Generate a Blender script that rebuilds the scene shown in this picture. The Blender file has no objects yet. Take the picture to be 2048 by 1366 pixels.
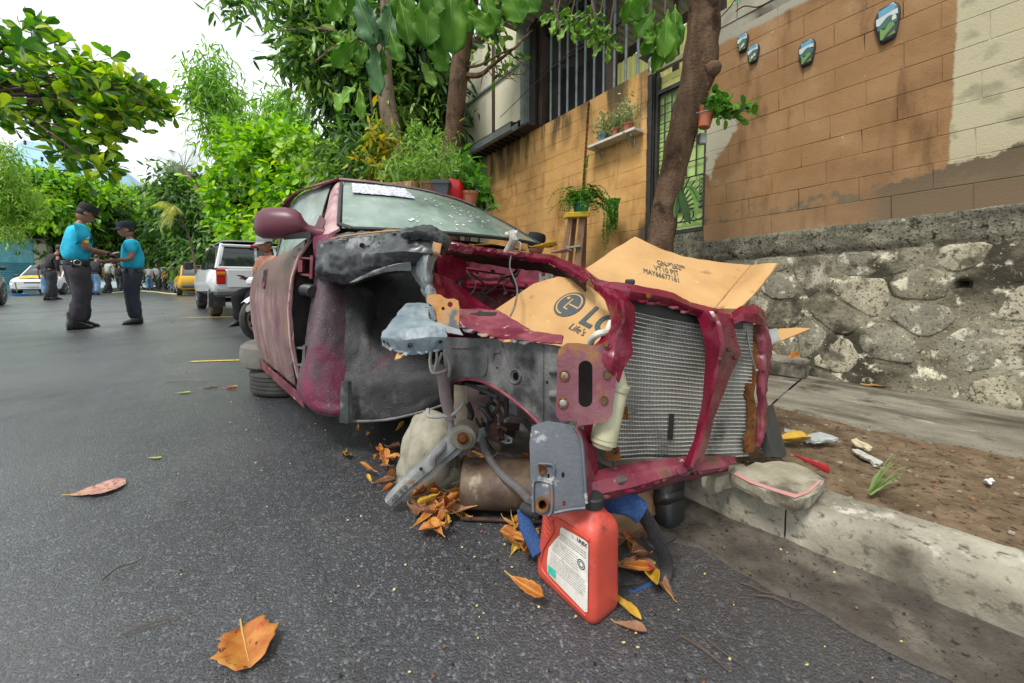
import bpy, bmesh, math, random
import numpy as np
from mathutils import Vector, Matrix, noise as mnoise
R = math.radians
random.seed(7); RNG = np.random.default_rng(11)
scene = bpy.context.scene
COL = scene.collection
# ---------------------------------------------------------------- camera
CAMH, FPX, CU, CV, PITCH = 0.80, 769.0, 1024.0, 598.0, R(3.05)
cam = bpy.data.objects.new('camera', bpy.data.cameras.new('camera')); COL.objects.link(cam)
cam.location = (0, 0, CAMH); cam.rotation_euler = (R(90) - PITCH, 0, 0)
cam.data.sensor_width = 36; cam.data.lens = FPX / 2048 * 36
cam.data.shift_y = -(683 - CV) / 2048
cam.data.clip_start = 0.02; cam.data.clip_end = 3000
scene.camera = cam
scene.render.resolution_x, scene.render.resolution_y = 1024, 683
# ---------------------------------------------------------------- sky and sun (overcast)
SUN_EL, SUN_AZ = R(58), R(220)
world = bpy.data.worlds.new('World'); scene.world = world; world.use_nodes = True
wn = world.node_tree.nodes; wl = world.node_tree.links
bg = wn['Background']; bg.inputs[1].default_value = 0.1
sky = wn.new('ShaderNodeTexSky'); sky.sky_type = 'NISHITA'; sky.sun_disc = False
sky.sun_elevation = SUN_EL; sky.sun_rotation = SUN_AZ
tc = wn.new('ShaderNodeTexCoord'); mp = wn.new('ShaderNodeMapping'); mp.inputs['Scale'].default_value = (1.5, 1.5, 4.0)
nz = wn.new('ShaderNodeTexNoise'); nz.inputs['Scale'].default_value = 1.6; nz.inputs['Detail'].default_value = 6; nz.inputs['Roughness'].default_value = .55
rp = wn.new('ShaderNodeValToRGB')
rp.color_ramp.elements[0].position = .36; rp.color_ramp.elements[0].color = (.40, .445, .47, 1)
rp.color_ramp.elements[1].position = .70; rp.color_ramp.elements[1].color = (1, 1, 1, 1)
e = rp.color_ramp.elements.new(.50); e.color = (.60, .64, .65, 1)
sc = wn.new('ShaderNodeVectorMath'); sc.operation = 'SCALE'; sc.inputs['Scale'].default_value = 8.2
mx = wn.new('ShaderNodeMix'); mx.data_type = 'RGBA'; mx.inputs[0].default_value = .95
wl.new(tc.outputs['Generated'], mp.inputs[0]); wl.new(mp.outputs[0], nz.inputs['Vector']); wl.new(nz.outputs['Fac'], rp.inputs[0])
wl.new(rp.outputs[0], sc.inputs[0]); wl.new(sky.outputs[0], mx.inputs[6]); wl.new(sc.outputs[0], mx.inputs[7]); wl.new(mx.outputs[2], bg.inputs[0])
sun = bpy.data.objects.new('sun', bpy.data.lights.new('sun', 'SUN')); COL.objects.link(sun)
sun.data.energy = 1.5; sun.data.angle = R(16); sun.data.color = (1, .96, .9)
sun.rotation_euler = (R(90) - SUN_EL, 0, R(180) - SUN_AZ)
scene.view_settings.view_transform = 'Standard'; scene.view_settings.look = 'None'
scene.view_settings.exposure = 1.3; scene.view_settings.gamma = 1
scene.cycles.max_bounces = 8; scene.cycles.transparent_max_bounces = 12
scene.cycles.use_denoising = True

# ---------------------------------------------------------------- geometry helpers
def ray(u, v):
    cx = (u - CU) / FPX; up = -(v - CV) / FPX
    y = math.cos(PITCH) + up * math.sin(PITCH); z = -math.sin(PITCH) + up * math.cos(PITCH)
    return Vector((cx / y, 1, z / y))
def P(u, v, d): return Vector((0, 0, CAMH)) + ray(u, v) * d
def G(u, v, z=0.0):
    r = ray(u, v); return P(u, v, (z - CAMH) / r.z)
def onpl(u, v, p0, n):
    r = ray(u, v); o = Vector((0, 0, CAMH)); return o + r * ((Vector(p0) - o).dot(n) / r.dot(n))
# street frame: l away along the street, m to the right of the camera foot
SA = Vector((-.685, .728, 0)).normalized(); SW = Vector((SA.y, -SA.x, 0))
def S(l, m, z=0.0): return SA * l + SW * m + Vector((0, 0, z))
def s_inv(p): return (Vector(p).dot(SA), Vector(p).dot(SW))
# car frame
CA = Vector((-.67, .742, 0)).normalized(); CWv = Vector((CA.y, -CA.x, 0))
def C(l, m, z=0.0): return CA * l + CWv * m + Vector((0, 0, z))
# wall frame: s away along the wall, t height, n proud towards the street
W0 = Vector((2.58, 1.94, 0)); WD = Vector((-.611, .791, 0)).normalized(); WN = Vector((-WD.y, WD.x, 0)); WT = .045
def W(s, t, n=0.0): return W0 + WD * s + WN * n + Vector((0, 0, t - WT * s))
def w_inv(u, v, n=0.0):
    p = onpl(u, v, W0 + WN * n, WN); s = (p - W0).dot(WD); return s, p.z + WT * s
def tilt(u1, v1, d1, u2, v2, d2, u3, v3, d3):
    A = np.array([[1, u1, v1], [1, u2, v2], [1, u3, v3]], float)
    k = np.linalg.solve(A, np.array([1 / d1, 1 / d2, 1 / d3]))
    return lambda u, v: P(u, v, 1 / (k[0] + k[1] * u + k[2] * v))

BASE = {}
def _base(o): return BASE.get(o.name, Vector((0, 0, 0))) if o else Vector((0, 0, 0))
def tag(o, label=None, cat=None, group=None, kind=None):
    if label: o['label'] = label
    if cat: o['category'] = cat
    if group: o['group'] = group
    if kind: o['kind'] = kind
    return o
def thing(name, label, cat, loc=(0, 0, 0), group=None):
    o = bpy.data.objects.new(name, None); COL.objects.link(o); o.location = loc; o.empty_display_size = .05
    BASE[o.name] = Vector(loc); return tag(o, label, cat, group)
def link(name, me, parent=None, mats=None):
    o = bpy.data.objects.new(name, me); COL.objects.link(o)
    if parent: o.parent = parent
    BASE[o.name] = _base(parent)
    return o
class MB:
    def __init__(s): s.v = []; s.f = []; s.n = 0; s.mi = []; s.cur = 0
    def add(s, verts, faces):
        verts = np.asarray(verts, float).reshape(-1, 3); k = s.n
        s.v.append(verts); s.n += len(verts)
        for f in faces: s.f.append(tuple(int(i) + k for i in f)); s.mi.append(s.cur)
        return s
    def box(s, c, sx, sy, sz, X=(1, 0, 0), Y=(0, 1, 0), Z=(0, 0, 1), b=0.0):
        c = Vector(c); X = Vector(X).normalized() * sx / 2; Y = Vector(Y).normalized() * sy / 2; Z = Vector(Z).normalized() * sz / 2
        if b <= 0:
            vs = [c + X * i + Y * j + Z * k for k in (-1, 1) for j in (-1, 1) for i in (-1, 1)]
            return s.add(vs, [(0, 2, 3, 1), (4, 5, 7, 6), (0, 1, 5, 4), (2, 6, 7, 3), (0, 4, 6, 2), (1, 3, 7, 5)])
        vs = []; bx, by, bz = 1 - 2 * b / sx, 1 - 2 * b / sy, 1 - 2 * b / sz
        idx = {}
        for k in (-1, 1):
            for j in (-1, 1):
                for i in (-1, 1):
                    for ax in range(3):
                        idx[(i, j, k, ax)] = len(vs)
                        q = (i if ax == 0 else i * bx, j if ax == 1 else j * by, k if ax == 2 else k * bz)
                        vs.append(c + X * q[0] + Y * q[1] + Z * q[2])
        F = []
        for a in (-1, 1):
            F.append([idx[(a, j, k, 0)] for j, k in ((-1, -1), (1, -1), (1, 1), (-1, 1))][::a])
            F.append([idx[(i, a, k, 1)] for i, k in ((-1, -1), (1, -1), (1, 1), (-1, 1))][::-a])
            F.append([idx[(i, j, a, 2)] for i, j in ((-1, -1), (1, -1), (1, 1), (-1, 1))][::a])
        for a in (-1, 1):
            for b2 in (-1, 1):
                F.append([idx[(a, b2, -1, 0)], idx[(a, b2, 1, 0)], idx[(a, b2, 1, 1)], idx[(a, b2, -1, 1)]])
                F.append([idx[(a, -1, b2, 0)], idx[(a, 1, b2, 0)], idx[(a, 1, b2, 2)], idx[(a, -1, b2, 2)]])
                F.append([idx[(-1, a, b2, 1)], idx[(1, a, b2, 1)], idx[(1, a, b2, 2)], idx[(-1, a, b2, 2)]])
        for i in (-1, 1):
            for j in (-1, 1):
                for k in (-1, 1): F.append([idx[(i, j, k, 0)], idx[(i, j, k, 1)], idx[(i, j, k, 2)]])
        return s.add(vs, F)
    def bar(s, a, b, w, h=None, up=(0, 0, 1), bev=0):
        a, b = Vector(a), Vector(b); X = b - a; L = X.length; X.normalize(); up = Vector(up)
        if abs(X.dot(up)) > .97: up = Vector((1, 0, 0)) if abs(X.x) < .9 else Vector((0, 1, 0))
        Y = up.cross(X).normalized(); Z = X.cross(Y)
        return s.box((a + b) / 2, L, w, h or w, X, Y, Z, bev)
    def tube(s, pts, r, n=8, cap=True, smooth=1):
        pts = [Vector(p) for p in pts]
        rs = list(r) if hasattr(r, '__len__') else [r] * len(pts)
        if smooth > 1 and len(pts) > 2:
            pts = [Vector(q) for q in cr(np.array([list(p) for p in pts]), (len(pts) - 1) * smooth + 1)]
            rs = list(np.interp(np.linspace(0, 1, len(pts)), np.linspace(0, 1, len(rs)), rs))
        N = len(pts); vs = []; prev = None
        for i, p in enumerate(pts):
            t = (pts[min(i + 1, N - 1)] - pts[max(i - 1, 0)])
            if t.length < 1e-9: t = Vector((0, 0, 1))
            t.normalize()
            if prev is None: x = t.orthogonal().normalized()
            else:
                x = prev - t * prev.dot(t); x = x.normalized() if x.length > 1e-6 else t.orthogonal().normalized()
            prev = x; y = t.cross(x)
            for k in range(n):
                a = 2 * math.pi * k / n; vs.append(p + (x * math.cos(a) + y * math.sin(a)) * rs[i])
        F = [(i * n + k, i * n + (k + 1) % n, (i + 1) * n + (k + 1) % n, (i + 1) * n + k) for i in range(N - 1) for k in range(n)]
        if cap: F += [tuple(range(n))[::-1], tuple((N - 1) * n + k for k in range(n))]
        return s.add(vs, F)
    def loft(s, rings, cap=True, closed=True):
        n = len(rings[0]); vs = [p for r_ in rings for p in r_]; F = []
        m = n if closed else n - 1
        for i in range(len(rings) - 1):
            for k in range(m): F.append((i * n + k, i * n + (k + 1) % n, (i + 1) * n + (k + 1) % n, (i + 1) * n + k))
        if cap and closed: F += [tuple(range(n))[::-1], tuple((len(rings) - 1) * n + k for k in range(n))]
        return s.add([list(v) for v in vs], F)
    def lathe(s, base, prof, n=20, axis=(0, 0, 1), cap=True):
        base = Vector(base); Z = Vector(axis).normalized(); X = Z.orthogonal().normalized(); Y = Z.cross(X)
        return s.loft([[base + Z * h + (X * math.cos(2 * math.pi * k / n) + Y * math.sin(2 * math.pi * k / n)) * r_ for k in range(n)] for r_, h in prof], cap)
    def grid(s, pts, th=0.0):
        pts = np.asarray(pts, float); a, b = pts.shape[:2]
        F = [(i * b + j, i * b + j + 1, (i + 1) * b + j + 1, (i + 1) * b + j) for i in range(a - 1) for j in range(b - 1)]
        if th == 0: return s.add(pts.reshape(-1, 3), F)
        du = np.gradient(pts, axis=0); dv = np.gradient(pts, axis=1)
        nn = np.cross(du, dv); nn /= (np.linalg.norm(nn, axis=2, keepdims=True) + 1e-12)
        q = pts + nn * th; o = a * b
        F2 = [tuple(i + o for i in f[::-1]) for f in F]
        bd = [(0, j) for j in range(b)] + [(i, b - 1) for i in range(1, a)] + [(a - 1, j) for j in range(b - 2, -1, -1)] + [(i, 0) for i in range(a - 2, 0, -1)]
        bi = [i * b + j for i, j in bd]
        F3 = [(bi[k], bi[k] + o, bi[(k + 1) % len(bi)] + o, bi[(k + 1) % len(bi)]) for k in range(len(bi))]
        return s.add(np.concatenate([pts.reshape(-1, 3), q.reshape(-1, 3)]), F + F2 + F3)
    def plate(s, outline, holes=(), th=.003, nrm=None):
        """flat sheet with real holes; outline/holes are lists of world points"""
        bm = bmesh.new()
        for lp in [outline] + list(holes):
            vs = [bm.verts.new(p) for p in lp]
            for i in range(len(vs)): bm.edges.new((vs[i], vs[(i + 1) % len(vs)]))
        bmesh.ops.triangle_fill(bm, edges=bm.edges[:], use_beauty=True, use_dissolve=False)
        bm.normal_update()
        bm.verts.index_update()
        vs = [v.co.copy() for v in bm.verts]; F = [[v.index for v in f.verts] for f in bm.faces]
        if not F: bm.free(); return s
        n = Vector((0, 0, 0))
        for f in bm.faces:
            q = f.normal * f.calc_area(); n += q if q.dot(Vector((0, -1, 0)) if nrm is None else Vector(nrm)) >= 0 else -q
        n.normalize()
        o = len(vs); be = [(e.verts[0].index, e.verts[1].index) for e in bm.edges if len(e.link_faces) < 2]
        bm.free()
        return s.add([list(v) for v in vs] + [list(v - n * th) for v in vs], F + [[i + o for i in f[::-1]] for f in F] + [(a, b, b + o, a + o) for a, b in be])
    def build(s, name, mat, parent=None, smooth=None, ang=35):
        v = np.concatenate(s.v) if s.v else np.zeros((0, 3)); b = np.array(_base(parent))
        me = bpy.data.meshes.new(name); me.from_pydata((v - b).tolist(), [], s.f)
        for m in (mat if isinstance(mat, (list, tuple)) else [mat]): me.materials.append(m)
        if any(s.mi): me.polygons.foreach_set('material_index', s.mi)
        me.update()
        if smooth is not False:
            me.polygons.foreach_set('use_smooth', [True] * len(me.polygons))
            if ang < 180: me.set_sharp_from_angle(angle=R(ang))
        if parent is None:
            pass
        return link(name, me, parent)
def fixn(o):
    bm = bmesh.new(); bm.from_mesh(o.data); bmesh.ops.recalc_face_normals(bm, faces=bm.faces); bm.to_mesh(o.data); bm.free(); return o
def cr(pts, n):
    """Catmull-Rom resample along axis 0"""
    pts = np.asarray(pts, float); m = len(pts)
    if m == 2:
        t = np.linspace(0, 1, n).reshape((-1,) + (1,) * (pts.ndim - 1)); return pts[0] * (1 - t) + pts[1] * t
    e0 = 2 * pts[0] - pts[1]; e1 = 2 * pts[-1] - pts[-2]
    q = np.concatenate([e0[None], pts, e1[None]])
    out = []
    for t in np.linspace(0, m - 1 - 1e-9, n):
        i = int(t); f = t - i; a, b, c, d = q[i], q[i + 1], q[i + 2], q[i + 3]
        out.append(.5 * (2 * b + (c - a) * f + (2 * a - 5 * b + 4 * c - d) * f * f + (3 * b - a - 3 * c + d) * f ** 3))
    return np.array(out)
def lerp(pts, n):
    pts = np.asarray(pts, float); t = np.linspace(0, len(pts) - 1 - 1e-9, n); i = t.astype(int); f = (t - i).reshape((-1,) + (1,) * (pts.ndim - 1)); return pts[i] * (1 - f) + pts[i + 1] * f
def surf(rows, nr, nc, lin=''):
    """rows of control points, each row any length -> nr x nc grid"""
    rr = np.array([(lerp if 'c' in lin else cr)(np.array([list(p) for p in row]), nc) for row in rows])
    return (lerp if 'r' in lin else cr)(rr, nr)
def crumple(g, amp, sc, seed=0, edge=0.0):
    g = np.array(g); du = np.gradient(g, axis=0); dv = np.gradient(g, axis=1)
    nn = np.cross(du, dv); nn /= (np.linalg.norm(nn, axis=2, keepdims=True) + 1e-12)
    for i in range(g.shape[0]):
        for j in range(g.shape[1]):
            p = Vector(g[i, j]) * sc + Vector((seed, seed * 2.3, 0))
            g[i, j] += nn[i, j] * amp * (1.3 * abs(mnoise.noise(p)) - .35 + .55 * abs(mnoise.noise(p * 2.1 + Vector((5, 1, 3)))) + .25 * mnoise.noise(p * 4.3))
            if edge and (i in (0, g.shape[0] - 1) or j in (0, g.shape[1] - 1)):
                q = mnoise.noise_vector(p * 3); g[i, j] += np.array(q) * edge
    return g
def pp(row): return [P(*q) for q in row]
def circ(fn, u, v, r, n=12, ry=None): return [fn(u + r * math.cos(2 * math.pi * k / n), v + (ry or r) * math.sin(2 * math.pi * k / n)) for k in range(n)]
def slot(fn, u, v, rx, ry, n=8):
    o = [];
    for k in range(n + 1): a = math.pi + math.pi * k / n; o.append(fn(u + rx * math.cos(a), v - ry + rx + rx * math.sin(a)))
    for k in range(n + 1): a = math.pi * k / n; o.append(fn(u + rx * math.cos(a), v + ry - rx + rx * math.sin(a)))
    return o
def wobble(pts, n=3, amp=2.0, seed=1):
    """jagged subdivision of a pixel polyline"""
    rnd = random.Random(seed); o = []
    for i in range(len(pts)):
        a, b = pts[i], pts[(i + 1) % len(pts)]; o.append(a)
        for k in range(1, n): f = k / n; o.append((a[0] + (b[0] - a[0]) * f + rnd.uniform(-amp, amp), a[1] + (b[1] - a[1]) * f + rnd.uniform(-amp, amp)))
    return o
def text(body, size, mat, parent, origin, X, Y, name='lettering', ext=.0004, align='LEFT', bold=0.0):
    cu = bpy.data.curves.new(name, 'FONT'); cu.body = body; cu.size = size; cu.extrude = ext; cu.align_x = align; cu.offset = bold
    tmp = bpy.data.objects.new('tmp_text', cu); COL.objects.link(tmp)
    dg = bpy.context.evaluated_depsgraph_get(); me = bpy.data.meshes.new_from_object(tmp.evaluated_get(dg))
    bpy.data.objects.remove(tmp); bpy.data.curves.remove(cu)
    X = Vector(X).normalized(); Y = Vector(Y); Y = (Y - X * Y.dot(X)).normalized(); Z = X.cross(Y)
    me.transform(Matrix((X, Y, Z)).transposed().to_4x4()); me.transform(Matrix.Translation(Vector(origin) - _base(parent)))
    me.materials.clear(); me.materials.append(mat)
    return link(name, me, parent)

# ---------------------------------------------------------------- materials
MATS = {}
def rgb(c): return (c[0], c[1], c[2], 1)
def M(name, cols, scale=6, rough=.6, bump=0, bscale=None, detail=5, spec=.5, metal=0, layers=(), rvar=0, coat=0, trans=0, leaf=False, stretch=None, pos=None, island=0, alpha=None, contrast=1):
    """procedural material. layers: (colour, noise scale, threshold, softness[, stretch, roughness])"""
    if name in MATS: return MATS[name]
    m = bpy.data.materials.new(name); m.use_nodes = True; MATS[name] = m
    N, L = m.node_tree.nodes, m.node_tree.links; b = N['Principled BSDF']; out = N['Material Output']
    geo = N.new('ShaderNodeNewGeometry')
    def nzn(sc_, st=None, det=detail, ro=.6):
        n = N.new('ShaderNodeTexNoise'); n.inputs['Scale'].default_value = sc_; n.inputs['Detail'].default_value = det; n.inputs['Roughness'].default_value = ro
        if st:
            mpn = N.new('ShaderNodeMapping'); mpn.inputs['Scale'].default_value = st[:3]; mpn.inputs['Rotation'].default_value = (0, 0, st[3] if len(st) > 3 else 0); mpn.vector_type = 'TEXTURE' if len(st) > 3 else 'POINT'; L.new(geo.outputs['Position'], mpn.inputs[0]); L.new(mpn.outputs[0], n.inputs['Vector'])
        else: L.new(geo.outputs['Position'], n.inputs['Vector'])
        return n
    n1 = nzn(scale, stretch); r_ = N.new('ShaderNodeValToRGB'); cr_ = r_.color_ramp
    k = len(cols)
    ps = pos or [.5 + (i / (k - 1) - .5) * .5 / contrast for i in range(k)] if k > 1 else [.5]
    cr_.elements[0].position = ps[0]; cr_.elements[0].color = rgb(cols[0])
    if k > 1:
        cr_.elements[1].position = ps[-1]; cr_.elements[1].color = rgb(cols[-1])
        for i in range(1, k - 1): e_ = cr_.elements.new(ps[i]); e_.color = rgb(cols[i])
    else: cr_.elements[1].color = rgb(cols[0])
    src = n1.outputs['Fac']
    if island:
        ma = N.new('ShaderNodeMath'); ma.operation = 'MULTIPLY_ADD'; ma.inputs[1].default_value = island; L.new(geo.outputs['Random Per Island'], ma.inputs[0])
        mb_ = N.new('ShaderNodeMath'); mb_.operation = 'SUBTRACT'; mb_.inputs[1].default_value = island / 2; L.new(ma.outputs[0], mb_.inputs[0]); L.new(n1.outputs['Fac'], ma.inputs[2]); src = mb_.outputs[0]
    L.new(src, r_.inputs[0]); col = r_.outputs[0]
    rsock = None
    if rvar:
        nr = nzn(scale * 1.7); mr = N.new('ShaderNodeMapRange'); mr.inputs[1].default_value = .3; mr.inputs[2].default_value = .7
        mr.inputs[3].default_value = max(0.02, rough - rvar); mr.inputs[4].default_value = min(1, rough + rvar); L.new(nr.outputs['Fac'], mr.inputs[0]); rsock = mr.outputs[0]
    for ly in layers:
        c, s_, th, so = ly[:4]; st = ly[4] if len(ly) > 4 else None; lr = ly[5] if len(ly) > 5 else None
        nn = nzn(s_, st, 7, .62); mr = N.new('ShaderNodeMapRange'); mr.interpolation_type = 'SMOOTHSTEP'
        mr.inputs[1].default_value = th - so; mr.inputs[2].default_value = th + so; L.new(nn.outputs['Fac'], mr.inputs[0])
        x = N.new('ShaderNodeMix'); x.data_type = 'RGBA'; L.new(mr.outputs[0], x.inputs[0]); L.new(col, x.inputs[6]); x.inputs[7].default_value = rgb(c); col = x.outputs[2]
        if lr is not None:
            x2 = N.new('ShaderNodeMix'); L.new(mr.outputs[0], x2.inputs[0])
            if rsock: L.new(rsock, x2.inputs[2])
            else: x2.inputs[2].default_value = rough
            x2.inputs[3].default_value = lr; rsock = x2.outputs[0]
    L.new(col, b.inputs['Base Color']); b.inputs['Roughness'].default_value = rough
    if rsock: L.new(rsock, b.inputs['Roughness'])
    b.inputs['Metallic'].default_value = metal; b.inputs['Specular IOR Level'].default_value = spec
    if coat: b.inputs['Coat Weight'].default_value = coat; b.inputs['Coat Roughness'].default_value = .15 if name != 'asphalt' else .29
    if bump:
        nb = nzn(bscale or scale * 4, None, 6, .65); bp = N.new('ShaderNodeBump'); bp.inputs['Strength'].default_value = 1; bp.inputs['Distance'].default_value = bump
        L.new(nb.outputs['Fac'], bp.inputs['Height']); L.new(bp.outputs[0], b.inputs['Normal'])
    if leaf:
        tr = N.new('ShaderNodeBsdfTranslucent'); mxs = N.new('ShaderNodeMixShader'); mxs.inputs[0].default_value = leaf
        hs = N.new('ShaderNodeHueSaturation'); hs.inputs['Value'].default_value = 1.5; hs.inputs['Saturation'].default_value = 1.1; L.new(col, hs.inputs['Color']); L.new(hs.outputs[0], tr.inputs[0])
        L.new(b.outputs[0], mxs.inputs[1]); L.new(tr.outputs[0], mxs.inputs[2]); L.new(mxs.outputs[0], out.inputs[0])
    m['out'] = 1
    return m
# ================================================================ SETTING
def nodes(m): return m.node_tree.nodes, m.node_tree.links
def asphalt_mat():
    m = M('asphalt', [(.010, .010, .012), (.026, .027, .031), (.062, .064, .071)], scale=210, rough=.36, detail=8, rvar=.14, spec=.5, contrast=.8, coat=.9,
          layers=[((.10, .105, .115), 330, .66, .03), ((.008, .008, .009), 1.3, .60, .10, None, .24), ((.055, .053, .05), 2.1, .63, .08, None, .6), ((.045, .046, .05), .55, .56, .10, None, .42), ((.012, .011, .011), 7, .68, .04, None, .3), ((.085, .088, .094), 48, .60, .05), ((.05, .052, .057), 2.6, .60, .08, (9, 1, 1, R(133)), .25), ((.016, .015, .015), 2.0, .64, .05, (14, 1, 1, R(133)), .3)])
    N, L = nodes(m); b = N['Principled BSDF']; geo = [n for n in N if n.type == 'NEW_GEOMETRY'][0]
    vo = N.new('ShaderNodeTexVoronoi'); vo.inputs['Scale'].default_value = 190; vo.inputs['Randomness'].default_value = 1; L.new(geo.outputs['Position'], vo.inputs['Vector'])
    cs_ = N.new('ShaderNodeSeparateColor'); L.new(vo.outputs['Color'], cs_.inputs[0]); cr2 = N.new('ShaderNodeValToRGB'); L.new(cs_.outputs[0], cr2.inputs[0])
    for p_, c_ in ((.5, .003), (.8, .012), (.93, .042)): e2 = cr2.color_ramp.elements.new(p_); e2.color = (c_, c_, c_ * 1.08, 1)
    cr2.color_ramp.elements[0].color = (0, 0, 0, 1); cr2.color_ramp.elements[-1].color = (.125, .126, .13, 1)
    xa = N.new('ShaderNodeMix'); xa.data_type = 'RGBA'; xa.blend_type = 'ADD'; xa.inputs[0].default_value = 1; L.new(b.inputs['Base Color'].links[0].from_socket, xa.inputs[6]); L.new(cr2.outputs[0], xa.inputs[7]); L.new(xa.outputs[2], b.inputs['Base Color'])
    nw = N.new('ShaderNodeTexNoise'); nw.inputs['Scale'].default_value = 1.1; nw.inputs['Detail'].default_value = 7; nw.inputs['Roughness'].default_value = .65; L.new(geo.outputs['Position'], nw.inputs['Vector']); mw = N.new('ShaderNodeMapRange'); mw.inputs[1].default_value = .36; mw.inputs[2].default_value = .54; mw.inputs[3].default_value = .55; mw.inputs[4].default_value = 1; L.new(nw.outputs['Fac'], mw.inputs[0]); L.new(mw.outputs[0], b.inputs['Coat Weight'])
    nz_ = N.new('ShaderNodeTexNoise'); nz_.inputs['Scale'].default_value = 150; nz_.inputs['Detail'].default_value = 8; nz_.inputs['Roughness'].default_value = .85; L.new(geo.outputs['Position'], nz_.inputs['Vector'])
    ad = N.new('ShaderNodeMath'); ad.operation = 'MULTIPLY_ADD'; ad.inputs[1].default_value = -.45; L.new(vo.outputs['Distance'], ad.inputs[0]); L.new(nz_.outputs['Fac'], ad.inputs[2])
    bp = N.new('ShaderNodeBump'); bp.inputs['Distance'].default_value = .0032; bp.inputs['Strength'].default_value = 1; L.new(ad.outputs[0], bp.inputs['Height']); L.new(bp.outputs[0], b.inputs['Normal']); L.new(bp.outputs[0], b.inputs['Coat Normal'])
    # silt washed against the gutter: mask by distance across the street
    dp = N.new('ShaderNodeVectorMath'); dp.operation = 'DOT_PRODUCT'; dp.inputs[1].default_value = SW; L.new(geo.outputs['Position'], dp.inputs[0])
    n2 = N.new('ShaderNodeTexNoise'); n2.inputs['Scale'].default_value = 5; n2.inputs['Detail'].default_value = 6; L.new(geo.outputs['Position'], n2.inputs['Vector'])
    a2 = N.new('ShaderNodeMath'); a2.operation = 'MULTIPLY_ADD'; a2.inputs[1].default_value = .55; L.new(n2.outputs['Fac'], a2.inputs[0]); L.new(dp.outputs['Value'], a2.inputs[2])
    mr = N.new('ShaderNodeMapRange'); mr.inputs[1].default_value = .92; mr.inputs[2].default_value = 1.5; L.new(a2.outputs[0], mr.inputs[0])
    x = N.new('ShaderNodeMix'); x.data_type = 'RGBA'; src = b.inputs['Base Color'].links[0].from_socket
    ml = N.new('ShaderNodeMath'); ml.operation = 'MULTIPLY'; ml.inputs[1].default_value = .55; L.new(mr.outputs[0], ml.inputs[0])
    L.new(ml.outputs[0], x.inputs[0]); L.new(src, x.inputs[6]); x.inputs[7].default_value = (.042, .032, .024, 1); L.new(x.outputs[2], b.inputs['Base Color'])
    return m
asphalt = asphalt_mat()
soil = M('soil', [(.075, .052, .030), (.15, .105, .064), (.23, .17, .11)], scale=14, rough=.95, bump=.008, bscale=60, spec=.15, layers=[((.07, .045, .026), 3, .6, .08), ((.045, .03, .018), 45, .60, .05), ((.30, .24, .165), 80, .66, .03)])
silt = M('silt', [(.03, .025, .02), (.066, .056, .045), (.115, .10, .082)], scale=11, rough=.6, rvar=.15, bump=.004, bscale=130, spec=.3, layers=[((.15, .13, .10), 4, .61, .07), ((.018, .016, .014), 70, .62, .05), ((.22, .18, .1), 150, .71, .02)])
kerbm = M('kerb_concrete', [(.12, .105, .08), (.29, .265, .205), (.46, .43, .345)], scale=5, rough=.85, bump=.005, bscale=55, spec=.25, layers=[((.50, .47, .40), 9, .63, .06), ((.06, .05, .037), 3.6, .56, .10), ((.10, .09, .068), 40, .60, .08)])
walkm = M('sidewalk_concrete', [(.13, .115, .085), (.22, .20, .155), (.30, .275, .22)], scale=9, rough=.8, bump=.004, bscale=90, spec=.3, stretch=(2, 1, 1, R(133)), layers=[((.065, .055, .038), 5, .58, .12, (2.5, 1, 1, R(133))), ((.36, .34, .29), 14, .66, .06, (2, 1, 1, R(133))), ((.08, .07, .05), 100, .62, .04), ((.045, .038, .027), 3, .63, .06)])
farm = M('far_ground', [(.05, .055, .03), (.09, .09, .05)], scale=.3, rough=.95)
def sheet(fn, l0, l1, nl, m0, m1, nm, zf):
    return np.array([[list(fn(l, m, zf(l, m))) for m in np.linspace(m0, m1, nm)] for l in np.geomspace(l0 + 6, l1 + 6, nl) - 6])
b = MB(); b.grid([[(x, y, -.06) for x in (-900, -100, 0, 100, 900)] for y in (-40, 0, 60, 300, 1500)])
tag(b.build('ground', farm, None, False), kind='structure')
b = MB(); b.grid(sheet(S, -4, 150, 90, -9, 4.5, 40, lambda l, m: .004 * mnoise.noise(Vector((l * .8, m * .8, 0)))))
fixn(tag(b.build('road', asphalt, None), kind='structure'))
b = MB()
g = sheet(S, -4, 3.6, 200, 1.02, 1.40, 9, lambda l, m: .008 + .014 * max(0, (m - 1.2) / .2) + .006 * mnoise.noise(Vector((l * 6, m * 6, 3))))
for i in range(g.shape[0]):
    l = float(Vector(g[i, 0]).dot(SA)); k = .10 * mnoise.noise(Vector((l * 1.3, 0, 5))) + .03 * mnoise.noise(Vector((l * 11, 0, 5))) + .02 * mnoise.noise(Vector((l * 37, 0, 5))) + .095
    for j in range(3): g[i, j] += np.array(SW) * k * (1 - j / 3)
    g[i, 0, 2] = .0015
b.grid(g); fixn(tag(b.build('gutter', silt, None, ang=180), kind='structure'))
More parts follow.
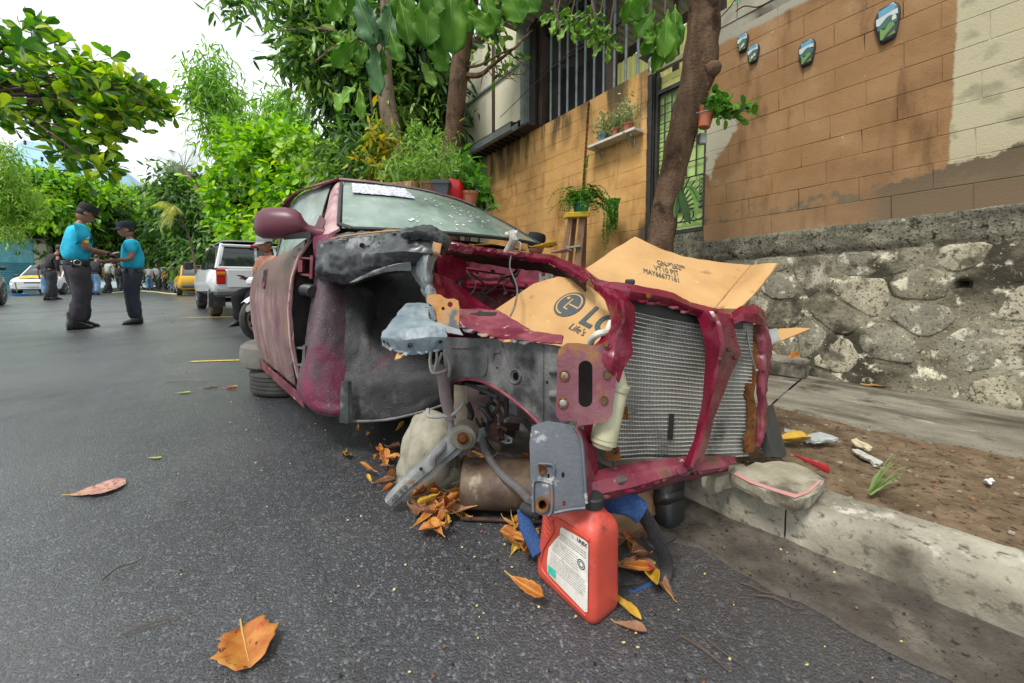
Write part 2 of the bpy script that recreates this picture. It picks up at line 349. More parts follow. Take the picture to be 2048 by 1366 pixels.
# kerb: cracked into lengths
kerb = tag(thing('kerb', None, None), kind='structure')
def kerb_piece(l0, l1, sd):
    n = max(6, int((l1 - l0) / .035)); n = min(n, 60); rings = []
    for l in np.linspace(l0, l1, n):
        e = min(l - l0, l1 - l); c = .005 * math.exp(-e / .012)
        pr = [(1.357, -.03), (1.36 + c, .04), (1.364 + c, .09), (1.371 + c, .114), (1.388 + c, .128 - c), (1.42, .134 - c), (1.47, .137), (1.52, .137), (1.56, .12), (1.56, -.03)]
        q = []
        for k, (m, z) in enumerate(pr):
            d = mnoise.noise(Vector((l * 9, m * 30, z * 30 + sd))) * .008 + mnoise.noise(Vector((l * 28, m * 70, z * 70 + sd))) * .004
            q.append(S(l, m + (d if z > 0 else 0), z + (d * .8 if .05 < z else 0)))
        rings.append(q)
    MB().loft(rings).build('kerb_length', kerbm, kerb, ang=50)
for k, (a0, a1) in enumerate([(-4, -1.1), (-1.096, .250), (.2545, 1.35), (1.354, 2.5), (2.504, 3.6)]): kerb_piece(a0, a1, k * 7)
# dirt verge
g = sheet(S, -4, 3.6, 150, 1.50, 2.5, 34, lambda l, m: .132 + .02 * mnoise.noise(Vector((l * 2.2, m * 2.2, 1))) + .012 * mnoise.noise(Vector((l * 8, m * 8, 2))) + .006 * mnoise.noise(Vector((l * 25, m * 25, 2))) - .02 * max(0, (1.56 - m) / .06) )
b = MB(); b.grid(g); fixn(tag(b.build('verge', soil, None, ang=180), kind='structure'))
# sidewalk slabs
walk = tag(thing('sidewalk', None, None), kind='structure')
def slab(l0, l1, sd):
    n = 40; fr = []
    for l in np.linspace(l0, l1, n):
        m = 2.32 + .06 * mnoise.noise(Vector((l * 1.7, sd, 0))) + .025 * mnoise.noise(Vector((l * 9, sd, 0)))
        fr.append((l, m))
    rows = []
    for l, m in fr:
        row = [S(l, m - .012, .10)]
        for f in np.linspace(0, 1, 9):
            mm = m + (3.9 - m) * f; row.append(S(l, mm, .152 + .004 * mnoise.noise(Vector((l * 3, mm * 3, sd))) + (.0 if f > 0 else -.006)))
        rows.append(row)
    b_ = MB(); b_.grid(np.array([[list(p) for p in r_] for r_ in rows]), .0)
    fixn(b_.build('slab', walkm, walk, ang=60))
for k, (a0, a1) in enumerate([(-4, -.95), (-.945, .50), (.51, 1.75), (1.757, 3.0), (3.007, 4.3)]): slab(a0, a1, k * 3.1)
# painted bay marks
yel = M('road_paint_yellow', [(.55, .38, .05), (.75, .55, .1)], scale=30, rough=.6, layers=[((.05, .05, .05), 60, .6, .06)])
b = MB(); p0, p1 = G(382, 724), G(640, 716); d = (p1 - p0).normalized(); n = Vector((-d.y, d.x, 0)) * .022
b.grid([[list(p0 + (p1 - p0) * f + n * s_ * (1 + .15 * mnoise.noise(Vector((f * 30, s_, 0)))) + Vector((0, 0, .006))) for s_ in (-1, 1)] for f in np.linspace(0, 1, 40)])
fixn(tag(b.build('bay_marking', yel, None, False), kind='structure'))
b = MB(); p0, p1 = G(372, 636), G(520, 633); d = (p1 - p0).normalized(); n = Vector((-d.y, d.x, 0)) * .04
b.grid([[list(p0 + (p1 - p0) * f + n * s_ + Vector((0, 0, .007))) for s_ in (-1, 1)] for f in np.linspace(0, 1, 12)])
fixn(tag(b.build('bay_marking', yel, None, False), kind='structure'))

# ---------------------------------------------------------------- walls
def wall_paint(name, cols, right):
    m = M(name, cols, scale=3.5, rough=.82, bump=.0025, bscale=90, spec=.25, layers=[((cols[0][0] * .75, cols[0][1] * .72, cols[0][2] * .7), 1.4, .60, .12), ((cols[0][0] * .62, cols[0][1] * .58, cols[0][2] * .55), 6, .62, .10, (1, 1, .22)), ((cols[2][0] * 1.15, cols[2][1] * 1.25, cols[2][2] * 1.4), 2.3, .64, .10), ((cols[0][0] * .6, cols[0][1] * .55, cols[0][2] * .5), 60, .68, .04), ((.62, .52, .36), 26, .74, .012)])
    N, L = nodes(m); b_ = N['Principled BSDF']; geo = [n for n in N if n.type == 'NEW_GEOMETRY'][0]
    def dot(v):
        d_ = N.new('ShaderNodeVectorMath'); d_.operation = 'DOT_PRODUCT'; d_.inputs[1].default_value = v; L.new(geo.outputs['Position'], d_.inputs[0]); return d_.outputs['Value']
    def math_(op, a, b2, c=None):
        q = N.new('ShaderNodeMath'); q.operation = op
        for i, z in enumerate((a, b2, c)):
            if z is None: continue
            if isinstance(z, (int, float)): q.inputs[i].default_value = z
            else: L.new(z, q.inputs[i])
        return q.outputs[0]
    s_ = math_('SUBTRACT', dot(WD), W0.dot(WD)); t_ = math_('MULTIPLY_ADD', s_, WT, dot((0, 0, 1)))
    def nz_(sc_, st=(1, 1, 1), det=6):
        mp_ = N.new('ShaderNodeMapping'); mp_.inputs['Scale'].default_value = st; L.new(geo.outputs['Position'], mp_.inputs[0])
        n = N.new('ShaderNodeTexNoise'); n.inputs['Scale'].default_value = sc_; n.inputs['Detail'].default_value = det; L.new(mp_.outputs[0], n.inputs['Vector']); return math_('SUBTRACT', n.outputs['Fac'], .5)
    def step(x, lo, hi):
        r_ = N.new('ShaderNodeMapRange'); r_.interpolation_type = 'SMOOTHSTEP'; r_.inputs[1].default_value = lo; r_.inputs[2].default_value = hi; L.new(x, r_.inputs[0]); return r_.outputs[0]
    def over(mask, c):
        x = N.new('ShaderNodeMix'); x.data_type = 'RGBA'; L.new(mask, x.inputs[0]); L.new(b_.inputs['Base Color'].links[0].from_socket, x.inputs[6]); x.inputs[7].default_value = rgb(c); L.new(x.outputs[2], b_.inputs['Base Color'])
    if right:
        n8 = nz_(8); n25 = nz_(25); n3 = nz_(3)
        bare = step(math_('MULTIPLY_ADD', n25, .02, math_('MULTIPLY_ADD', n3, .03, s_)), .285, .272)
        over(bare, (.40, .36, .235))
        over(math_('MULTIPLY', bare, step(n8, .0, .16)), (.27, .245, .16))
        # bare dark band at the foot, above the rubble
        e = math_('ADD', math_('MULTIPLY_ADD', n8, .16, math_('MULTIPLY', n25, .07)), math_('MULTIPLY_ADD', s_, .20, t_))
        over(math_('MULTIPLY', step(math_('MULTIPLY_ADD', nz_(70), .05, e), 1.485, 1.462), step(math_('MULTIPLY_ADD', n8, .14, s_), .62, .52)), (.085, .066, .042))
        over(math_('MULTIPLY', step(math_('MULTIPLY_ADD', n25, .4, t_), 1.40, 1.35), math_('MULTIPLY', step(t_, 1.30, 1.33), step(n8, -.02, .08))), (.10, .085, .055))
        # pale scraped patch by the gate
        d1 = math_('MULTIPLY_ADD', n8, 1.8, math_('ABSOLUTE', math_('MULTIPLY', math_('SUBTRACT', s_, 1.58), 5.5), None)); d2 = math_('ABSOLUTE', math_('MULTIPLY', math_('SUBTRACT', t_, 2.03), 3.4), None)
        over(step(math_('ADD', d1, d2), 1.05, .85), (.40, .37, .27))
        # concrete showing along the top
        over(step(math_('MULTIPLY_ADD', n8, .10, t_), 2.70, 2.735), (.30, .28, .22))
        over(math_('MULTIPLY', step(t_, 1.62, 1.2), .45), (.23, .15, .085))
    else:
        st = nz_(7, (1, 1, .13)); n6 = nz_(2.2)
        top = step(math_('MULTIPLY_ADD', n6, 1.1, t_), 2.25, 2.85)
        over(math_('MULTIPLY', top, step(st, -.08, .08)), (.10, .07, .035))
        over(math_('MULTIPLY', step(st, .10, .2), .55), (.20, .13, .06))
        over(step(math_('MULTIPLY_ADD', nz_(14), .02, s_), 4.80, 4.83), (.30, .28, .21))
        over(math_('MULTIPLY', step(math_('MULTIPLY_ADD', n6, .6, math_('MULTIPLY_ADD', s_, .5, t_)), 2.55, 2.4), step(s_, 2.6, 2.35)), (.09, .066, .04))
    return m
paint_r = wall_paint('ochre_paint_street', [(.215, .118, .050), (.27, .150, .066), (.31, .183, .088)], True)
paint_l = wall_paint('ochre_paint_house', [(.50, .27, .085), (.62, .35, .125), (.68, .41, .165)], False)
mort = M('mortar_dark', [(.14, .085, .035), (.33, .20, .085), (.46, .27, .11)], scale=2.6, rough=.95, bump=.004, bscale=60, layers=[((.02, .016, .01), 5, .63, .04)])
def crackbed(m):
    m = m.copy(); N, L = nodes(m); b_ = N['Principled BSDF']; n = N.new('ShaderNodeTexNoise'); n.inputs['Scale'].default_value = 3.2; n.inputs['Detail'].default_value = 4; L.new([q for q in N if q.type == 'NEW_GEOMETRY'][0].outputs['Position'], n.inputs['Vector'])
    r_ = N.new('ShaderNodeMapRange'); r_.inputs[1].default_value = .50; r_.inputs[2].default_value = .64; L.new(n.outputs['Fac'], r_.inputs[0]); x = N.new('ShaderNodeMix'); x.data_type = 'RGBA'; L.new(r_.outputs[0], x.inputs[0]); L.new(b_.inputs['Base Color'].links[0].from_socket, x.inputs[6]); x.inputs[7].default_value = (.035, .022, .012, 1); L.new(x.outputs[2], b_.inputs['Base Color']); return m
WX = (WD - Vector((0, 0, WT))).normalized(); WZ = WN.cross(WX) if WN.cross(WX).z > 0 else WX.cross(WN)
BL, BH = .315, .146
def block_mesh(nm, mat, lx):
    b_ = MB(); b_.box((0, 0, 0), lx - .003, .05, BH - .003, (1, 0, 0), (0, 1, 0), (0, 0, 1), .0025)
    me = bpy.data.meshes.new(nm); me.from_pydata(np.concatenate(b_.v).tolist(), [], b_.f); me.materials.append(mat); me.update(); return me
def block_wall(root, mat, s0, s1, t0, t1, tfirst, skip=None, seed=0):
    rnd = random.Random(seed); cache = {}
    k = 0; t = tfirst
    rot = Matrix((WX, WN, WZ)).transposed().to_4x4()
    if rot.determinant() < 0: rot = Matrix((WX, WN, -WZ)).transposed().to_4x4()
    while t + BH <= t1 + .01:
        s = s0 - (BL / 2 if k % 2 else 0) - rnd.uniform(0, .03)
        while s < s1:
            a, c = max(s, s0), min(s + BL, s1)
            if c - a > .04 and not (skip and skip(a, c, t)):
                lx = round((c - a) / .02) * .02 if c - a < BL - .001 else BL
                me = cache.get(lx) or cache.setdefault(lx, block_mesh('block', mat, lx))
                o = bpy.data.objects.new('block', me); COL.objects.link(o); o.parent = root
                p = W((a + c) / 2, t + BH / 2, -.025 + rnd.uniform(-.0007, .0009)) - _base(root)
                o.matrix_local = Matrix.Translation(p) @ rot @ Matrix.Rotation(rnd.uniform(-.002, .002), 4, 'Z') @ Matrix.Rotation(rnd.uniform(-.006, .006), 4, 'Y')
            s += BL
        t += BH; k += 1
    return root
def wslab(b_, s0, s1, t0, t1, n0, n1):
    vs = [W(s, t, n) for n in (n0, n1) for t in (t0, t1) for s in (s0, s1)]
    return b_.add([list(v) for v in vs], [(0, 1, 3, 2), (4, 6, 7, 5), (0, 4, 5, 1), (2, 3, 7, 6), (0, 2, 6, 4), (1, 5, 7, 3)])
wr = thing('block_wall', 'ochre painted concrete block wall above the rubble stones, with ceramic plaques hung on it', 'wall', W(0, .15))
b = MB(); wslab(b, -1.7, 1.615, 1.14, 2.84, -.2, -.0022); fixn(b.build('mortar_bed', crackbed(paint_r), wr, False))
block_wall(wr, paint_r, -1.7, 1.615, 1.17, 2.84, 1.17, seed=3)
wl_ = thing('block_wall', 'dirty ochre block wall of the house between the gate and the parked wreck', 'wall', W(3.5, .15))
b = MB(); wslab(b, 2.17, 6.3, .1, 2.83, -.2, -.0026); fixn(b.build('mortar_bed', crackbed(paint_l), wl_, False))
block_wall(wl_, paint_l, 2.17, 6.3, .1, 2.83, .2, seed=5)
b = MB(); wslab(b, 4.86, 5.02, 2.08, 2.22, .0, .0035); b.build('vent_hole', M('pitch_dark', [(.008, .008, .008)], rough=1, spec=0), wl_, False)
# rubble wall
st_d = M('stone_dark', [(.05, .044, .032), (.105, .093, .066), (.17, .15, .108)], scale=11, rough=.9, bump=.006, bscale=45, spec=.25, layers=[((.36, .33, .25), 6, .60, .07), ((.42, .385, .29), 22, .64, .05), ((.03, .027, .02), 9, .62, .06), ((.028, .025, .018), 75, .60, .05), ((.5, .46, .35), 95, .67, .03)])
st_g = M('stone_grey', [(.12, .11, .085), (.20, .185, .14), (.28, .26, .195)], scale=9, rough=.9, bump=.006, bscale=45, spec=.25, layers=[((.48, .45, .35), 13, .60, .05), ((.05, .045, .03), 6, .60, .05), ((.04, .036, .026), 80, .60, .05), ((.55, .51, .4), 90, .66, .03)])
st_c = M('stone_limewashed', [(.22, .195, .135), (.36, .325, .235), (.50, .46, .35)], scale=12, rough=.92, bump=.006, bscale=55, spec=.2, layers=[((.11, .098, .07), 7, .58, .06), ((.06, .05, .035), 26, .60, .05), ((.10, .09, .06), 85, .58, .05)])
mort_s = M('rubble_mortar', [(.10, .088, .06), (.21, .19, .135), (.42, .385, .285)], scale=5, rough=.95, bump=.012, bscale=38, spec=.2, layers=[((.045, .04, .027), 2.6, .54, .09), ((.03, .027, .018), 30, .64, .05), ((.62, .58, .44), 11, .61, .05), ((.05, .045, .03), 80, .60, .05), ((.6, .56, .43), 70, .66, .03)])
cap_m = M('rough_concrete_band', [(.07, .066, .048), (.145, .137, .10), (.27, .25, .185)], scale=10, rough=.95, bump=.016, bscale=34, spec=.2, layers=[((.024, .021, .015), 24, .60, .05), ((.40, .37, .28), 7, .64, .05), ((.03, .027, .02), 90, .57, .05), ((.36, .33, .25), 70, .66, .03)])
rub = thing('rubble_wall', 'low retaining wall of mortared rubble stones with a round drain hole', 'wall', W(0, .15))
gl = []
for s in np.linspace(-1.75, 1.72, 150):
    row = []
    for t in np.linspace(.08, 1.185, 60):
        f = (t - .1) / 1.1; n = .02 + .10 * max(0, 1 - f) ** 1.6 + .012 * mnoise.noise(Vector((s * 6, t * 6, 0))) + .008 * mnoise.noise(Vector((s * 19, t * 19, 3)))
        if t > 1.0: n += .03 * min(1, (t - 1.0) / .03) * (.8 + .5 * mnoise.noise(Vector((s * 5, t * 5, 9))))
        hs, ht = .187, .784; dd = math.hypot(s - hs, (t - ht))
        if dd < .026: n -= .16
        elif dd < .045: n += .012
        if t > 1.175: n -= .06
        row.append(list(W(s, t - .008 * mnoise.noise(Vector((s * 7, 1, 1))), n)))
    gl.append(row)
b = MB(); b.grid(gl); fixn(b.build('mortar', [mort_s], rub, ang=180))
o_ = rub.children[0]; o_.data.materials.append(cap_m)
for p_ in o_.data.polygons:
    z = p_.center; w_ = z + _base(rub); s_ = (w_ - W0).dot(WD); t_ = w_.z + WT * s_
    if t_ + .03 * mnoise.noise(Vector((s_ * 6, 0, 0))) > 1.0: p_.material_index = 1
def vor_cells(pts, x0, x1, y0, y1):
    cells = []
    for i, p in enumerate(pts):
        poly = [(x0, y0), (x1, y0), (x1, y1), (x0, y1)]
        for j, q in enumerate(pts):
            if i == j or math.dist(p, q) > .75: continue
            mx_, my_ = (p[0] + q[0]) / 2, (p[1] + q[1]) / 2; nx, ny = q[0] - p[0], q[1] - p[1]; out = []
            for k in range(len(poly)):
                a, c = poly[k], poly[(k + 1) % len(poly)]
                da = (a[0] - mx_) * nx + (a[1] - my_) * ny; dc = (c[0] - mx_) * nx + (c[1] - my_) * ny
                if da <= 0: out.append(a)
                if da * dc < 0: f = da / (da - dc); out.append((a[0] + (c[0] - a[0]) * f, a[1] + (c[1] - a[1]) * f))
            poly = out
            if len(poly) < 3: break
        cells.append(poly)
    return cells
rnd = random.Random(21); pts = []
for i in range(900):
    p = (rnd.uniform(-1.75, 1.7), rnd.uniform(.10, 1.0)); md = .15 + .07 * rnd.random()
    if all(math.hypot(p[0] - q[0], (p[1] - q[1]) * 1.15) > md for q in pts): pts.append(p)
for i, poly in enumerate(vor_cells(pts, -1.76, 1.71, .08, 1.01)):
    if len(poly) < 3: continue
    cx = sum(p[0] for p in poly) / len(poly); cy = sum(p[1] for p in poly) / len(poly)
    if math.hypot(cx - .187, cy - .784) < .11: continue
    k = rnd.uniform(.80, .97); q = [(cx + (p[0] - cx) * k, cy + (p[1] - cy) * k) for p in poly]
    for _ in range(1 if rnd.random() < .6 else 2):
        q2 = []
        for a, c in zip(q, q[1:] + q[:1]): q2 += [(a[0] * .80 + c[0] * .20, a[1] * .80 + c[1] * .20), (a[0] * .20 + c[0] * .80, a[1] * .20 + c[1] * .80)]
        q = q2
    pr = rnd.uniform(.001, .013)
    def wp(s, t, n):
        f = (t - .1) / 1.1; return W(s, t, .02 + .10 * max(0, 1 - f) ** 1.6 + n + .006 * mnoise.noise(Vector((s * 14, t * 14, i))))
    rings = [[list(wp(cx + (p[0] - cx) * f, cy + (p[1] - cy) * f, h)) for p in q] for f, h in ((1.05, -.03), (1.0, pr * .1), (.95, pr * .75), (.82, pr), (.5, pr * 1.25), (.15, pr * 1.3))]
    b = MB(); b.loft(rings); fixn(b.build('stone', rnd.choice([st_d, st_g, st_g, mort_s, mort_s, st_c]), rub, ang=50))
# concrete step at the foot of the wall
b = MB(); 
p = G(1590, 752, .15); b.box(p + Vector((.0, .12, .055)), .30, .34, .12, SA, SW, (0, 0, 1), .015)
fixn(tag(b.build('concrete_step', walkm, None, ang=40), 'small concrete step at the foot of the rubble wall by the wreck', 'step'))
for o_ in (wr, wl_, rub): o_['kind'] = 'thing'
# ================================================================ HOUSE ABOVE THE WALL
cream = M('cream_panel', [(.56, .52, .36), (.66, .62, .46), (.72, .68, .53)], scale=2.5, rough=.7, bump=.001, stretch=(1, 1, .4), layers=[((.26, .24, .15), 3, .64, .08, (1, 1, .15))])
galv = M('galvanised_steel', [(.22, .25, .25), (.34, .38, .38), (.45, .49, .48)], scale=14, rough=.42, metal=.6, rvar=.1)
steelbar = M('grey_painted_bar', [(.13, .16, .17), (.20, .235, .245), (.27, .31, .32)], scale=12, rough=.5, metal=.3, rvar=.1, layers=[((.10, .05, .02), 22, .70, .04)])
blackm = M('black_iron', [(.010, .010, .010), (.022, .021, .020), (.04, .037, .033)], scale=25, rough=.55, rvar=.1, layers=[((.06, .03, .015), 30, .7, .04)])
brownm = M('dark_brown_post', [(.03, .017, .012), (.055, .032, .022), (.08, .05, .035)], scale=9, rough=.7, bump=.002)
darkin = M('room_shade_plaster', [(.05, .042, .035), (.085, .072, .06)], scale=4, rough=.95)  # plaster colour kept dark: the interior shade is put into it
corr = M('corrugated_zinc', [(.30, .29, .24), (.42, .40, .33), (.5, .47, .4)], scale=3, rough=.55, metal=.25, stretch=(1, 1, 1))
def translu(name, col, f=.75):
    m = M(name, [tuple(c * .8 for c in col), col], scale=5, rough=.5); N, L = nodes(m)
    t_ = N.new('ShaderNodeBsdfTranslucent'); t_.inputs[0].default_value = rgb([min(1, c * 1.25) for c in col]); x = N.new('ShaderNodeMixShader'); x.inputs[0].default_value = f
    L.new(N['Principled BSDF'].outputs[0], x.inputs[1]); L.new(t_.outputs[0], x.inputs[2]); L.new(x.outputs[0], N['Material Output'].inputs[0]); return m
ytrans = translu('translucent_yellow_sheet', (.92, .82, .50))
gtrans = translu('translucent_green_sheet', (.38, .66, .42), .6)
house = thing('house', 'house storey above the ochre wall with barred opening, cream panels and zinc roof', 'house', W(3.6, 2.84))
def wtube(pts, r, n=8): return MB().tube([W(*p) for p in pts], r, n)
# cream box at the far end
for k, (s0, s1, t0, t1) in enumerate([(3.82, 4.42, 2.96, 3.62), (3.82, 4.42, 3.64, 4.3), (4.46, 5.28, 2.96, 3.62), (4.46, 5.28, 3.64, 4.3), (5.30, 6.5, 2.96, 3.62), (5.30, 6.5, 3.64, 4.3)]):
    b = MB(); wslab(b, s0, s1, t0, t1, .10, .14); fixn(b.build('panel', cream, house, False))
for s0, s1, t0, t1, m_, n1 in [(3.765, 3.822, 2.86, 4.4, galv, .18), (4.415, 4.465, 2.9, 4.3, brownm, .16), (3.815, 6.5, 3.615, 3.645, galv, .165), (3.66, 3.765, 2.83, 4.3, blackm, .05)]:  # the blackm strip is an added filler hiding sky beside the post
    b = MB(); wslab(b, s0, s1, t0, t1, .08, n1); fixn(b.build('frame_bar', m_, house, False))
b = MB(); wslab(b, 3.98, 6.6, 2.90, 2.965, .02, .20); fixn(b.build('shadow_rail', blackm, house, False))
b = MB()   # gutter trough: folded channel
pr = [(.19, 2.90), (.19, 2.845), (.25, 2.80), (.30, 2.80), (.30, 2.875), (.31, 2.875), (.31, 2.79), (.245, 2.788), (.18, 2.838), (.18, 2.90)]
b.loft([[list(W(s, t, n)) for n, t in pr] for s in np.linspace(3.86, 6.6, 8)]); gt_ = fixn(b.build('rain_gutter', galv, house, False))
b = MB()
for s in np.arange(3.95, 6.5, .11): b.bar(W(s, 2.81, .0), W(s, 2.83, .25), .03, .02)
b.build('soffit_rib', blackm, house, False)
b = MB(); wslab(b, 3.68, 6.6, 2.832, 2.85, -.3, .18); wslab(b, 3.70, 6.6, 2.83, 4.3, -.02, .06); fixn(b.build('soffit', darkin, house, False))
# posts and bars
b = MB(); wslab(b, 3.60, 3.68, 2.83, 4.2, -.06, .02); fixn(b.build('post', brownm, house, False))
b = MB(); wslab(b, 2.60, 2.69, 2.83, 4.4, -.12, -.04); fixn(b.build('post', brownm, house, False))
for u in (1098, 1115, 1131, 1149, 1166, 1184, 1203, 1224, 1247, 1271, 1294):
    s = w_inv(u, 200)[0]; wtube([(s, 2.835, -.03), (s, 4.1, -.03)], .014).build('window_bar', steelbar, house)
for t in (3.46, 4.02): wtube([(2.17, t, -.05), (3.62, t, -.05)], .018, 6).build('rail', blackm, house)
b = MB(); wslab(b, 2.17, 3.62, 3.90, 3.98, -.1, -.05); fixn(b.build('lintel', blackm, house, False))
# room behind the bars, open at the right
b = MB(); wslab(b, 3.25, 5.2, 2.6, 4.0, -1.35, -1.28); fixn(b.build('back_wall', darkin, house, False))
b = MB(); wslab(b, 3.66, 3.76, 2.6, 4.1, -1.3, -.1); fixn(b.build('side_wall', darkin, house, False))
def corrugate(s0, s1, fn, n, amp=.014, along=2):
    pts = []
    for i, s in enumerate(np.linspace(s0, s1, n)):
        h = amp if (i % 4 in (1, 2)) else -amp
        pts.append([list(fn(s, f, h)) for f in np.linspace(0, 1, along)])
    return pts
b = MB(); b.grid(corrugate(1.75, 3.95, lambda s, f, h: W(s, 4.05 + .10 * f + h, .62 - 2.1 * f), 100), .002); b.build('zinc_roof', corr, house, False)
b = MB(); b.grid(corrugate(3.9, 6.6, lambda s, f, h: W(s, 4.42 + .12 * f + h, .22 - 2.1 * f), 100), .002); b.build('zinc_roof', corr, house, False)
b = MB(); b.grid(corrugate(1.70, 3.12, lambda s, f, h: W(s, 2.62 + .84 * f, -.62 + h), 84, .008), .002); b.build('translucent_sheet', ytrans, house, False)
for s in (1.75, 2.2, 3.08): b = MB(); wslab(b, s, s + .05, 2.5, 4.1, -.60, -.55); fixn(b.build('post', brownm, house, False))
b = MB(); wslab(b, 1.7, 3.12, 3.47, 3.53, -.62, -.55); fixn(b.build('rail', brownm, house, False))
# sagging tarp inside
b = MB(); b.grid(crumple(surf([[W(3.62, 3.62, -.35), W(3.2, 3.5, -.35), W(2.95, 3.75, -.4)], [W(3.6, 3.1, -.3), W(3.2, 3.0, -.4), W(2.95, 3.2, -.45)], [W(3.62, 2.6, -.35), W(3.2, 2.6, -.4), W(2.95, 2.6, -.45)]], 14, 18), .05, 4), .003)
b.build('hanging_tarp', M('black_tarp', [(.012, .012, .013), (.035, .033, .032)], scale=8, rough=.7), house)
# coping of the street wall and the sheets behind it
cop = M('coping_concrete', [(.22, .20, .15), (.33, .31, .24), (.42, .40, .32)], scale=6, rough=.9, bump=.004, bscale=40, layers=[((.12, .11, .08), 4, .6, .08)])
for s0, s1 in ((-1.7, .9), (.906, 1.40), (1.406, 1.62)):
    b = MB(); wslab(b, s0, s1, 2.844, 2.97, -.19, .004); fixn(b.build('coping_block', cop, wr, False))
b = MB(); b.grid(corrugate(-1.2, 1.60, lambda s, f, h: W(s, 2.95 + .9 * f, -.42 + h), 110, .012), .002)
tag(b.build('green_sheet_screen', gtrans, None, False), 'pale green translucent corrugated sheet rising behind the street wall', 'screen')
# shade trough of the yard behind gate: side wall of the house
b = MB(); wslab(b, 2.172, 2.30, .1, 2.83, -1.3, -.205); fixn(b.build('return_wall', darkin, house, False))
# ---------------------------------------------------------------- gate
greenp = M('lime_green_sheet', [(.30, .44, .12), (.38, .54, .16), (.45, .62, .21)], scale=4, rough=.45, bump=.001, bscale=20, layers=[((.24, .33, .10), 5, .63, .1)])
gate = thing('gate', 'lime green sheet gate with black wrought iron grille behind the leaning tree trunk', 'gate', W(1.88, 1.28))
GS0, GS1, GT0, GT1 = 2.10, 1.625, 1.28, 2.60
def gp(a, t, n=-.05): return W(GS0 + (GS1 - GS0) * a, GT0 + (GT1 - GT0) * t, n)
b = MB(); wslab(b, GS1, GS0, GT0, GT1, -.09, -.075); fixn(b.build('green_sheet', greenp, gate, False))
for a0, a1, t0, t1 in ((0, .045, 0, 1.12), (.955, 1, 0, 1.12), (.045, .955, 0, .025), (.045, .955, .975, 1.0)):
    b = MB(); vs = [gp(a, t, n) for n in (-.07, -.03) for t in (t0, t1) for a in (a0, a1)]
    b.add([list(v) for v in vs], [(0, 1, 3, 2), (4, 6, 7, 5), (0, 4, 5, 1), (2, 3, 7, 6), (0, 2, 6, 4), (1, 5, 7, 3)]); fixn(b.build('frame_bar', blackm, gate, False))
def grille(pts, r=.006, sm=1): MB().tube([gp(a, t) for a, t in pts], r, 6, True, sm).build('grille_bar', blackm, gate)
for a in (.17, .31): grille([(a, .36), (a, .975)])
for t in np.arange(.40, .97, .062): grille([(.045, t), (.31, t)], .005)
for t in np.arange(.46, .97, .124): grille([(.31, t), (.95, t)], .005)
for a in (.62, .80): grille([(a, .36), (a, .975)])
th = np.linspace(0, 2 * math.pi, 14)
grille([(.45 + .12 * math.cos(q), .80 + .12 * math.sin(q)) for q in th], .006)
grille([(.42, .72), (.36, .78), (.37, .86), (.45, .88), (.52, .83), (.5, .77), (.45, .78)], .005, 4)
for q in np.linspace(8, 82, 7): grille([(.40, .16), (.40 + .55 * math.cos(R(q)), .16 + .24 * math.sin(R(q)))], .006)
grille([(.045, .155), (.955, .155)]); grille([(.045, .075), (.955, .075)]); grille([(.045, .36), (.955, .36)])
for k in range(5):
    c = .13 + .185 * k; grille([(c + .09 * math.cos(q), .115 + .038 * math.sin(q)) for q in th], .005)
for k in range(8): grille([(.90 + .035 * math.cos(q), .17 + .025 * k + .012 * math.sin(q)) for q in th[::2]], .003)
for k in range(6): grille([(.10 + .035 * math.cos(q), .18 + .028 * k + .013 * math.sin(q)) for q in th[::2]], .003)
for t0 in (1.02, 1.065):
    b = MB(); vs = [gp(a, t, n) for n in (-.09, -.085) for t in (t0, t0 + .04) for a in (.045, .955)]
    b.add([list(v) for v in vs], [(0, 1, 3, 2), (4, 6, 7, 5), (0, 4, 5, 1), (2, 3, 7, 6), (0, 2, 6, 4), (1, 5, 7, 3)]); fixn(b.build('louvre_pane', ytrans, gate, False))
b = MB(); wslab(b, 2.105, 2.168, .6, 2.83, -.1, -.01); fixn(b.build('gate_post', blackm, gate, False))
b = MB(); wslab(b, 2.115, 2.128, .6, 2.86, -.01, .012); fixn(b.build('gate_post', blackm, gate, False))
b = MB(); b.tube([W(1.6, 2.79, -.03), W(2.3, 2.79, -.03)], .03, 4); b.build('head_rail', M('weathered_timber', [(.16, .14, .10), (.27, .24, .18), (.36, .33, .26)], scale=8, rough=.9, bump=.003, stretch=(1, 1, 4)), gate, False)
b = MB(); wslab(b, 1.62, 2.17, .1, 1.275, -.2, -.03); fixn(b.build('threshold', cap_m, gate, False))
# lamp over the gate
lamp = thing('wall_lamp', 'bare bulb in a white socket under a blue metal plate above the gate', 'lamp', P(1305, 125, 3.45))
p = P(1308, 112, 3.45); b = MB(); b.box(p, .20, .17, .012, WD, WN, (0, 0.25, 1), .004); b.build('plate', M('blue_enamel', [(.03, .07, .11), (.05, .10, .15)], scale=10, rough=.4), lamp)
p = P(1306, 120, 3.45); b = MB(); b.lathe(p, [(.032, .02), (.042, .0), (.04, -.02), (.025, -.035), (.02, -.05)], 16); b.build('socket', M('white_porcelain', [(.62, .58, .47), (.7, .66, .56)], rough=.35), lamp)
p = P(1306, 131, 3.45); b = MB(); b.lathe(p, [(.012, .02), (.017, .0), (.027, -.025), (.030, -.042), (.024, -.06), (.010, -.071), (.002, -.073)], 14); b.build('bulb', M('bulb_glass', [(.66, .64, .58)], rough=.12), lamp)
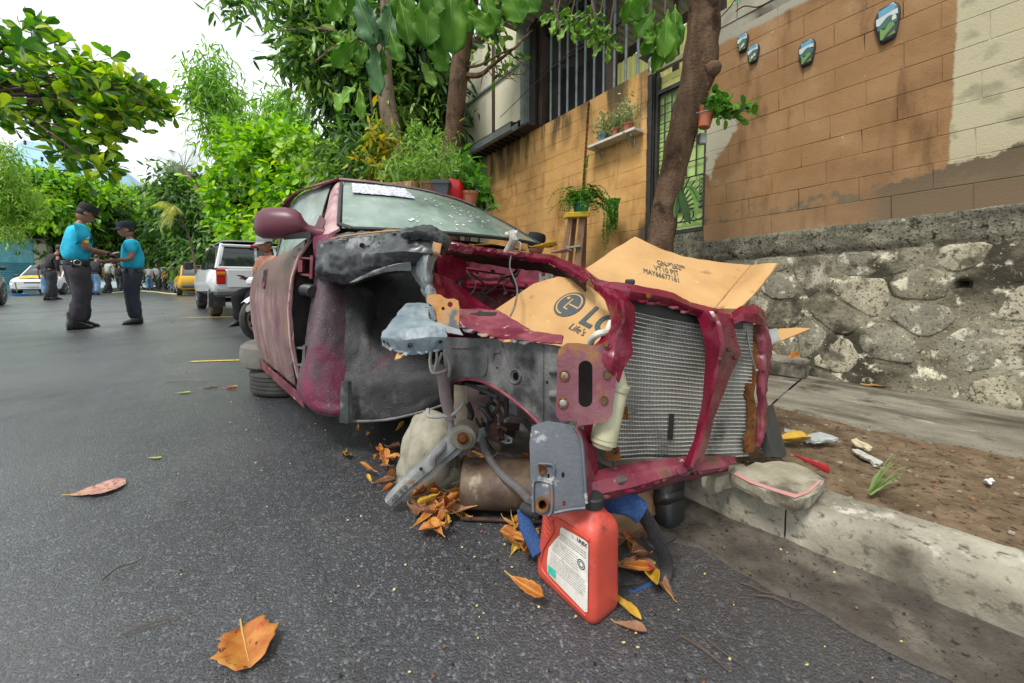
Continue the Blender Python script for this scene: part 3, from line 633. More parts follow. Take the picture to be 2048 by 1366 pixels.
# loose cables
for k, px in enumerate([[(1472, 22, 2.7), (1490, 12, 2.6), (1515, 14, 2.5), (1545, 0, 2.4)], [(1440, 36, 2.9), (1460, 14, 2.8), (1475, -8, 2.7)], [(1000, 235, 4.7), (1088, 150, 4.3), (1180, 70, 4.0), (1290, -30, 3.7)]]):
    b = MB(); b.tube([P(*q) for q in px], .004, 6, True, 6); tag(b.build('cable', blackm), ['drooping black cable over the coping by the green sheet', 'short black cable beside the leaning trunk top', 'thin cable slanting across the barred opening'][k], 'cable')
# ================================================================ TREES AND PLANTS
def mesh_np(name, V, F, mat, parent=None, smooth=False):
    V = np.asarray(V, np.float32); F = np.asarray(F, np.int32); me = bpy.data.meshes.new(name)
    me.vertices.add(len(V)); me.vertices.foreach_set('co', (V - np.array(_base(parent), np.float32)).ravel())
    k = F.shape[1]; me.loops.add(F.size); me.loops.foreach_set('vertex_index', F.ravel())
    me.polygons.add(len(F)); me.polygons.foreach_set('loop_start', np.arange(0, F.size, k, dtype=np.int32))
    me.polygons.foreach_set('loop_total', np.full(len(F), k, np.int32))
    if smooth: me.polygons.foreach_set('use_smooth', np.ones(len(F), bool))
    me.materials.append(mat); me.update(calc_edges=True); return link(name, me, parent)
SHAPES = {  # half-width profile along the leaf
    'lance': ([0, .3, .65, 1], [.02, .5, .42, .0]), 'obov': ([0, .3, .7, .92, 1], [.04, .22, .5, .34, .0]),
    'round': ([0, .25, .6, .9, 1], [.05, .42, .5, .3, .0]), 'blade': ([0, .5, 1], [.35, .5, 0])}
def leaf_cloud(base, axis, length, wr, shape='lance', fold=.25, curl=.15, rng=RNG):
    """vectorised leaves: base points, unit axes, lengths -> verts, quads"""
    n = len(base); xs, ws = SHAPES[shape]; k = len(xs)
    ax = axis / (np.linalg.norm(axis, axis=1, keepdims=True) + 1e-9)
    rv = rng.normal(size=(n, 3)); rv[:, 2] += 1.4
    sd = np.cross(ax, rv); sd /= (np.linalg.norm(sd, axis=1, keepdims=True) + 1e-9)
    up = np.cross(sd, ax)
    V = np.zeros((n, k * 3, 3)); L_ = length[:, None]
    for i, (x, w) in enumerate(zip(xs, ws)):
        c = base + ax * L_ * x - up * L_ * curl * x * x
        hw = L_ * wr * w
        V[:, i * 3] = c - sd * hw + up * hw * fold; V[:, i * 3 + 1] = c; V[:, i * 3 + 2] = c + sd * hw + up * hw * fold
    q = []
    for i in range(k - 1):
        a = i * 3; q += [(a, a + 1, a + 4, a + 3), (a + 1, a + 2, a + 5, a + 4)]
    F = (np.array(q)[None] + (np.arange(n) * k * 3)[:, None, None]).reshape(-1, 4)
    return V.reshape(-1, 3), F
def blob_points(blobs, n, rng, shell=.55):
    """blobs in pixels (u, v, ru, rv, d[, weight])"""
    w = np.array([b_[2] * b_[3] * (b_[5] if len(b_) > 5 else 1) for b_ in blobs], float); w /= w.sum()
    out = []; outn = []
    for b_, k in zip(blobs, rng.multinomial(n, w)):
        u, v, ru, rv, d = b_[:5]; c = np.array(P(u, v, d)); r_ = np.array([ru / FPX * d, min(ru, rv) / FPX * d, rv / FPX * d])
        q = rng.normal(size=(k, 3)); q /= np.linalg.norm(q, axis=1, keepdims=True)
        rad = (shell + (1 - shell) * rng.random((k, 1))) * (1 + .18 * rng.normal(size=(k, 1)))
        out.append(c + q * rad * r_); outn.append(q)
    return np.concatenate(out), np.concatenate(outn)
def crown(parent, mat, blobs, nclump, per, size, wr=.35, shape='lance', droop=.5, spread=.5, shell=.5, name='crown', seed=1, fold=.25, curl=.15):
    rng = np.random.default_rng(seed); cc, cn = blob_points(blobs, nclump, rng, shell)
    base = np.repeat(cc, per, 0) + rng.normal(size=(nclump * per, 3)) * size * spread
    ax = np.repeat(cn, per, 0) * .6 + rng.normal(size=base.shape) * .75; ax[:, 2] -= droop
    V, F = leaf_cloud(base, ax, size * (.6 + .7 * rng.random(len(base))), wr, shape, fold, curl, rng)
    return mesh_np(name, V, F, mat, parent, True)
def leafm(name, cols, tl=.35, rough=.45, sc_=2.5, isl=.55, spec=.4): return M(name, cols, scale=sc_, rough=rough, leaf=tl, island=isl, spec=spec)
lf_bright = leafm('leaf_bright', [(.05, .16, .012), (.13, .34, .02), (.26, .50, .03), (.40, .56, .05)], .4)
lf_bamboo = leafm('leaf_bamboo', [(.06, .17, .02), (.17, .36, .04), (.32, .52, .08)], .45)
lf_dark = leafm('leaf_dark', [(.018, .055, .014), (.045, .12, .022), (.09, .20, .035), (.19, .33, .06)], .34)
lf_mango = leafm('leaf_mango', [(.012, .036, .012), (.028, .075, .018), (.06, .14, .03), (.14, .26, .05)], .28, .35, 4, .6, .5)
lf_mangoy = leafm('leaf_mango_young', [(.03, .08, .02), (.08, .19, .03), (.16, .31, .05), (.27, .42, .08)], .35, .4, 4, .6)
lf_almond = leafm('leaf_almond', [(.03, .09, .015), (.075, .20, .022), (.18, .34, .035), (.40, .50, .05)], .45, .4, 3, .6)
lf_acacia = leafm('leaf_acacia', [(.10, .22, .02), (.22, .40, .05), (.40, .56, .10)], .4)
lf_yellow = leafm('leaf_yellow', [(.20, .28, .03), (.38, .40, .05), (.55, .50, .10)], .4)
lf_pot = leafm('leaf_pot', [(.07, .17, .02), (.17, .32, .05), (.30, .46, .10)], .35)
lf_fern = leafm('leaf_fern', [(.03, .11, .01), (.07, .21, .02), (.14, .33, .04)], .35)
bark = M('bark_brown', [(.045, .026, .016), (.10, .062, .038), (.17, .11, .07)], scale=14, rough=.95, bump=.014, bscale=55, spec=.15, stretch=(1, 1, .3), layers=[((.22, .17, .11), 40, .66, .03, (1, 1, .35)), ((.03, .018, .01), 5, .6, .08)])
bark2 = M('bark_grey', [(.10, .075, .05), (.18, .135, .09), (.26, .20, .14)], scale=10, rough=.95, bump=.005, bscale=80, spec=.15, stretch=(1, 1, .4), layers=[((.08, .05, .03), 12, .6, .08)])
twig = M('twig', [(.05, .035, .022), (.10, .07, .045)], scale=10, rough=.9)
def tubes(lst, n=6, smooth=4):
    b_ = MB()
    for pts, r_ in lst: b_.tube(pts, r_, n, True, smooth)
    return b_
def grow(b_, p, d, ln, r_, depth, rnd, gens=3, droop=0.0, n=5):
    pts = [p]; q = Vector(p); dd = Vector(d).normalized()
    for k in range(3):
        dd = (dd + Vector((rnd.gauss(0, .16), rnd.gauss(0, .16), rnd.gauss(0, .14) - droop))).normalized(); q = q + dd * ln / 3; pts.append(q.copy())
    b_.tube(pts, [r_, r_ * .85, r_ * .7, r_ * .5], n)
    if depth < gens:
        for k in range(3): grow(b_, pts[1 + k], (dd + Vector((rnd.gauss(0, .7), rnd.gauss(0, .7), rnd.gauss(.1, .5)))).normalized(), ln * .68, r_ * .5, depth + 1, rnd, gens, droop, n)
def tree(name, label, blobs, mat, nclump, per, size, foot, tr, cat='tree', group=None, bk=None, seed=1, limb=True, **kw):
    """foot: ground point; limbs run from the trunk head to the crown blobs"""
    root = thing(name, label, cat, foot, group); crown(root, mat, blobs, nclump, per, size, seed=seed, **kw)
    rnd = random.Random(seed); f = Vector(foot); cs = [P(*b_[:3 - 1], b_[4]) for b_ in blobs]; cen = sum(cs, Vector()) / len(cs)
    head = f + Vector(((cen.x - f.x) * .35, (cen.y - f.y) * .35, max(.5, (cen.z - f.z) * .5)))
    b_ = MB(); b_.tube([f - Vector((0, 0, .1)), f * .5 + head * .5 + Vector((rnd.uniform(-.08, .08), 0, 0)), head], [tr, tr * .8, tr * .65], 10, True, 4); b_.build('trunk', bk or bark2, root)
    b_ = MB()
    for c in cs:
        m_ = head * .5 + c * .5 + Vector((rnd.gauss(0, .12), rnd.gauss(0, .12), .1)); b_.tube([head, m_, c], [tr * .5, tr * .35, tr * .12], 6, True, 4)
        for k in range(4): b_.tube([m_, c * .6 + m_ * .4 + Vector((rnd.gauss(0, .3), rnd.gauss(0, .3), rnd.gauss(.1, .3)))], [tr * .25, tr * .06], 5)
    b_.build('limbs', bk or bark2, root); return root
# far end of the street
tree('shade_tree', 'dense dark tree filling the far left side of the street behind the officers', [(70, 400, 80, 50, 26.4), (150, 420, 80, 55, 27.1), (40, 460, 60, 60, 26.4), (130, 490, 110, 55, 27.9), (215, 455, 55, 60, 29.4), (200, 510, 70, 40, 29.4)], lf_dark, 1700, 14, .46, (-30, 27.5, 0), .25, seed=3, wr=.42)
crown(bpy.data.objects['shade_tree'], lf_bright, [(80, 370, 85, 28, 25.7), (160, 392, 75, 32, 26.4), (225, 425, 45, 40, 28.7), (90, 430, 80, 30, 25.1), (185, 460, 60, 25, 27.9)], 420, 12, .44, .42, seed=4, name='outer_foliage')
tree('shade_tree', 'yellow green tree closing the street beyond the far group of people', [(270, 440, 60, 55, 35.1), (310, 500, 60, 50, 36.4), (250, 500, 50, 50, 36.4), (300, 405, 40, 25, 37.7)], lf_bright, 900, 12, .6, (-33, 36, 0), .22, seed=5, wr=.5)
tree('shade_tree', 'dark drooping tree standing above the pickup and the far group', [(375, 385, 50, 50, 27.8), (400, 450, 60, 60, 26.8), (360, 490, 45, 55, 29.6), (420, 520, 50, 50, 25.9), (350, 430, 35, 40, 30.5)], lf_dark, 1100, 12, .5, (-20.5, 27.5, .1), .18, seed=6, wr=.3, droop=.9)
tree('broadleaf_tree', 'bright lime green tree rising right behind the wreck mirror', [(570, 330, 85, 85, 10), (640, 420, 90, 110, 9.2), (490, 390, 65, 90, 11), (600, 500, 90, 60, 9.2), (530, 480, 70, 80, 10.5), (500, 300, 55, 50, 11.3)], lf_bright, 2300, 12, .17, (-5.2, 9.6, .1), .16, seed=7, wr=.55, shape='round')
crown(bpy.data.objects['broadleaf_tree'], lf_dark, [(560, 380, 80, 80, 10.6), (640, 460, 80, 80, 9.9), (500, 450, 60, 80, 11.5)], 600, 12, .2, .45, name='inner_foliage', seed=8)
tree('bamboo', 'tall feathery bamboo leaning against the white sky', [(425, 140, 42, 34, 12), (400, 180, 46, 26, 12), (440, 200, 52, 48, 12), (455, 260, 48, 52, 12), (480, 300, 40, 45, 12), (560, 215, 38, 34, 11.5), (560, 275, 62, 50, 11.5), (590, 250, 40, 40, 11.5)], lf_bamboo, 620, 14, .26, (-6.3, 11.8, .1), .05, seed=9, wr=.16, droop=1.2, spread=.8, shell=.2)
tree('acacia', 'feathery yellow green acacia branch hanging over the blue hut', [(5, 340, 34, 35, 8), (10, 400, 40, 45, 8), (5, 450, 26, 40, 8), (50, 405, 32, 30, 8.3), (0, 300, 24, 20, 8)], lf_acacia, 420, 16, .10, (-13.5, 8.4, 0), .12, seed=10, wr=.2, droop=.7, spread=1.0)
# bare tree far off
bt = thing('bare_tree', 'leafless pale tree far away above the street end', 'tree', (-28, 34, 0)); b = MB(); rnd = random.Random(4)
for u in (180, 225, 262, 300, 330): grow(b, P(u, 470, 34), (rnd.uniform(-.2, .2), 0, 1), 3.3, .045, 0, rnd, 4, 0, 4)
b.build('branches', M('pale_twig', [(.36, .31, .28), (.46, .42, .38)], rough=.9), bt, False); b = MB(); b.tube([Vector((-28, 34, 0)), P(250, 470, 34)], [.3, .2], 8); b.build('trunk', bark2, bt)
# palms
def frond(b_, p, tip, sag, n=26, ln=.5, w=.03):
    p, tip = Vector(p), Vector(tip); pts = [p.lerp(tip, f) + Vector((0, 0, sag * math.sin(f * math.pi * .8))) for f in np.linspace(0, 1, 9)]; b_.tube(pts, [.02, .018, .016, .014, .012, .01, .008, .006, .004], 4)
    ax = (tip - p).normalized(); sd = ax.cross(Vector((0, 0, 1))).normalized()
    for k in range(2, n):
        f = k / n; c = p.lerp(tip, f) + Vector((0, 0, sag * math.sin(f * math.pi * .8))); l = ln * (1 - .6 * abs(f - .4))
        for s_ in (-1, 1):
            e_ = c + (sd * s_ * .7 + ax * .6 - Vector((0, 0, .55))).normalized() * l; m_ = (c + e_) / 2 + Vector((0, 0, .06 * l))
            b_.add([list(c), list(m_ + ax * w), list(e_), list(m_ - ax * w)], [(0, 1, 2, 3)])
pm = thing('palm', 'small yellow palm drooping at the end of the street', 'palm tree', G(400, 606)); b = MB()
for tp in ((312, 415), (318, 462), (338, 462), (330, 440), (352, 430)): frond(b, P(348, 415, 13.2), P(tp[0], tp[1], 13 + random.uniform(-.4, .3)), .2, ln=.42, w=.014)
b.build('fronds', lf_yellow, pm, False); b = MB(); b.tube([G(400, 606), P(380, 480, 13.3), P(348, 415, 13.2)], [.035, .03, .025], 8, True, 4); b.build('trunk', twig, pm)
pm = thing('palm', 'grey palm tips above the dark tree against the sky', 'palm tree', (-10.6, 16.5, 0)); b = MB()
for tp in ((310, 322), (330, 350), (380, 290), (352, 312), (405, 300), (360, 355)): frond(b, P(368, 338, 16.5), P(tp[0], tp[1], 16.5), .3, ln=.5, w=.011)
b.build('fronds', leafm('leaf_palm_grey', [(.18, .24, .15), (.3, .37, .25)], .3), pm, False); b = MB(); b.tube([Vector((-10.6, 16.5, 0)), P(368, 338, 16.5)], [.12, .08], 8); b.build('trunk', bark2, pm)
# hill
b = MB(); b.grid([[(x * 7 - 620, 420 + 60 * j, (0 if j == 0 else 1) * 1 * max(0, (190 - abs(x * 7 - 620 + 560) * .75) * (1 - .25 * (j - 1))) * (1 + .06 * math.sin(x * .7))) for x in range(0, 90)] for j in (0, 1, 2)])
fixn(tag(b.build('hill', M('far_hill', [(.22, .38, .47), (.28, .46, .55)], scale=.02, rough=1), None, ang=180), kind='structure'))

# ---------------------------------------------------------------- almond branch on the left
def rosettes(pts, dirs, size, rng, per=7, wr=.5, shape='obov'):
    n = len(pts); d = np.repeat(dirs, per, 0); ph = np.tile(np.linspace(0, 2 * np.pi, per, endpoint=False), n) + rng.random(n * per)
    o1 = np.cross(d, np.tile([[.3, .2, 1.]], (n * per, 1))); o1 /= np.linalg.norm(o1, axis=1, keepdims=True) + 1e-9; o2 = np.cross(d, o1)
    ax = d * .55 + (o1 * np.cos(ph)[:, None] + o2 * np.sin(ph)[:, None]) * .85 + rng.normal(size=d.shape) * .18; ax[:, 2] -= .12
    return leaf_cloud(np.repeat(pts, per, 0), ax, size * (.65 + .6 * rng.random(n * per)), wr, shape, .18, .18, rng)
al = thing('almond_tree', 'almond tree branch of broad leaves reaching in over the street from the left', 'tree', (-6.8, 4.2, 0))
rng = np.random.default_rng(5); rnd = random.Random(5); tips = []; b = MB()
joint = P(-60, 190, 4.6)
b.tube([Vector((-6.8, 4.2, -.1)), Vector((-6.7, 4.3, 1.5)), joint], [.16, .13, .08], 10, True, 4)
fan = [(45, 60), (85, 75), (100, 130), (150, 130), (185, 145), (215, 165), (260, 165), (300, 185), (325, 205), (290, 215), (255, 235), (225, 250), (190, 245), (160, 225), (120, 215), (80, 225), (40, 220), (10, 170), (30, 110), (60, 150), (100, 175), (140, 185), (180, 200), (220, 205), (250, 200), (140, 265), (155, 300), (170, 318), (185, 325), (110, 258), (10, 90), (5, 225), (60, 240), (70, 100), (130, 160), (200, 180), (165, 160), (90, 200), (240, 180), (280, 200)]
for u, v in fan:
    e_ = P(u, v, 4.6 + rnd.uniform(-.45, .45)); m_ = joint.lerp(e_, .55) + Vector((0, rnd.uniform(-.1, .1), rnd.uniform(-.02, .14)))
    b.tube([joint, m_, e_], [.02, .012, .005], 5, True, 4); tips.append(e_)
    for k in range(5): tips.append(e_ + Vector((rnd.gauss(0, .14), rnd.gauss(0, .2), rnd.gauss(0, .09)))); b.tube([m_.lerp(e_, .6), tips[-1]], [.006, .003], 4)
b.build('branches', twig, al)
dirs = rng.normal(size=(len(tips), 3)) * .4 + np.array([.55, -.1, .35]); dirs /= np.linalg.norm(dirs, axis=1, keepdims=True)
V, F = rosettes(np.array([list(t) for t in tips]), dirs, .165, rng, 8, .52); mesh_np('crown', V, F, lf_almond, al, True)

# ---------------------------------------------------------------- street trees by the wreck
mg = thing('mango_tree', 'dark mango tree with a straight grey trunk rising behind the wreck roof', 'tree', (-1.42, 4.6, .15))
b = MB(); b.tube([Vector((-1.30, 4.6, .0)), P(795, 345, 4.6), P(787, 280, 4.6), P(772, 190, 4.6), P(768, 120, 4.6), P(775, 20, 4.6), P(770, -80, 4.6)], [.125, .115, .105, .095, .088, .08, .07], 14, True, 4); b.build('trunk', bark2, mg)
b = MB(); rnd = random.Random(8)
for tp in ((560, 60), (620, 130), (700, 100), (690, 20), (830, 60), (640, -60), (800, -120), (860, -20)):
    e_ = P(tp[0], tp[1], 4.8 + rnd.uniform(-.5, .8)); h_ = P(772, 60 + rnd.uniform(-60, 60), 4.6); b.tube([h_, h_.lerp(e_, .5) + Vector((0, 0, .15)), e_], [.026, .016, .006], 6, True, 4)
b.build('limbs', bark2, mg)
crown(mg, lf_mango, [(720, 200, 70, 90, 5.3), (760, 110, 90, 80, 5.3), (850, 190, 90, 80, 5.6), (850, 265, 60, 50, 5.6), (720, 285, 55, 55, 5.7), (830, 300, 65, 40, 5.8), (800, 30, 110, 60, 5.2), (650, 60, 60, 50, 5.2), (740, 340, 50, 45, 5.8)], 1150, 9, .20, .22, 'lance', 1.0, .6, .3, seed=12)
crown(mg, lf_mangoy, [(600, 50, 60, 60, 5), (630, 120, 60, 50, 5), (600, 110, 40, 40, 5), (650, 185, 40, 35, 5), (690, 40, 50, 50, 4.9), (625, 5, 80, 30, 5), (700, 110, 50, 60, 4.9), (500, 5, 60, 16, 5), (450, 6, 30, 10, 5), (800, 200, 60, 50, 5)], 420, 9, .16, .26, 'lance', .5, .7, .3, name='young_foliage', seed=13)
for u, v in ((651, 100), (656, 92), (735, 80)):
    b = MB(); b.lathe(P(u, v, 4.75), [(.004, .07), (.02, .05), (.032, .01), (.03, -.03), (.016, -.06), (.002, -.07)], 10); b.tube([P(u, v, 4.75) + Vector((0, 0, .06)), P(u + 3, v - 40, 4.8)], .003, 4); b.build('fruit', M('mango_fruit', [(.22, .34, .10), (.30, .42, .14)], rough=.4), mg)
t2 = thing('almond_tree', 'slim brown trunk standing between the wreck roof and the cream house', 'tree', P(905, 480, 4.2).xy.to_3d() + Vector((0, 0, .15)))
b = MB(); b.tube([Vector((P(900, 480, 4.2).x, 4.2, .0)), P(902, 340, 4.2), P(908, 260, 4.2), P(915, 180, 4.2), P(925, 90, 4.2), P(938, 0, 4.15), P(945, -80, 4.1)], [.11, .10, .096, .096, .098, .10, .10], 14, True, 4)
b.build('trunk', bark, t2); b = MB(); rnd = random.Random(3)
b.tube([P(925, 150, 4.2), P(960, 150, 4.1), P(985, 130, 4.0), P(1030, 95, 3.95), P(1065, 60, 3.9)], [.03, .028, .02, .012, .006], 6, True, 4)
b.tube([P(922, 135, 4.2), P(960, 130, 4.1), P(1000, 108, 4.0), P(1036, 92, 3.9), P(1048, 70, 3.9)], [.018, .014, .011, .008, .004], 6, True, 4)
for u, v, du, dv in ((975, 130, 20, 30), (990, 125, 10, 40), (1000, 118, 30, 30), (1015, 105, 40, 30), (1025, 150, 30, 0), (985, 140, 50, 15), (1010, 120, 25, 45), (1040, 88, 20, -40), (970, 142, -10, 40)):
    a_ = P(u, v, 4.0); c_ = P(u + du, v + dv, 3.95); b.tube([a_, a_.lerp(c_, .5) + Vector((rnd.uniform(-.04, .04), 0, rnd.uniform(-.05, .02))), c_], [.007, .005, .002], 4, True, 3)
    b.tube([a_.lerp(c_, .6), c_ + Vector((rnd.uniform(-.1, .12), 0, rnd.uniform(-.08, .1)))], [.003, .0015], 4)
b.build('bare_branch', bark, t2)
t3 = thing('almond_tree', 'thick leaning almond trunk in front of the green gate', 'tree', P(1318, 545, 2.55).xy.to_3d() + Vector((0, 0, .15)))
b = MB(); px = [(1276, 775), (1296, 650), (1316, 520), (1325, 450), (1338, 380), (1356, 300), (1376, 220), (1395, 150), (1404, 90), (1408, 30), (1412, -40), (1416, -140)]
g_ = []
for k, (u, v) in enumerate(px): g_.append(P(u, v, 2.66 - .012 * k))
b.tube(g_, [.135, .112, .094, .087, .085, .087, .093, .106, .1, .096, .096, .098], 20, True, 5)
for k in range(len(b.v[0])): p_ = Vector(b.v[0][k]); b.v[0][k] += np.array(mnoise.noise_vector(p_ * 9)) * .012 + np.array(mnoise.noise_vector(p_ * 26)) * .006
b.build('trunk', bark, t3, ang=180)
kn = P(1425, 138, 2.5); b = MB(); b.lathe(kn, [(.05, -.05), (.052, 0), (.038, .035), (.015, .05)], 12, (.9, -.2, .3)); b.build('knot', bark, t3)
# ================================================================ THE WRECKED CAR
wine = M('wine_paint', [(.065, .002, .009), (.13, .004, .020), (.21, .009, .036)], scale=8, rough=.24, rvar=.1, spec=.38, coat=.12, bump=.0012, bscale=40, layers=[((.22, .09, .10), 12, .70, .04, None, .7), ((.045, .018, .012), 16, .66, .03, None, .85), ((.30, .25, .22), 110, .72, .02, None, .8)])
wine_dk = M('wine_mirror_paint', [(.075, .010, .022), (.10, .014, .030), (.135, .024, .044)], scale=3, rough=.42, rvar=.06, spec=.5, layers=[((.28, .14, .15), 30, .72, .03, None, .7)])
faded = M('faded_wine_paint', [(.10, .008, .022), (.17, .026, .044), (.26, .085, .095)], scale=11, rough=.6, rvar=.15, layers=[((.12, .008, .026), 7, .57, .06, None, .3), ((.44, .36, .32), 20, .66, .04, None, .8), ((.10, .05, .028), 11, .62, .05, None, .85)], bump=.002, bscale=60)
doorm = M('dusty_door_paint', [(.11, .034, .040), (.175, .082, .086), (.25, .15, .15)], scale=3, rough=.38, rvar=.12, stretch=(1, 1, .5), bump=.0008, bscale=40, layers=[((.31, .215, .21), 11, .58, .14, (1, 1, .22), .7), ((.12, .035, .045), 5, .62, .10, (1, 1, .45), .4), ((.20, .15, .07), 4, .62, .10, (1, 1, .5), .6), ((.44, .38, .34), 60, .68, .04, (1, 1, .15), .8)])
pillarm = M('pink_dust_pillar_paint', [(.26, .10, .12), (.40, .25, .25), (.50, .36, .35)], scale=8, rough=.5, rvar=.1, layers=[((.14, .02, .04), 9, .6, .08)])
seal_k = M('black_underseal', [(.016, .016, .017), (.036, .036, .038), (.075, .075, .077)], scale=8, rough=.55, rvar=.15, bump=.005, bscale=150, spec=.45, layers=[((.12, .12, .11), 6, .63, .07), ((.10, .010, .038), 3.1, .63, .06), ((.10, .10, .095), 60, .66, .04), ((.30, .29, .27), 140, .72, .02)])
seal_w = M('overspray_wine', [(.035, .030, .034), (.07, .045, .055), (.13, .08, .10)], scale=6, rough=.55, rvar=.1, bump=.004, bscale=170, layers=[((.15, .010, .045), 2.3, .50, .07, None, .4), ((.26, .22, .23), 130, .64, .04), ((.02, .02, .022), 3.4, .58, .08)])
rail_k = M('satin_black_rail', [(.008, .009, .010), (.026, .029, .032), (.075, .08, .085)], scale=6, rough=.38, rvar=.14, spec=.55, bump=.0015, bscale=40, layers=[((.22, .23, .23), 4.5, .62, .08), ((.20, .10, .04), 16, .69, .03, None, .9), ((.32, .30, .27), 120, .73, .02)])
apron_g = M('grey_apron', [(.045, .045, .046), (.10, .10, .10), (.18, .177, .17)], scale=14, rough=.6, rvar=.12, bump=.0025, bscale=110, layers=[((.27, .26, .22), 5, .64, .06), ((.12, .085, .095), 9, .66, .05), ((.02, .02, .022), 3, .64, .05)])
torn_g = M('torn_pale_grey', [(.10, .115, .12), (.20, .22, .225), (.34, .36, .36)], scale=7, rough=.5, rvar=.14, bump=.0018, bscale=60, layers=[((.035, .04, .045), 6, .58, .07), ((.28, .15, .07), 18, .68, .03, None, .9)])
blueg = M('blue_grey_primer', [(.08, .11, .13), (.16, .20, .225), (.29, .33, .345)], scale=13, rough=.5, rvar=.12, bump=.0015, bscale=70, layers=[((.50, .33, .16), 13, .67, .04, None, .9), ((.05, .06, .075), 5, .62, .07), ((.16, .06, .025), 19, .69, .03, None, .95)])
slate = M('slate_bracket', [(.022, .027, .036), (.048, .056, .070), (.09, .098, .115)], scale=5, rough=.5, rvar=.14, bump=.0015, bscale=80, layers=[((.36, .36, .36), 13, .60, .04, None, .7), ((.16, .07, .038), 10, .61, .05, None, .9), ((.40, .39, .38), 170, .73, .02)])
rust = M('rust', [(.05, .02, .010), (.13, .052, .018), (.25, .11, .034)], scale=16, rough=.95, bump=.004, bscale=90, spec=.1, layers=[((.035, .018, .010), 22, .6, .06), ((.42, .24, .08), 30, .68, .04)])
rust_pl = M('rusted_wine_plate', [(.085, .018, .032), (.145, .045, .06), (.22, .11, .115)], scale=7, rough=.6, rvar=.12, bump=.002, bscale=90, layers=[((.24, .11, .04), 6.5, .575, .05, None, .95), ((.20, .010, .045), 4, .63, .06, None, .35), ((.42, .36, .32), 140, .70, .025)])
rust_or = M('orange_rust_bracket', [(.30, .13, .04), (.40, .20, .06), (.28, .20, .17)], scale=13, rough=.85, bump=.003, bscale=80, layers=[((.09, .10, .11), 9, .60, .05), ((.46, .27, .08), 14, .62, .05)])
rust_dk = M('dark_rust_underside', [(.018, .010, .009), (.05, .022, .016), (.11, .05, .03)], scale=9, rough=.9, bump=.004, bscale=70)
undr = M('grime_shade_black', [(.006, .006, .006), (.014, .013, .012), (.03, .026, .022)], scale=8, rough=.85, bump=.004, bscale=40)  # near-black: underside shade put into the colour along with grime
rubber = M('tyre_rubber', [(.018, .017, .016), (.035, .033, .031), (.06, .056, .05)], scale=8, rough=.8, bump=.002, bscale=90, layers=[((.15, .13, .10), 7, .64, .1)])
trimk = M('black_trim', [(.012, .012, .013), (.03, .03, .031)], scale=10, rough=.5, rvar=.1)
alu = M('radiator_aluminium', [(.40, .39, .35), (.56, .55, .50), (.68, .67, .61)], scale=6, rough=.5, metal=.2, layers=[((.10, .095, .085), 5, .60, .1)])
zinc = M('zinc_bolt', [(.14, .14, .135), (.24, .24, .23)], scale=30, rough=.45, metal=.7, layers=[((.20, .09, .04), 40, .62, .05)])
N, L = nodes(doorm); b_ = N['Principled BSDF']; geo = [n for n in N if n.type == 'NEW_GEOMETRY'][0]; sx_ = N.new('ShaderNodeSeparateXYZ'); L.new(geo.outputs['Position'], sx_.inputs[0]); nq = N.new('ShaderNodeTexNoise'); nq.inputs['Scale'].default_value = 16; nq.inputs['Detail'].default_value = 8; L.new(geo.outputs['Position'], nq.inputs['Vector'])
mq = N.new('ShaderNodeMath'); mq.operation = 'MULTIPLY_ADD'; mq.inputs[1].default_value = .22; L.new(nq.outputs['Fac'], mq.inputs[0]); L.new(sx_.outputs[2], mq.inputs[2]); rq_ = N.new('ShaderNodeMapRange'); rq_.inputs[1].default_value = .80; rq_.inputs[2].default_value = .86; rq_.inputs[4].default_value = .72; L.new(mq.outputs[0], rq_.inputs[0])
xq = N.new('ShaderNodeMix'); xq.data_type = 'RGBA'; L.new(rq_.outputs[0], xq.inputs[0]); L.new(b_.inputs['Base Color'].links[0].from_socket, xq.inputs[6]); xq.inputs[7].default_value = (.105, .062, .042, 1); L.new(xq.outputs[2], b_.inputs['Base Color'])
car = thing('wrecked_car', 'wine red wrecked sedan stripped of its front fender, bonnet and wheels, propped at the kerb', 'car', C(1.9, 1.27, 0.0))
def part(name, rows, nr, nc, mat, amp=0.0, cs=9, th=.004, edge=0.0, seed=0, parent=None, ang=30, world=False, lin=''):
    g_ = surf([[q if world else P(*q) for q in r_] for r_ in rows], nr, nc, lin)
    if amp or edge: g_ = crumple(g_, amp, cs, seed, edge)
    if amp > .003: g_ = crumple(g_, amp * .32, cs * 3.1, seed + 4)
    b_ = MB(); b_.grid(g_, th); return fixn(b_.build(name, mat, parent or car, ang=ang))
def pplate(name, fn, outline, holes, mat, th=.004, parent=None, jag=None):
    o_ = wobble(outline, *jag) if jag else outline
    b_ = MB(); b_.plate([fn(*q) for q in o_], holes, th); return fixn(b_.build(name, mat, parent or car, ang=40))
def rim(fn, u, v, r_, mat, parent, off=.003, ry=None, t_=.0025, n=16):
    b_ = MB(); pts = circ(fn, u, v, r_, n, ry); pts = [p_ - (p_ - Vector((0, 0, CAMH))).normalized() * off for p_ in pts]
    b_.tube(pts + pts[:1], t_, 5, False); return b_.build('hole_lip', mat, parent)
def bolt(u, v, d, r_, parent, mat=None, depth=.012):
    p_ = P(u, v, d); ax = (Vector((0, 0, CAMH)) - p_).normalized(); b_ = MB(); b_.lathe(p_, [(r_ * 1.5, -.004), (r_ * 1.5, .002), (r_, .002), (r_, depth * .7), (r_ * .8, depth)], 8, ax); return b_.build('bolt', mat or zinc, parent)
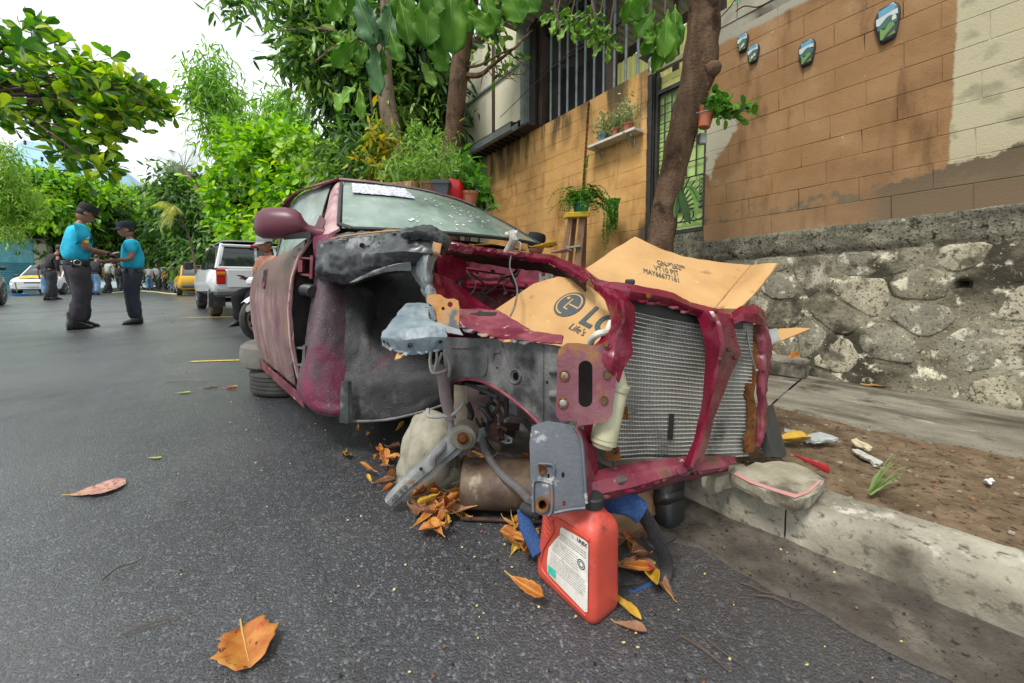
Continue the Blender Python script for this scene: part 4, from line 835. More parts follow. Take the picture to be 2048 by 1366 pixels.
# --- cabin
def zt(l): return float(np.interp(l, [1.99, 2.2, 2.5, 2.8, 3.0, 3.08, 3.13], [1.0, .968, .932, .895, .845, .79, .70]))
def ml(z): return float(np.interp(z, [.24, .35, .5, .65, .8, .9, 1.0], [.475, .448, .425, .42, .437, .468, .53]))
rows = []
for l in np.linspace(1.99, 3.13, 26):
    zb = .265 + .03 * max(0, (l - 2.7)); f_ = l - 1.99
    rows.append([C(l - (.012 if z > .2 else 0), ml(z) - .004 * math.sin(z * 9), z) for z in np.linspace(zb, zt(l), 22)])
door = part('door', rows, 40, 40, doorm, .004, 5, .006, world=True)
b = MB(); b.tube([C(2.0, ml(z) - .002, z) for z in np.linspace(.265, 1.0, 16)], .005, 6, True, 2); b.build('door_edge', pillarm, door)
# lower fold of the skin and the sill strip
b = MB(); b.grid(np.array([[list(C(l, .45 + .005 * k, .265 - .03 * k)) for k in range(3)] for l in np.linspace(1.93, 3.1, 14)]), .004); fixn(b.build('sill', faded, car))
# oval fuel-door style dent ring on the skin
fnd = tilt(540, 550, 2.05, 560, 600, 1.98, 520, 580, 2.3)
b = MB(); rg = [C(2.62 + .045 * math.cos(a), ml(.80 + .055 * math.sin(a)) - .004, .80 + .055 * math.sin(a)) for a in np.linspace(0, 2 * math.pi, 18)]; b.tube(rg, .006, 5, False); b.build('handle_recess_rim', wine_dk, door)
b = MB(); b.plate([C(2.62 + .042 * math.cos(a), ml(.8) - .0055, .80 + .052 * math.sin(a)) for a in np.linspace(0, 2 * math.pi, 16, endpoint=False)], [], .002, (-1, -.5, 0)); b.build('handle_recess', undr, door, False)
# front face of the door (dark) with hinges
part('door_inner_face', [[C(2.005, .44, .29), C(2.01, .53, .27), C(2.02, .70, .25)], [C(2.005, .425, .6), C(2.02, .53, .6), C(2.05, .72, .6)], [C(2.005, .50, .98), C(2.01, .58, .98), C(2.02, .72, .98)]], 14, 8, undr, .006, 10, world=True)
for (u, v, w_, h_) in ((612, 533, 34, 44), (597, 712, 34, 44)):
    hg = MB(); hg.bar(P(u - 22, v - h_ * .42, 1.84), P(u + 14, v - h_ * .36, 1.74), .02, .008); hg.bar(P(u - 22, v + h_ * .3, 1.84), P(u + 14, v + h_ * .42, 1.74), .02, .008)
    hg.bar(P(u + 14, v - h_ * .5, 1.735), P(u + 12, v + h_ * .55, 1.735), .024, .012); hg.bar(P(u - 8, v - h_ * .3, 1.79), P(u - 9, v + h_ * .25, 1.79), .03, .02)
    hh = hg.build('hinge', faded if v < 600 else apron_g, car)
    bolt(u - 12, v - 34, 1.82, .007, car); bolt(u - 14, v + 40, 1.82, .007, car)
b = MB(); q = [P(600 + 26 * f, 583 - 3 * math.sin(f * 3), 1.84 - .11 * f) for f in np.linspace(0, 1, 19)]; b.tube(q, [.024 + (.006 if k % 2 else 0) for k in range(19)], 12); b.build('cable_bellows', trimk, car)
b = MB(); b.tube([P(600, 584, 1.84), P(588, 590, 1.86), P(592, 610, 1.9)], .022, 10, True, 3); b.build('cable_elbow', trimk, car)
b = MB(); b.tube([P(628, 600, 1.80), P(618, 650, 1.80), P(612, 700, 1.81), P(600, 745, 1.83)], .009, 6, True, 4); b.build('door_seal', trimk, car)
# A-post
part('hinge_pillar', [[(629, 474, 1.80), (645, 470, 1.77), (668, 468, 1.78), (700, 470, 1.84)], [(631, 555, 1.79), (645, 556, 1.72), (668, 556, 1.73), (696, 556, 1.82)], [(624, 600, 1.78), (640, 602, 1.70), (664, 604, 1.71), (694, 604, 1.77)],
    [(617, 650, 1.77), (634, 655, 1.68), (660, 660, 1.69), (692, 662, 1.74)], [(610, 700, 1.76), (628, 705, 1.67), (658, 712, 1.675), (690, 716, 1.71)], [(598, 757, 1.75), (618, 765, 1.66), (652, 772, 1.655), (688, 776, 1.685)],
    [(597, 783, 1.75), (616, 795, 1.655), (650, 803, 1.645), (686, 805, 1.67)], [(612, 808, 1.76), (632, 822, 1.67), (660, 829, 1.65), (690, 830, 1.67)], [(640, 815, 1.9), (655, 828, 1.82), (675, 832, 1.8), (692, 833, 1.8)]], 60, 26, seal_w, .004, 12)
b = MB(); fp = tilt(610, 790, 1.655, 650, 790, 1.645, 630, 815, 1.65); pts = circ(fp, 631, 800, 11, 20); pts = [p_ - (p_ - Vector((0, 0, CAMH))).normalized() * .006 for p_ in pts]; b.tube(pts + pts[:1], .003, 6, False); b.build('drain_plug', faded, car)
# wheel-well
part('wheel_well', [[(690, 520, 1.92), (760, 520, 2.05), (870, 520, 2.15), (930, 520, 2.1)], [(690, 556, 1.80), (760, 556, 1.98), (870, 556, 2.1), (930, 560, 2.0)], [(690, 620, 1.755), (730, 620, 1.80), (770, 620, 1.92), (880, 620, 2.0), (930, 640, 1.95)], [(690, 690, 1.72), (730, 690, 1.735), (770, 690, 1.79), (880, 690, 1.84), (930, 690, 1.85)],
    [(690, 735, 1.70), (760, 735, 1.70), (880, 728, 1.72), (930, 730, 1.75)], [(690, 768, 1.685), (760, 766, 1.655), (875, 752, 1.66), (925, 755, 1.72)], [(690, 800, 1.675), (760, 800, 1.65), (870, 785, 1.65), (915, 790, 1.7)], [(690, 842, 1.675), (770, 838, 1.65), (850, 820, 1.66), (905, 800, 1.72)]], 50, 50, seal_k, .012, 7)
part('well_flange', [[(684, 762, 1.63), (694, 762, 1.62), (702, 763, 1.63)], [(680, 845, 1.62), (694, 846, 1.61), (704, 845, 1.62)]], 8, 6, rail_k, .002, 20)
b = MB(); b.tube([P(690, 843, 1.645), P(770, 840, 1.625), P(850, 822, 1.635), P(905, 803, 1.69)], .006, 6, True, 4); b.build('well_seam', apron_g, car)
bolt(698, 803, 1.635, .009, car, apron_g)
part('well_roof', [[(690, 500, 1.75), (780, 495, 1.55), (870, 500, 1.45)], [(690, 535, 1.95), (780, 530, 1.95), (900, 530, 1.95)]], 8, 10, undr)
part('well_side', [[(870, 500, 1.45), (930, 520, 1.7)], [(880, 600, 1.45), (935, 640, 1.75)], [(900, 690, 1.55), (940, 720, 1.8)]], 8, 6, wine)
# upper rail, crumpled
part('upper_rail', [[(640, 478, 1.86), (700, 468, 1.75), (760, 463, 1.6), (820, 461, 1.46), (872, 470, 1.38)], [(637, 488, 1.70), (700, 481, 1.60), (760, 473, 1.47), (820, 470, 1.36), (872, 480, 1.3)], [(633, 512, 1.655), (668, 512, 1.60), (690, 516, 1.57), (720, 508, 1.50), (750, 508, 1.41), (810, 503, 1.31), (865, 506, 1.29)],
    [(632, 535, 1.66), (668, 545, 1.60), (690, 548, 1.585), (720, 538, 1.53), (750, 532, 1.45), (810, 526, 1.36), (862, 524, 1.35)], [(635, 555, 1.70), (690, 567, 1.63), (745, 548, 1.52), (800, 537, 1.43), (860, 532, 1.40)], [(645, 556, 1.85), (690, 570, 1.80), (750, 552, 1.7), (805, 541, 1.62), (860, 538, 1.5)]], 46, 84, rail_k, .012, 10, lin='r')
b = MB(); b.tube([P(662, 478, 1.72), P(700, 471, 1.63), P(760, 464, 1.5), P(800, 461, 1.41)], .004, 5, True, 4); b.build('flange_edge', rust_or, car)
for u, v, r_, d in ((724, 491, 4.5, 1.5), (737, 493, 2, 1.48), (760, 487, 2.5, 1.43)):
    p_ = P(u, v, d); ax = (Vector((0, 0, CAMH)) - p_).normalized(); b = MB(); b.lathe(p_, [(r_ / FPX * d * 1.15, .0), (r_ / FPX * d * 1.1, .006), (r_ / FPX * d * .8, .004), (r_ / FPX * d * .7, -.012)], 12, ax, True); b.build('rail_hole', undr, car)
part('rail_gusset', [[(743, 545, 1.46), (780, 530, 1.38), (822, 523, 1.33)], [(700, 566, 1.52), (770, 543, 1.42), (824, 540, 1.36)]], 8, 14, torn_g, .004, 20)
# strut tower sheet and torn cap
part('tower_sheet', [[(812, 470, 1.42), (845, 464, 1.355), (872, 474, 1.33), (890, 492, 1.35)], [(819, 492, 1.40), (845, 490, 1.33), (862, 496, 1.30), (876, 508, 1.33)], [(822, 535, 1.42), (840, 535, 1.33), (853, 538, 1.285), (863, 544, 1.32)], [(836, 562, 1.42), (848, 566, 1.32), (858, 570, 1.28), (866, 574, 1.32)], [(848, 586, 1.40), (856, 592, 1.31), (862, 596, 1.27), (868, 600, 1.3)], [(856, 604, 1.38), (860, 610, 1.32), (864, 612, 1.28), (868, 614, 1.3)]], 44, 28, torn_g, .008, 18, edge=.004, lin='c')
part('torn_cap', [[(800, 462, 1.40), (835, 454, 1.36), (868, 456, 1.34), (894, 470, 1.33), (902, 492, 1.33)], [(804, 470, 1.33), (835, 463, 1.28), (866, 469, 1.26), (886, 486, 1.27), (896, 500, 1.3)], [(818, 480, 1.34), (840, 478, 1.30), (866, 484, 1.28), (884, 500, 1.29), (886, 512, 1.32)]], 19, 40, rail_k, .010, 18, edge=.005, lin='r')
part('rusty_lug', [[(868, 484, 1.27), (884, 488, 1.26)], [(864, 500, 1.265), (880, 508, 1.26)], [(872, 506, 1.28), (884, 512, 1.28)]], 8, 6, rust_or, .004, 40)
# engine bay, wine inside
part('firewall', [[(866, 500, 1.62), (920, 510, 1.85), (1000, 520, 2.0), (1080, 530, 2.1), (1160, 545, 2.1)], [(868, 545, 1.6), (920, 546, 1.84), (1000, 552, 1.98), (1080, 560, 2.08), (1160, 572, 2.08)], [(870, 566, 1.56), (925, 570, 1.80), (1000, 573, 1.93), (1080, 578, 2.04), (1160, 590, 2.05)], [(868, 574, 1.55), (925, 580, 1.86), (1000, 582, 2.0), (1080, 588, 2.1), (1160, 602, 2.1)], [(862, 640, 1.55), (930, 650, 1.85), (1000, 660, 2.0), (1080, 680, 2.1), (1160, 690, 2.1)]], 40, 60, wine, .006, 9)
for a_, c_ in (((915, 535, 1.82), (1010, 548, 1.96)), ((925, 574, 1.80), (1130, 592, 2.03))):
    b = MB(); b.tube([P(*a_), P((a_[0] + c_[0]) / 2, (a_[1] + c_[1]) / 2, (a_[2] + c_[2]) / 2), P(*c_)], .008, 8, True, 4); b.build('firewall_rib', wine, car)
b = MB(); b.lathe(P(931, 546, 1.84), [(.016, -.01), (.016, .006), (.006, .012)], 10, (0, -1, .1)); b.build('grommet', wine_dk, car)
b = MB(); b.lathe(P(910, 552, 1.80), [(.008, -.03), (.006, .01), (.004, .035), (.002, .04)], 8, (0, -.1, 1)); b.build('stud', zinc, car)
part('vin_plate', [[(1078, 545, 1.96), (1108, 549, 1.97)], [(1078, 565, 1.955), (1108, 569, 1.965)]], 3, 3, M('data_plate', [(.35, .34, .30), (.12, .12, .12)], scale=60, rough=.5))
part('inner_apron', [[(864, 546, 1.34), (895, 556, 1.46), (935, 586, 1.56), (985, 622, 1.62)], [(866, 570, 1.31), (896, 590, 1.40), (938, 610, 1.48), (1000, 626, 1.55)], [(864, 600, 1.29), (895, 618, 1.32), (940, 628, 1.38), (1010, 632, 1.45)]], 20, 30, wine, .006, 10)
part('cowl_strip', [[(890, 480, 1.52), (942, 492, 1.68), (990, 499, 1.78), (1050, 506, 1.78), (1105, 511, 1.63), (1150, 530, 1.44), (1182, 550, 1.29)], [(888, 492, 1.48), (940, 499, 1.63), (990, 506, 1.72), (1050, 513, 1.72), (1102, 519, 1.58), (1145, 539, 1.39), (1176, 558, 1.25)], [(886, 502, 1.49), (940, 506, 1.64), (990, 513, 1.73), (1050, 520, 1.73), (1100, 527, 1.59), (1140, 547, 1.40), (1172, 566, 1.26)]], 15, 80, wine, .003, 15, edge=.004, lin='rc', ang=20)
part('cowl_underside', [[(886, 503, 1.50), (940, 507, 1.65), (990, 514, 1.74), (1050, 521, 1.74), (1100, 528, 1.60), (1140, 548, 1.41), (1172, 567, 1.27)], [(884, 514, 1.62), (940, 522, 1.8), (990, 530, 1.88), (1050, 538, 1.88), (1100, 545, 1.76), (1142, 564, 1.54), (1172, 584, 1.38)]], 8, 50, rust_dk, .006, 16, edge=.003)
part('cowl_tear', [[(893, 486, 1.47), (925, 490, 1.57), (950, 494, 1.64)], [(896, 500, 1.47), (920, 505, 1.56), (940, 508, 1.62)]], 8, 16, faded, .014, 26, edge=.006)
# wiper pivot and wire
b = MB(); b.tube([P(1016, 506, 1.76), P(1023, 490, 1.72), P(1028, 478, 1.70), P(1022, 462, 1.70)], [.024, .018, .022, .016], 10, True, 3); b.tube([P(1012, 470, 1.71), P(1036, 466, 1.69)], .013, 8); b.tube([P(1031, 484, 1.7), P(1041, 486, 1.7), P(1040, 500, 1.7)], .004, 6, True, 4)
b.build('wiper_pivot', M('corroded_alloy', [(.28, .26, .23), (.46, .44, .40), (.12, .11, .10)], scale=24, rough=.7, bump=.003), car)
b = MB(); b.tube([P(1022, 512, 1.68), P(1020, 535, 1.6), P(1034, 575, 1.45), P(1030, 610, 1.35), P(1021, 632, 1.3)], .0032, 6, True, 6); b.build('loose_wire', zinc, car)
# --- glass and roof
def ws(f, h):   # windscreen surface: f across 0..1, h up 0..1
    m0, m1 = .60 + .17 * h, 1.95 - .27 * h; m = m0 + (m1 - m0) * f; bow = 4 * f * (1 - f)
    return C(1.85 + .45 * h - bow * (.16 - .05 * h), m, 1.03 + (.325 - .03 * f) * h + .006 * bow * (.4 + h) + .012 * math.sin(h * 3.14))
glass = M('dusty_windscreen', [(.13, .19, .155), (.21, .285, .24), (.31, .385, .33)], scale=5, rough=.22, rvar=.1, spec=.6, stretch=(1, 1, 1), layers=[((.32, .39, .34), 9, .60, .10, (1, 1, 2)), ((.62, .64, .60), 60, .735, .02), ((.05, .09, .075), 34, .70, .03, (1.5, .5, 1))])
def seethru(m, f):
    N, L = nodes(m); t_ = N.new('ShaderNodeBsdfTransparent'); t_.inputs[0].default_value = (.72, .84, .78, 1); x = N.new('ShaderNodeMixShader'); x.inputs[0].default_value = f
    L.new(N['Principled BSDF'].outputs[0], x.inputs[1]); L.new(t_.outputs[0], x.inputs[2]); L.new(x.outputs[0], N['Material Output'].inputs[0]); return m
seethru(glass, .17)
b = MB(); b.grid(np.array([[list(ws(f, h)) for f in np.linspace(0.01, .99, 40)] for h in np.linspace(.01, .99, 20)]), .005); wsh = fixn(b.build('windscreen', glass, car))
loop = [ws(f, 0) for f in np.linspace(.04, .98, 24)] + [ws(1, h) for h in np.linspace(.03, .97, 10)] + [ws(f, 1) for f in np.linspace(.98, .04, 24)] + [ws(0, h) for h in np.linspace(.96, .06, 10)]
b = MB(); b.tube(loop + loop[:1], .011, 8, False); b.build('windscreen_seal', trimk, car)
pap = M('crinkled_paper', [(.30, .30, .36), (.50, .50, .57), (.72, .72, .76)], scale=70, rough=.7, stretch=(1, .6, 1), contrast=2.2)
g_ = np.array([[list(ws(.055 + .30 * f, .92 - .27 * h) + Vector((.0, -.012, .004))) for f in np.linspace(0, 1, 30)] for h in np.linspace(0, 1, 16)]); b = MB(); b.grid(crumple(g_, .006, 40), .0008); b.build('paper_sheet', pap, wsh)
# lichen and paint flecks on the glass
rnd = random.Random(2); b = MB()
for k in range(120):
    c0 = rnd.choice([(.50, .62), (.62, .5), (.42, .25), (.56, .22), (.66, .35), (.3, .15)]); f, h = rnd.gauss(c0[0], .05), rnd.gauss(c0[1], .07)
    if not (.03 < f < .97 and .04 < h < .95): continue
    p_ = ws(f, h); x_ = (ws(f + .01, h) - p_).normalized(); y_ = (ws(f, h + .01) - p_).normalized(); n_ = x_.cross(y_); n_ = n_ if n_.y < 0 else -n_; s_ = .0012 + .009 * rnd.random() ** 3
    b.plate([p_ + n_ * .004 + x_ * s_ * math.cos(a) * rnd.uniform(.5, 1.4) + y_ * s_ * math.sin(a) * rnd.uniform(.5, 1.4) for a in np.linspace(0, 6.28, 6, endpoint=False)], [], .0006, n_)
tag(b.build('flecks', M('white_flecks', [(.6, .58, .55), (.75, .73, .7)], rough=.8), wsh, False), kind='stuff')
part('roof', [[C(2.28 - .10 * 4 * f * (1 - f), .75 + .95 * f, 1.366 - .03 * f + .008 * 4 * f * (1 - f)) for f in np.linspace(0, 1, 9)], [C(2.8, .72 + 1.04 * f, 1.366 - .02 * f + .03 * 4 * f * (1 - f)) for f in np.linspace(0, 1, 9)], [C(3.5, .76 + 1.0 * f, 1.335 + .03 * 4 * f * (1 - f)) for f in np.linspace(0, 1, 9)]], 16, 24, pillarm, .002, 6, .01, world=True)
part('roof_pillar', [[(636, 480, 1.84), (652, 470, 1.77), (678, 457, 1.785)], [(650, 432, 1.98), (664, 420, 1.92), (681, 412, 1.96)], [(662, 382, 2.2), (672, 370, 2.16), (688, 364, 2.2)], [(668, 374, 2.5), (682, 362, 2.4), (700, 360, 2.36)]], 24, 12, pillarm, .002, 9, .012)
part('roof_rail', [[C(2.28, .76, 1.362), C(2.3, .70, 1.33)], [C(2.8, .70, 1.375), C(2.8, .64, 1.34)], [C(3.3, .72, 1.345), C(3.3, .66, 1.31)], [C(3.6, .78, 1.27), C(3.6, .73, 1.23)]], 20, 6, faded, 0, 1, .01, world=True)
sg = seethru(M('dusty_side_glass', [(.22, .28, .25), (.36, .42, .39), (.48, .54, .50)], scale=6, rough=.2, spec=.6, layers=[((.55, .58, .55), 8, .6, .1)]), .35)
part('side_window', [[C(2.02, .56, 1.01), C(2.5, .54, .93), C(3.0, .56, .88)], [C(2.2, .64, 1.17), C(2.6, .64, 1.16), C(3.1, .64, 1.13)], [C(2.36, .73, 1.335), C(2.8, .68, 1.345), C(3.25, .70, 1.315)]], 10, 14, sg, 0, 1, .004, world=True)
b = MB(); b.tube([P(648, 470, 1.86), P(655, 428, 2.0), P(664, 385, 2.2)], .008, 6, True, 3); b.tube([C(3.0, .56, .88), C(3.12, .63, 1.12), C(3.27, .69, 1.315)], .012, 6, True, 3); b.tube([C(2.02, .55, 1.015), C(2.5, .53, .945), C(3.02, .55, .895)], .008, 6, True, 3); b.build('window_frame', trimk, car)
part('mirror_gusset', [[(634, 476, 1.80), (652, 440, 1.9)], [(612, 490, 1.92), (640, 430, 2.0)]], 6, 6, wine_dk)
# mirror
b = MB(); st = [(507.5, 449, 5, .03), (509, 449, 14, .05), (514, 448, 23, .065), (526, 447, 30, .078), (545, 446, 32, .085), (570, 446, 31.5, .085), (590, 447, 29, .078), (602, 450, 23, .065), (609, 456, 16, .05), (618, 462, 12.5, .04), (632, 466, 13, .035), (648, 470, 14, .03)]; rings = []
for u, v, h, dp in st:
    q = []
    for k in range(20):
        a = 2 * math.pi * k / 20; ca, sa = math.cos(a), math.sin(a); q.append(P(u, v - h * math.copysign(abs(sa) ** .8, sa) , 1.84 + dp * math.copysign(abs(ca) ** .8, ca)))
    rings.append(q)
b.loft(rings); mir = fixn(b.build('wing_mirror', wine_dk, car, ang=60))
part('mirror_foot', [[(568, 470, 1.775), (592, 466, 1.775), (622, 462, 1.79)], [(568, 479, 1.79), (592, 478, 1.78), (622, 476, 1.79)]], 5, 10, trimk, parent=mir)
# --- rest of the shell: rear flank, far flank, tail, floor
part('rear_flank', [[C(l, .47 + .17 * max(0, l - 2.1), .22) for l in (2.9, 3.4, 4.0, 4.6)], [C(l, .45 + .17 * max(0, l - 2.1), .55) for l in (2.9, 3.4, 4.0, 4.6)], [C(l, .50 + .17 * max(0, l - 2.1), .84) for l in (2.9, 3.4, 4.0, 4.6)]], 12, 14, doorm, world=True)
part('far_flank', [[C(l, 2.05, .24) for l in (1.9, 2.8, 3.6, 4.6)], [C(l, 2.11, .6) for l in (1.9, 2.8, 3.6, 4.6)], [C(l, 2.04, .97) for l in (1.9, 2.8, 3.6, 4.6)]], 10, 14, doorm, world=True)
part('tail_deck', [[C(3.5, .80, 1.30), C(3.5, 1.3, 1.34), C(3.5, 1.82, 1.30)], [C(4.0, .85, .98), C(4.0, 1.3, 1.0), C(4.0, 2.0, .98)], [C(4.6, .90, .92), C(4.65, 1.4, .95), C(4.6, 2.0, .92)], [C(4.68, .92, .3), C(4.75, 1.4, .3), C(4.68, 2.0, .3)]], 20, 10, faded, world=True)
b = MB(); b.box(C(3.2, 1.36, .235), 2.7, 1.3, .07, CA, CWv); b.build('floor_pan', undr, car, False)
part('dashboard', [[C(1.95, .66, 1.0), C(1.85, 1.28, 1.02), C(1.95, 1.9, 1.0)], [C(2.2, .68, .98), C(2.15, 1.28, 1.0), C(2.2, 1.88, .98)], [C(2.25, .7, .5), C(2.2, 1.28, .5), C(2.25, 1.85, .5)]], 10, 12, trimk, world=True)
for m in (.98, 1.62):
    b = MB(); b.box(C(2.85, m, .78), .16, .46, .62, (CA + Vector((0, 0, .35))), CWv, (0, 0, 1), .05); b.box(C(2.85, m, 1.16), .10, .24, .16, CA, CWv, (0, 0, 1), .03); b.build('seat', M('grey_seat_cloth', [(.05, .05, .05), (.09, .09, .09)], rough=.9), car)
part('underbody_dark_panel', [[(866, 640, 1.6), (1000, 650, 1.9), (1180, 680, 1.9)], [(840, 800, 1.9), (1000, 860, 1.95), (1200, 900, 1.9)], [(850, 850, 1.9), (1000, 930, 1.9), (1220, 970, 1.85)]], 12, 14, undr)  # added dark panel that makes the space under the nose look shaded
part('subframe', [[(930, 770, 1.62), (1030, 770, 1.58), (1110, 780, 1.3)], [(925, 840, 1.62), (1030, 845, 1.6), (1110, 850, 1.35)]], 8, 10, M('dusty_mauve_steel', [(.09, .06, .06), (.16, .11, .105)], scale=9, rough=.8), .02, 8)
# --- nose: brackets, apron, radiator support
fA = tilt(890, 720, 1.40, 1110, 720, 1.02, 1110, 850, 1.02)
ap = [(886, 674), (940, 676), (1000, 678), (1060, 684), (1106, 690), (1146, 698), (1146, 838), (1122, 862), (1104, 869), (1092, 862), (1078, 846), (1060, 828), (1042, 812), (1022, 796), (1000, 780), (978, 768), (956, 760), (930, 758), (905, 762), (893, 768), (890, 740), (886, 710)]
apr = pplate('apron', fA, ap, [circ(fA, 1031, 753, 6.5, 14, 9), circ(fA, 912, 713, 1.5, 8), circ(fA, 958, 720, 1.5, 8), circ(fA, 994, 736, 2.4, 8), circ(fA, 1094, 765, 3, 10, 4)], apron_g, .003)
rim(fA, 1031, 753, 11, apron_g, apr, .002, 14, .0035)
b = MB(); b.tube([fA(u, v) - Vector((0, .004, 0)) for u, v in ap[8:20]], .005, 6, True, 3); b.build('apron_lip', faded, apr)
for px in ([(903, 695), (950, 696), (972, 702), (972, 745), (955, 752), (905, 750)], [(985, 720), (990, 706), (1000, 704)], [(1003, 686), (1022, 748)], [(1086, 690), (1086, 850)]):
    b = MB(); b.tube([fA(u, v) - Vector((0, .002, 0)) for u, v in px], .003, 6, True, 5); b.build('stamped_rib', apron_g, apr)
for v, k in ((742, 6), (790, 7)):
    part('pressed_swage', [[(1100, v - k, 1.03), (1125, v - k - 2, 1.00), (1148, v - k, .99)], [(1100, v, 1.02), (1125, v, .985), (1148, v, .975)], [(1100, v + k, 1.03), (1125, v + k, 1.00), (1148, v + k, .99)]], 8, 8, apron_g, 0, 1, .004, parent=apr)
part('torn_flange', [[(914, 620, 1.33), (960, 619, 1.38), (1000, 624, 1.36), (1060, 662, 1.2), (1126, 675, 1.05)], [(912, 636, 1.26), (955, 642, 1.29), (1000, 652, 1.25), (1060, 674, 1.12), (1126, 681, 1.0)], [(912, 652, 1.22), (950, 664, 1.21), (1000, 678, 1.14), (1060, 685, 1.06), (1124, 688, .98)]], 17, 50, faded, .003, 15, edge=.004, lin='rc', ang=20)
part('flange_slit', [[(935, 621, 1.35), (965, 622, 1.36), (995, 625, 1.345)], [(938, 629, 1.31), (965, 631, 1.32), (990, 630, 1.32)]], 5, 10, undr, 0, 1, .001)
part('fender_bracket', [[(812, 609, 1.30), (835, 607, 1.29), (857, 609, 1.28)], [(792, 636, 1.22), (825, 630, 1.20), (857, 640, 1.20)], [(766, 666, 1.145), (815, 662, 1.115), (856, 655, 1.12), (893, 657, 1.125)], [(763, 675, 1.13), (815, 680, 1.095), (856, 674, 1.10), (893, 674, 1.115)], [(767, 692, 1.135), (815, 709, 1.105), (856, 704, 1.11), (888, 697, 1.125)]], 37, 40, blueg, .005, 14, edge=.003, lin='rc')
for u, v, r_, d in ((820, 691, 4, 1.092), (881, 684, 3, 1.10), (778, 687, 3.5, 1.118), (769, 683, 2.5, 1.125)):
    p_ = P(u, v, d); ax = (Vector((0, 0, CAMH)) - p_).normalized(); w_ = r_ / FPX * d; b = MB(); b.lathe(p_, [(w_ * 1.25, -.003), (w_ * 1.2, .003), (w_ * .9, .002), (w_ * .8, -.008)], 12, ax); b.build('bolt_hole', undr, car)
part('lip_shard', [[(796, 704, 1.12), (812, 708, 1.11)], [(792, 716, 1.10), (806, 714, 1.09)], [(791, 722, 1.09), (800, 719, 1.085)]], 8, 6, rust_or, .004, 40)
fB = tilt(860, 600, 1.19, 917, 600, 1.17, 890, 655, 1.16)
rb = pplate('rusty_bracket', fB, [(854, 591), (868, 588), (880, 589), (888, 595), (896, 598), (908, 597), (916, 601), (919, 620), (917, 659), (905, 657), (890, 652), (874, 643), (869, 628), (866, 612), (854, 605)], [circ(fB, 900, 609, 5.5, 12), circ(fB, 886, 617, 3.5, 10)], rust_or, .005)
part('bracket_web', [[(866, 612, 1.17), (872, 640, 1.165)], [(858, 612, 1.26), (862, 652, 1.26)]], 6, 6, blueg)
part('bracket_shelf', [[(874, 646, 1.16), (918, 660, 1.155)], [(872, 664, 1.14), (926, 672, 1.14)]], 6, 10, torn_g, .004, 20)
# crossbar, columns, latch brace
part('tie_bar', [[(1168, 534, 1.29), (1190, 561, 1.2), (1226, 566, 1.12), (1262, 570, 1.08), (1344, 587, 1.14), (1380, 606, 1.16), (1460, 626, 1.22)], [(1174, 548, 1.25), (1192, 570, 1.16), (1226, 578, 1.09), (1262, 584, 1.045), (1342, 598, 1.095), (1382, 616, 1.115), (1464, 638, 1.18)], [(1178, 558, 1.24), (1191, 579, 1.16), (1228, 590, 1.09), (1258, 597, 1.05), (1334, 609, 1.11), (1384, 627, 1.13), (1466, 652, 1.19)], [(1180, 560, 1.32), (1192, 581, 1.24), (1228, 592, 1.17), (1258, 599, 1.12), (1334, 611, 1.18), (1384, 629, 1.2), (1466, 654, 1.26)]], 25, 90, wine, .003, 13, lin='rc', ang=20)
for u, v, d in ((1297, 593, 1.06), (1430, 622, 1.13), (1245, 640, .995), (1212, 690, .965)): bolt(u, v, d, .006, car, rust)
b = MB(); b.box(P(1260, 564, 1.1), .025, .02, .016, b=.004); b.build('rubber_stop', trimk, car)
part('left_column', [[(1186, 566, 1.19), (1225, 580, 1.08), (1255, 598, 1.06)], [(1212, 600, 1.10), (1242, 602, 1.01), (1267, 616, 1.04)], [(1223, 632, 1.07), (1246, 636, .985), (1267, 646, 1.03)], [(1218, 656, 1.04), (1240, 660, .97), (1260, 680, 1.0)], [(1200, 682, 1.0), (1230, 690, .958), (1263, 706, .985)], [(1188, 692, .985), (1226, 716, .945), (1246, 736, .96)], [(1186, 700, .98), (1222, 742, .945), (1236, 765, .955)]], 44, 27, wine, .003, 16, lin='rc', ang=20)
fC = tilt(1115, 760, .965, 1232, 760, .945, 1170, 690, .97)
sp = pplate('slotted_plate', fC, [(1126, 691), (1134, 686), (1158, 686), (1192, 692), (1208, 686), (1222, 690), (1234, 705), (1236, 720), (1232, 763), (1228, 800), (1224, 830), (1214, 843), (1185, 848), (1155, 852), (1153, 838), (1140, 842), (1124, 842), (1114, 834), (1111, 822), (1114, 763), (1114, 712), (1118, 698)],
    [slot(fC, 1171, 768, 14, 47), circ(fC, 1214, 749, 4.5, 12, 6), circ(fC, 1208, 800, 4.5, 12, 6)], rust_pl, .006)
for u, v, rx, ry in ((1214, 749, 7, 8.5), (1208, 800, 7, 8.5)): rim(fC, u, v, rx, rust, sp, .003, ry, .002)
for u, v in ((1129, 751), (1126, 806)):
    rim(fC, u, v, 9, rust, sp, .002, 10, .0025); p_ = fC(u, v); b = MB(); b.lathe(p_, [(.009, -.002), (.009, .003), (.006, .004)], 12, (Vector((0, 0, CAMH)) - p_).normalized()); b.build('plug', zinc, sp)
fD = tilt(1063, 850, .955, 1171, 870, .925, 1110, 1020, .865)
lb = pplate('bumper_bracket', fD, [(1063, 853), (1078, 846), (1094, 842), (1122, 846), (1149, 852), (1160, 864), (1166, 884), (1170, 917), (1173, 970), (1171, 1014), (1140, 1018), (1109, 1026), (1096, 1032), (1082, 1030), (1069, 1022), (1062, 1003), (1061, 947), (1059, 886)],
    [circ(fD, 1126, 950, 3.2, 10, 6), circ(fD, 1128, 1007, 4, 10, 6), circ(fD, 1097, 952, 2.8, 10, 5), circ(fD, 1085, 1010, 9, 16, 11)], slate, .006)
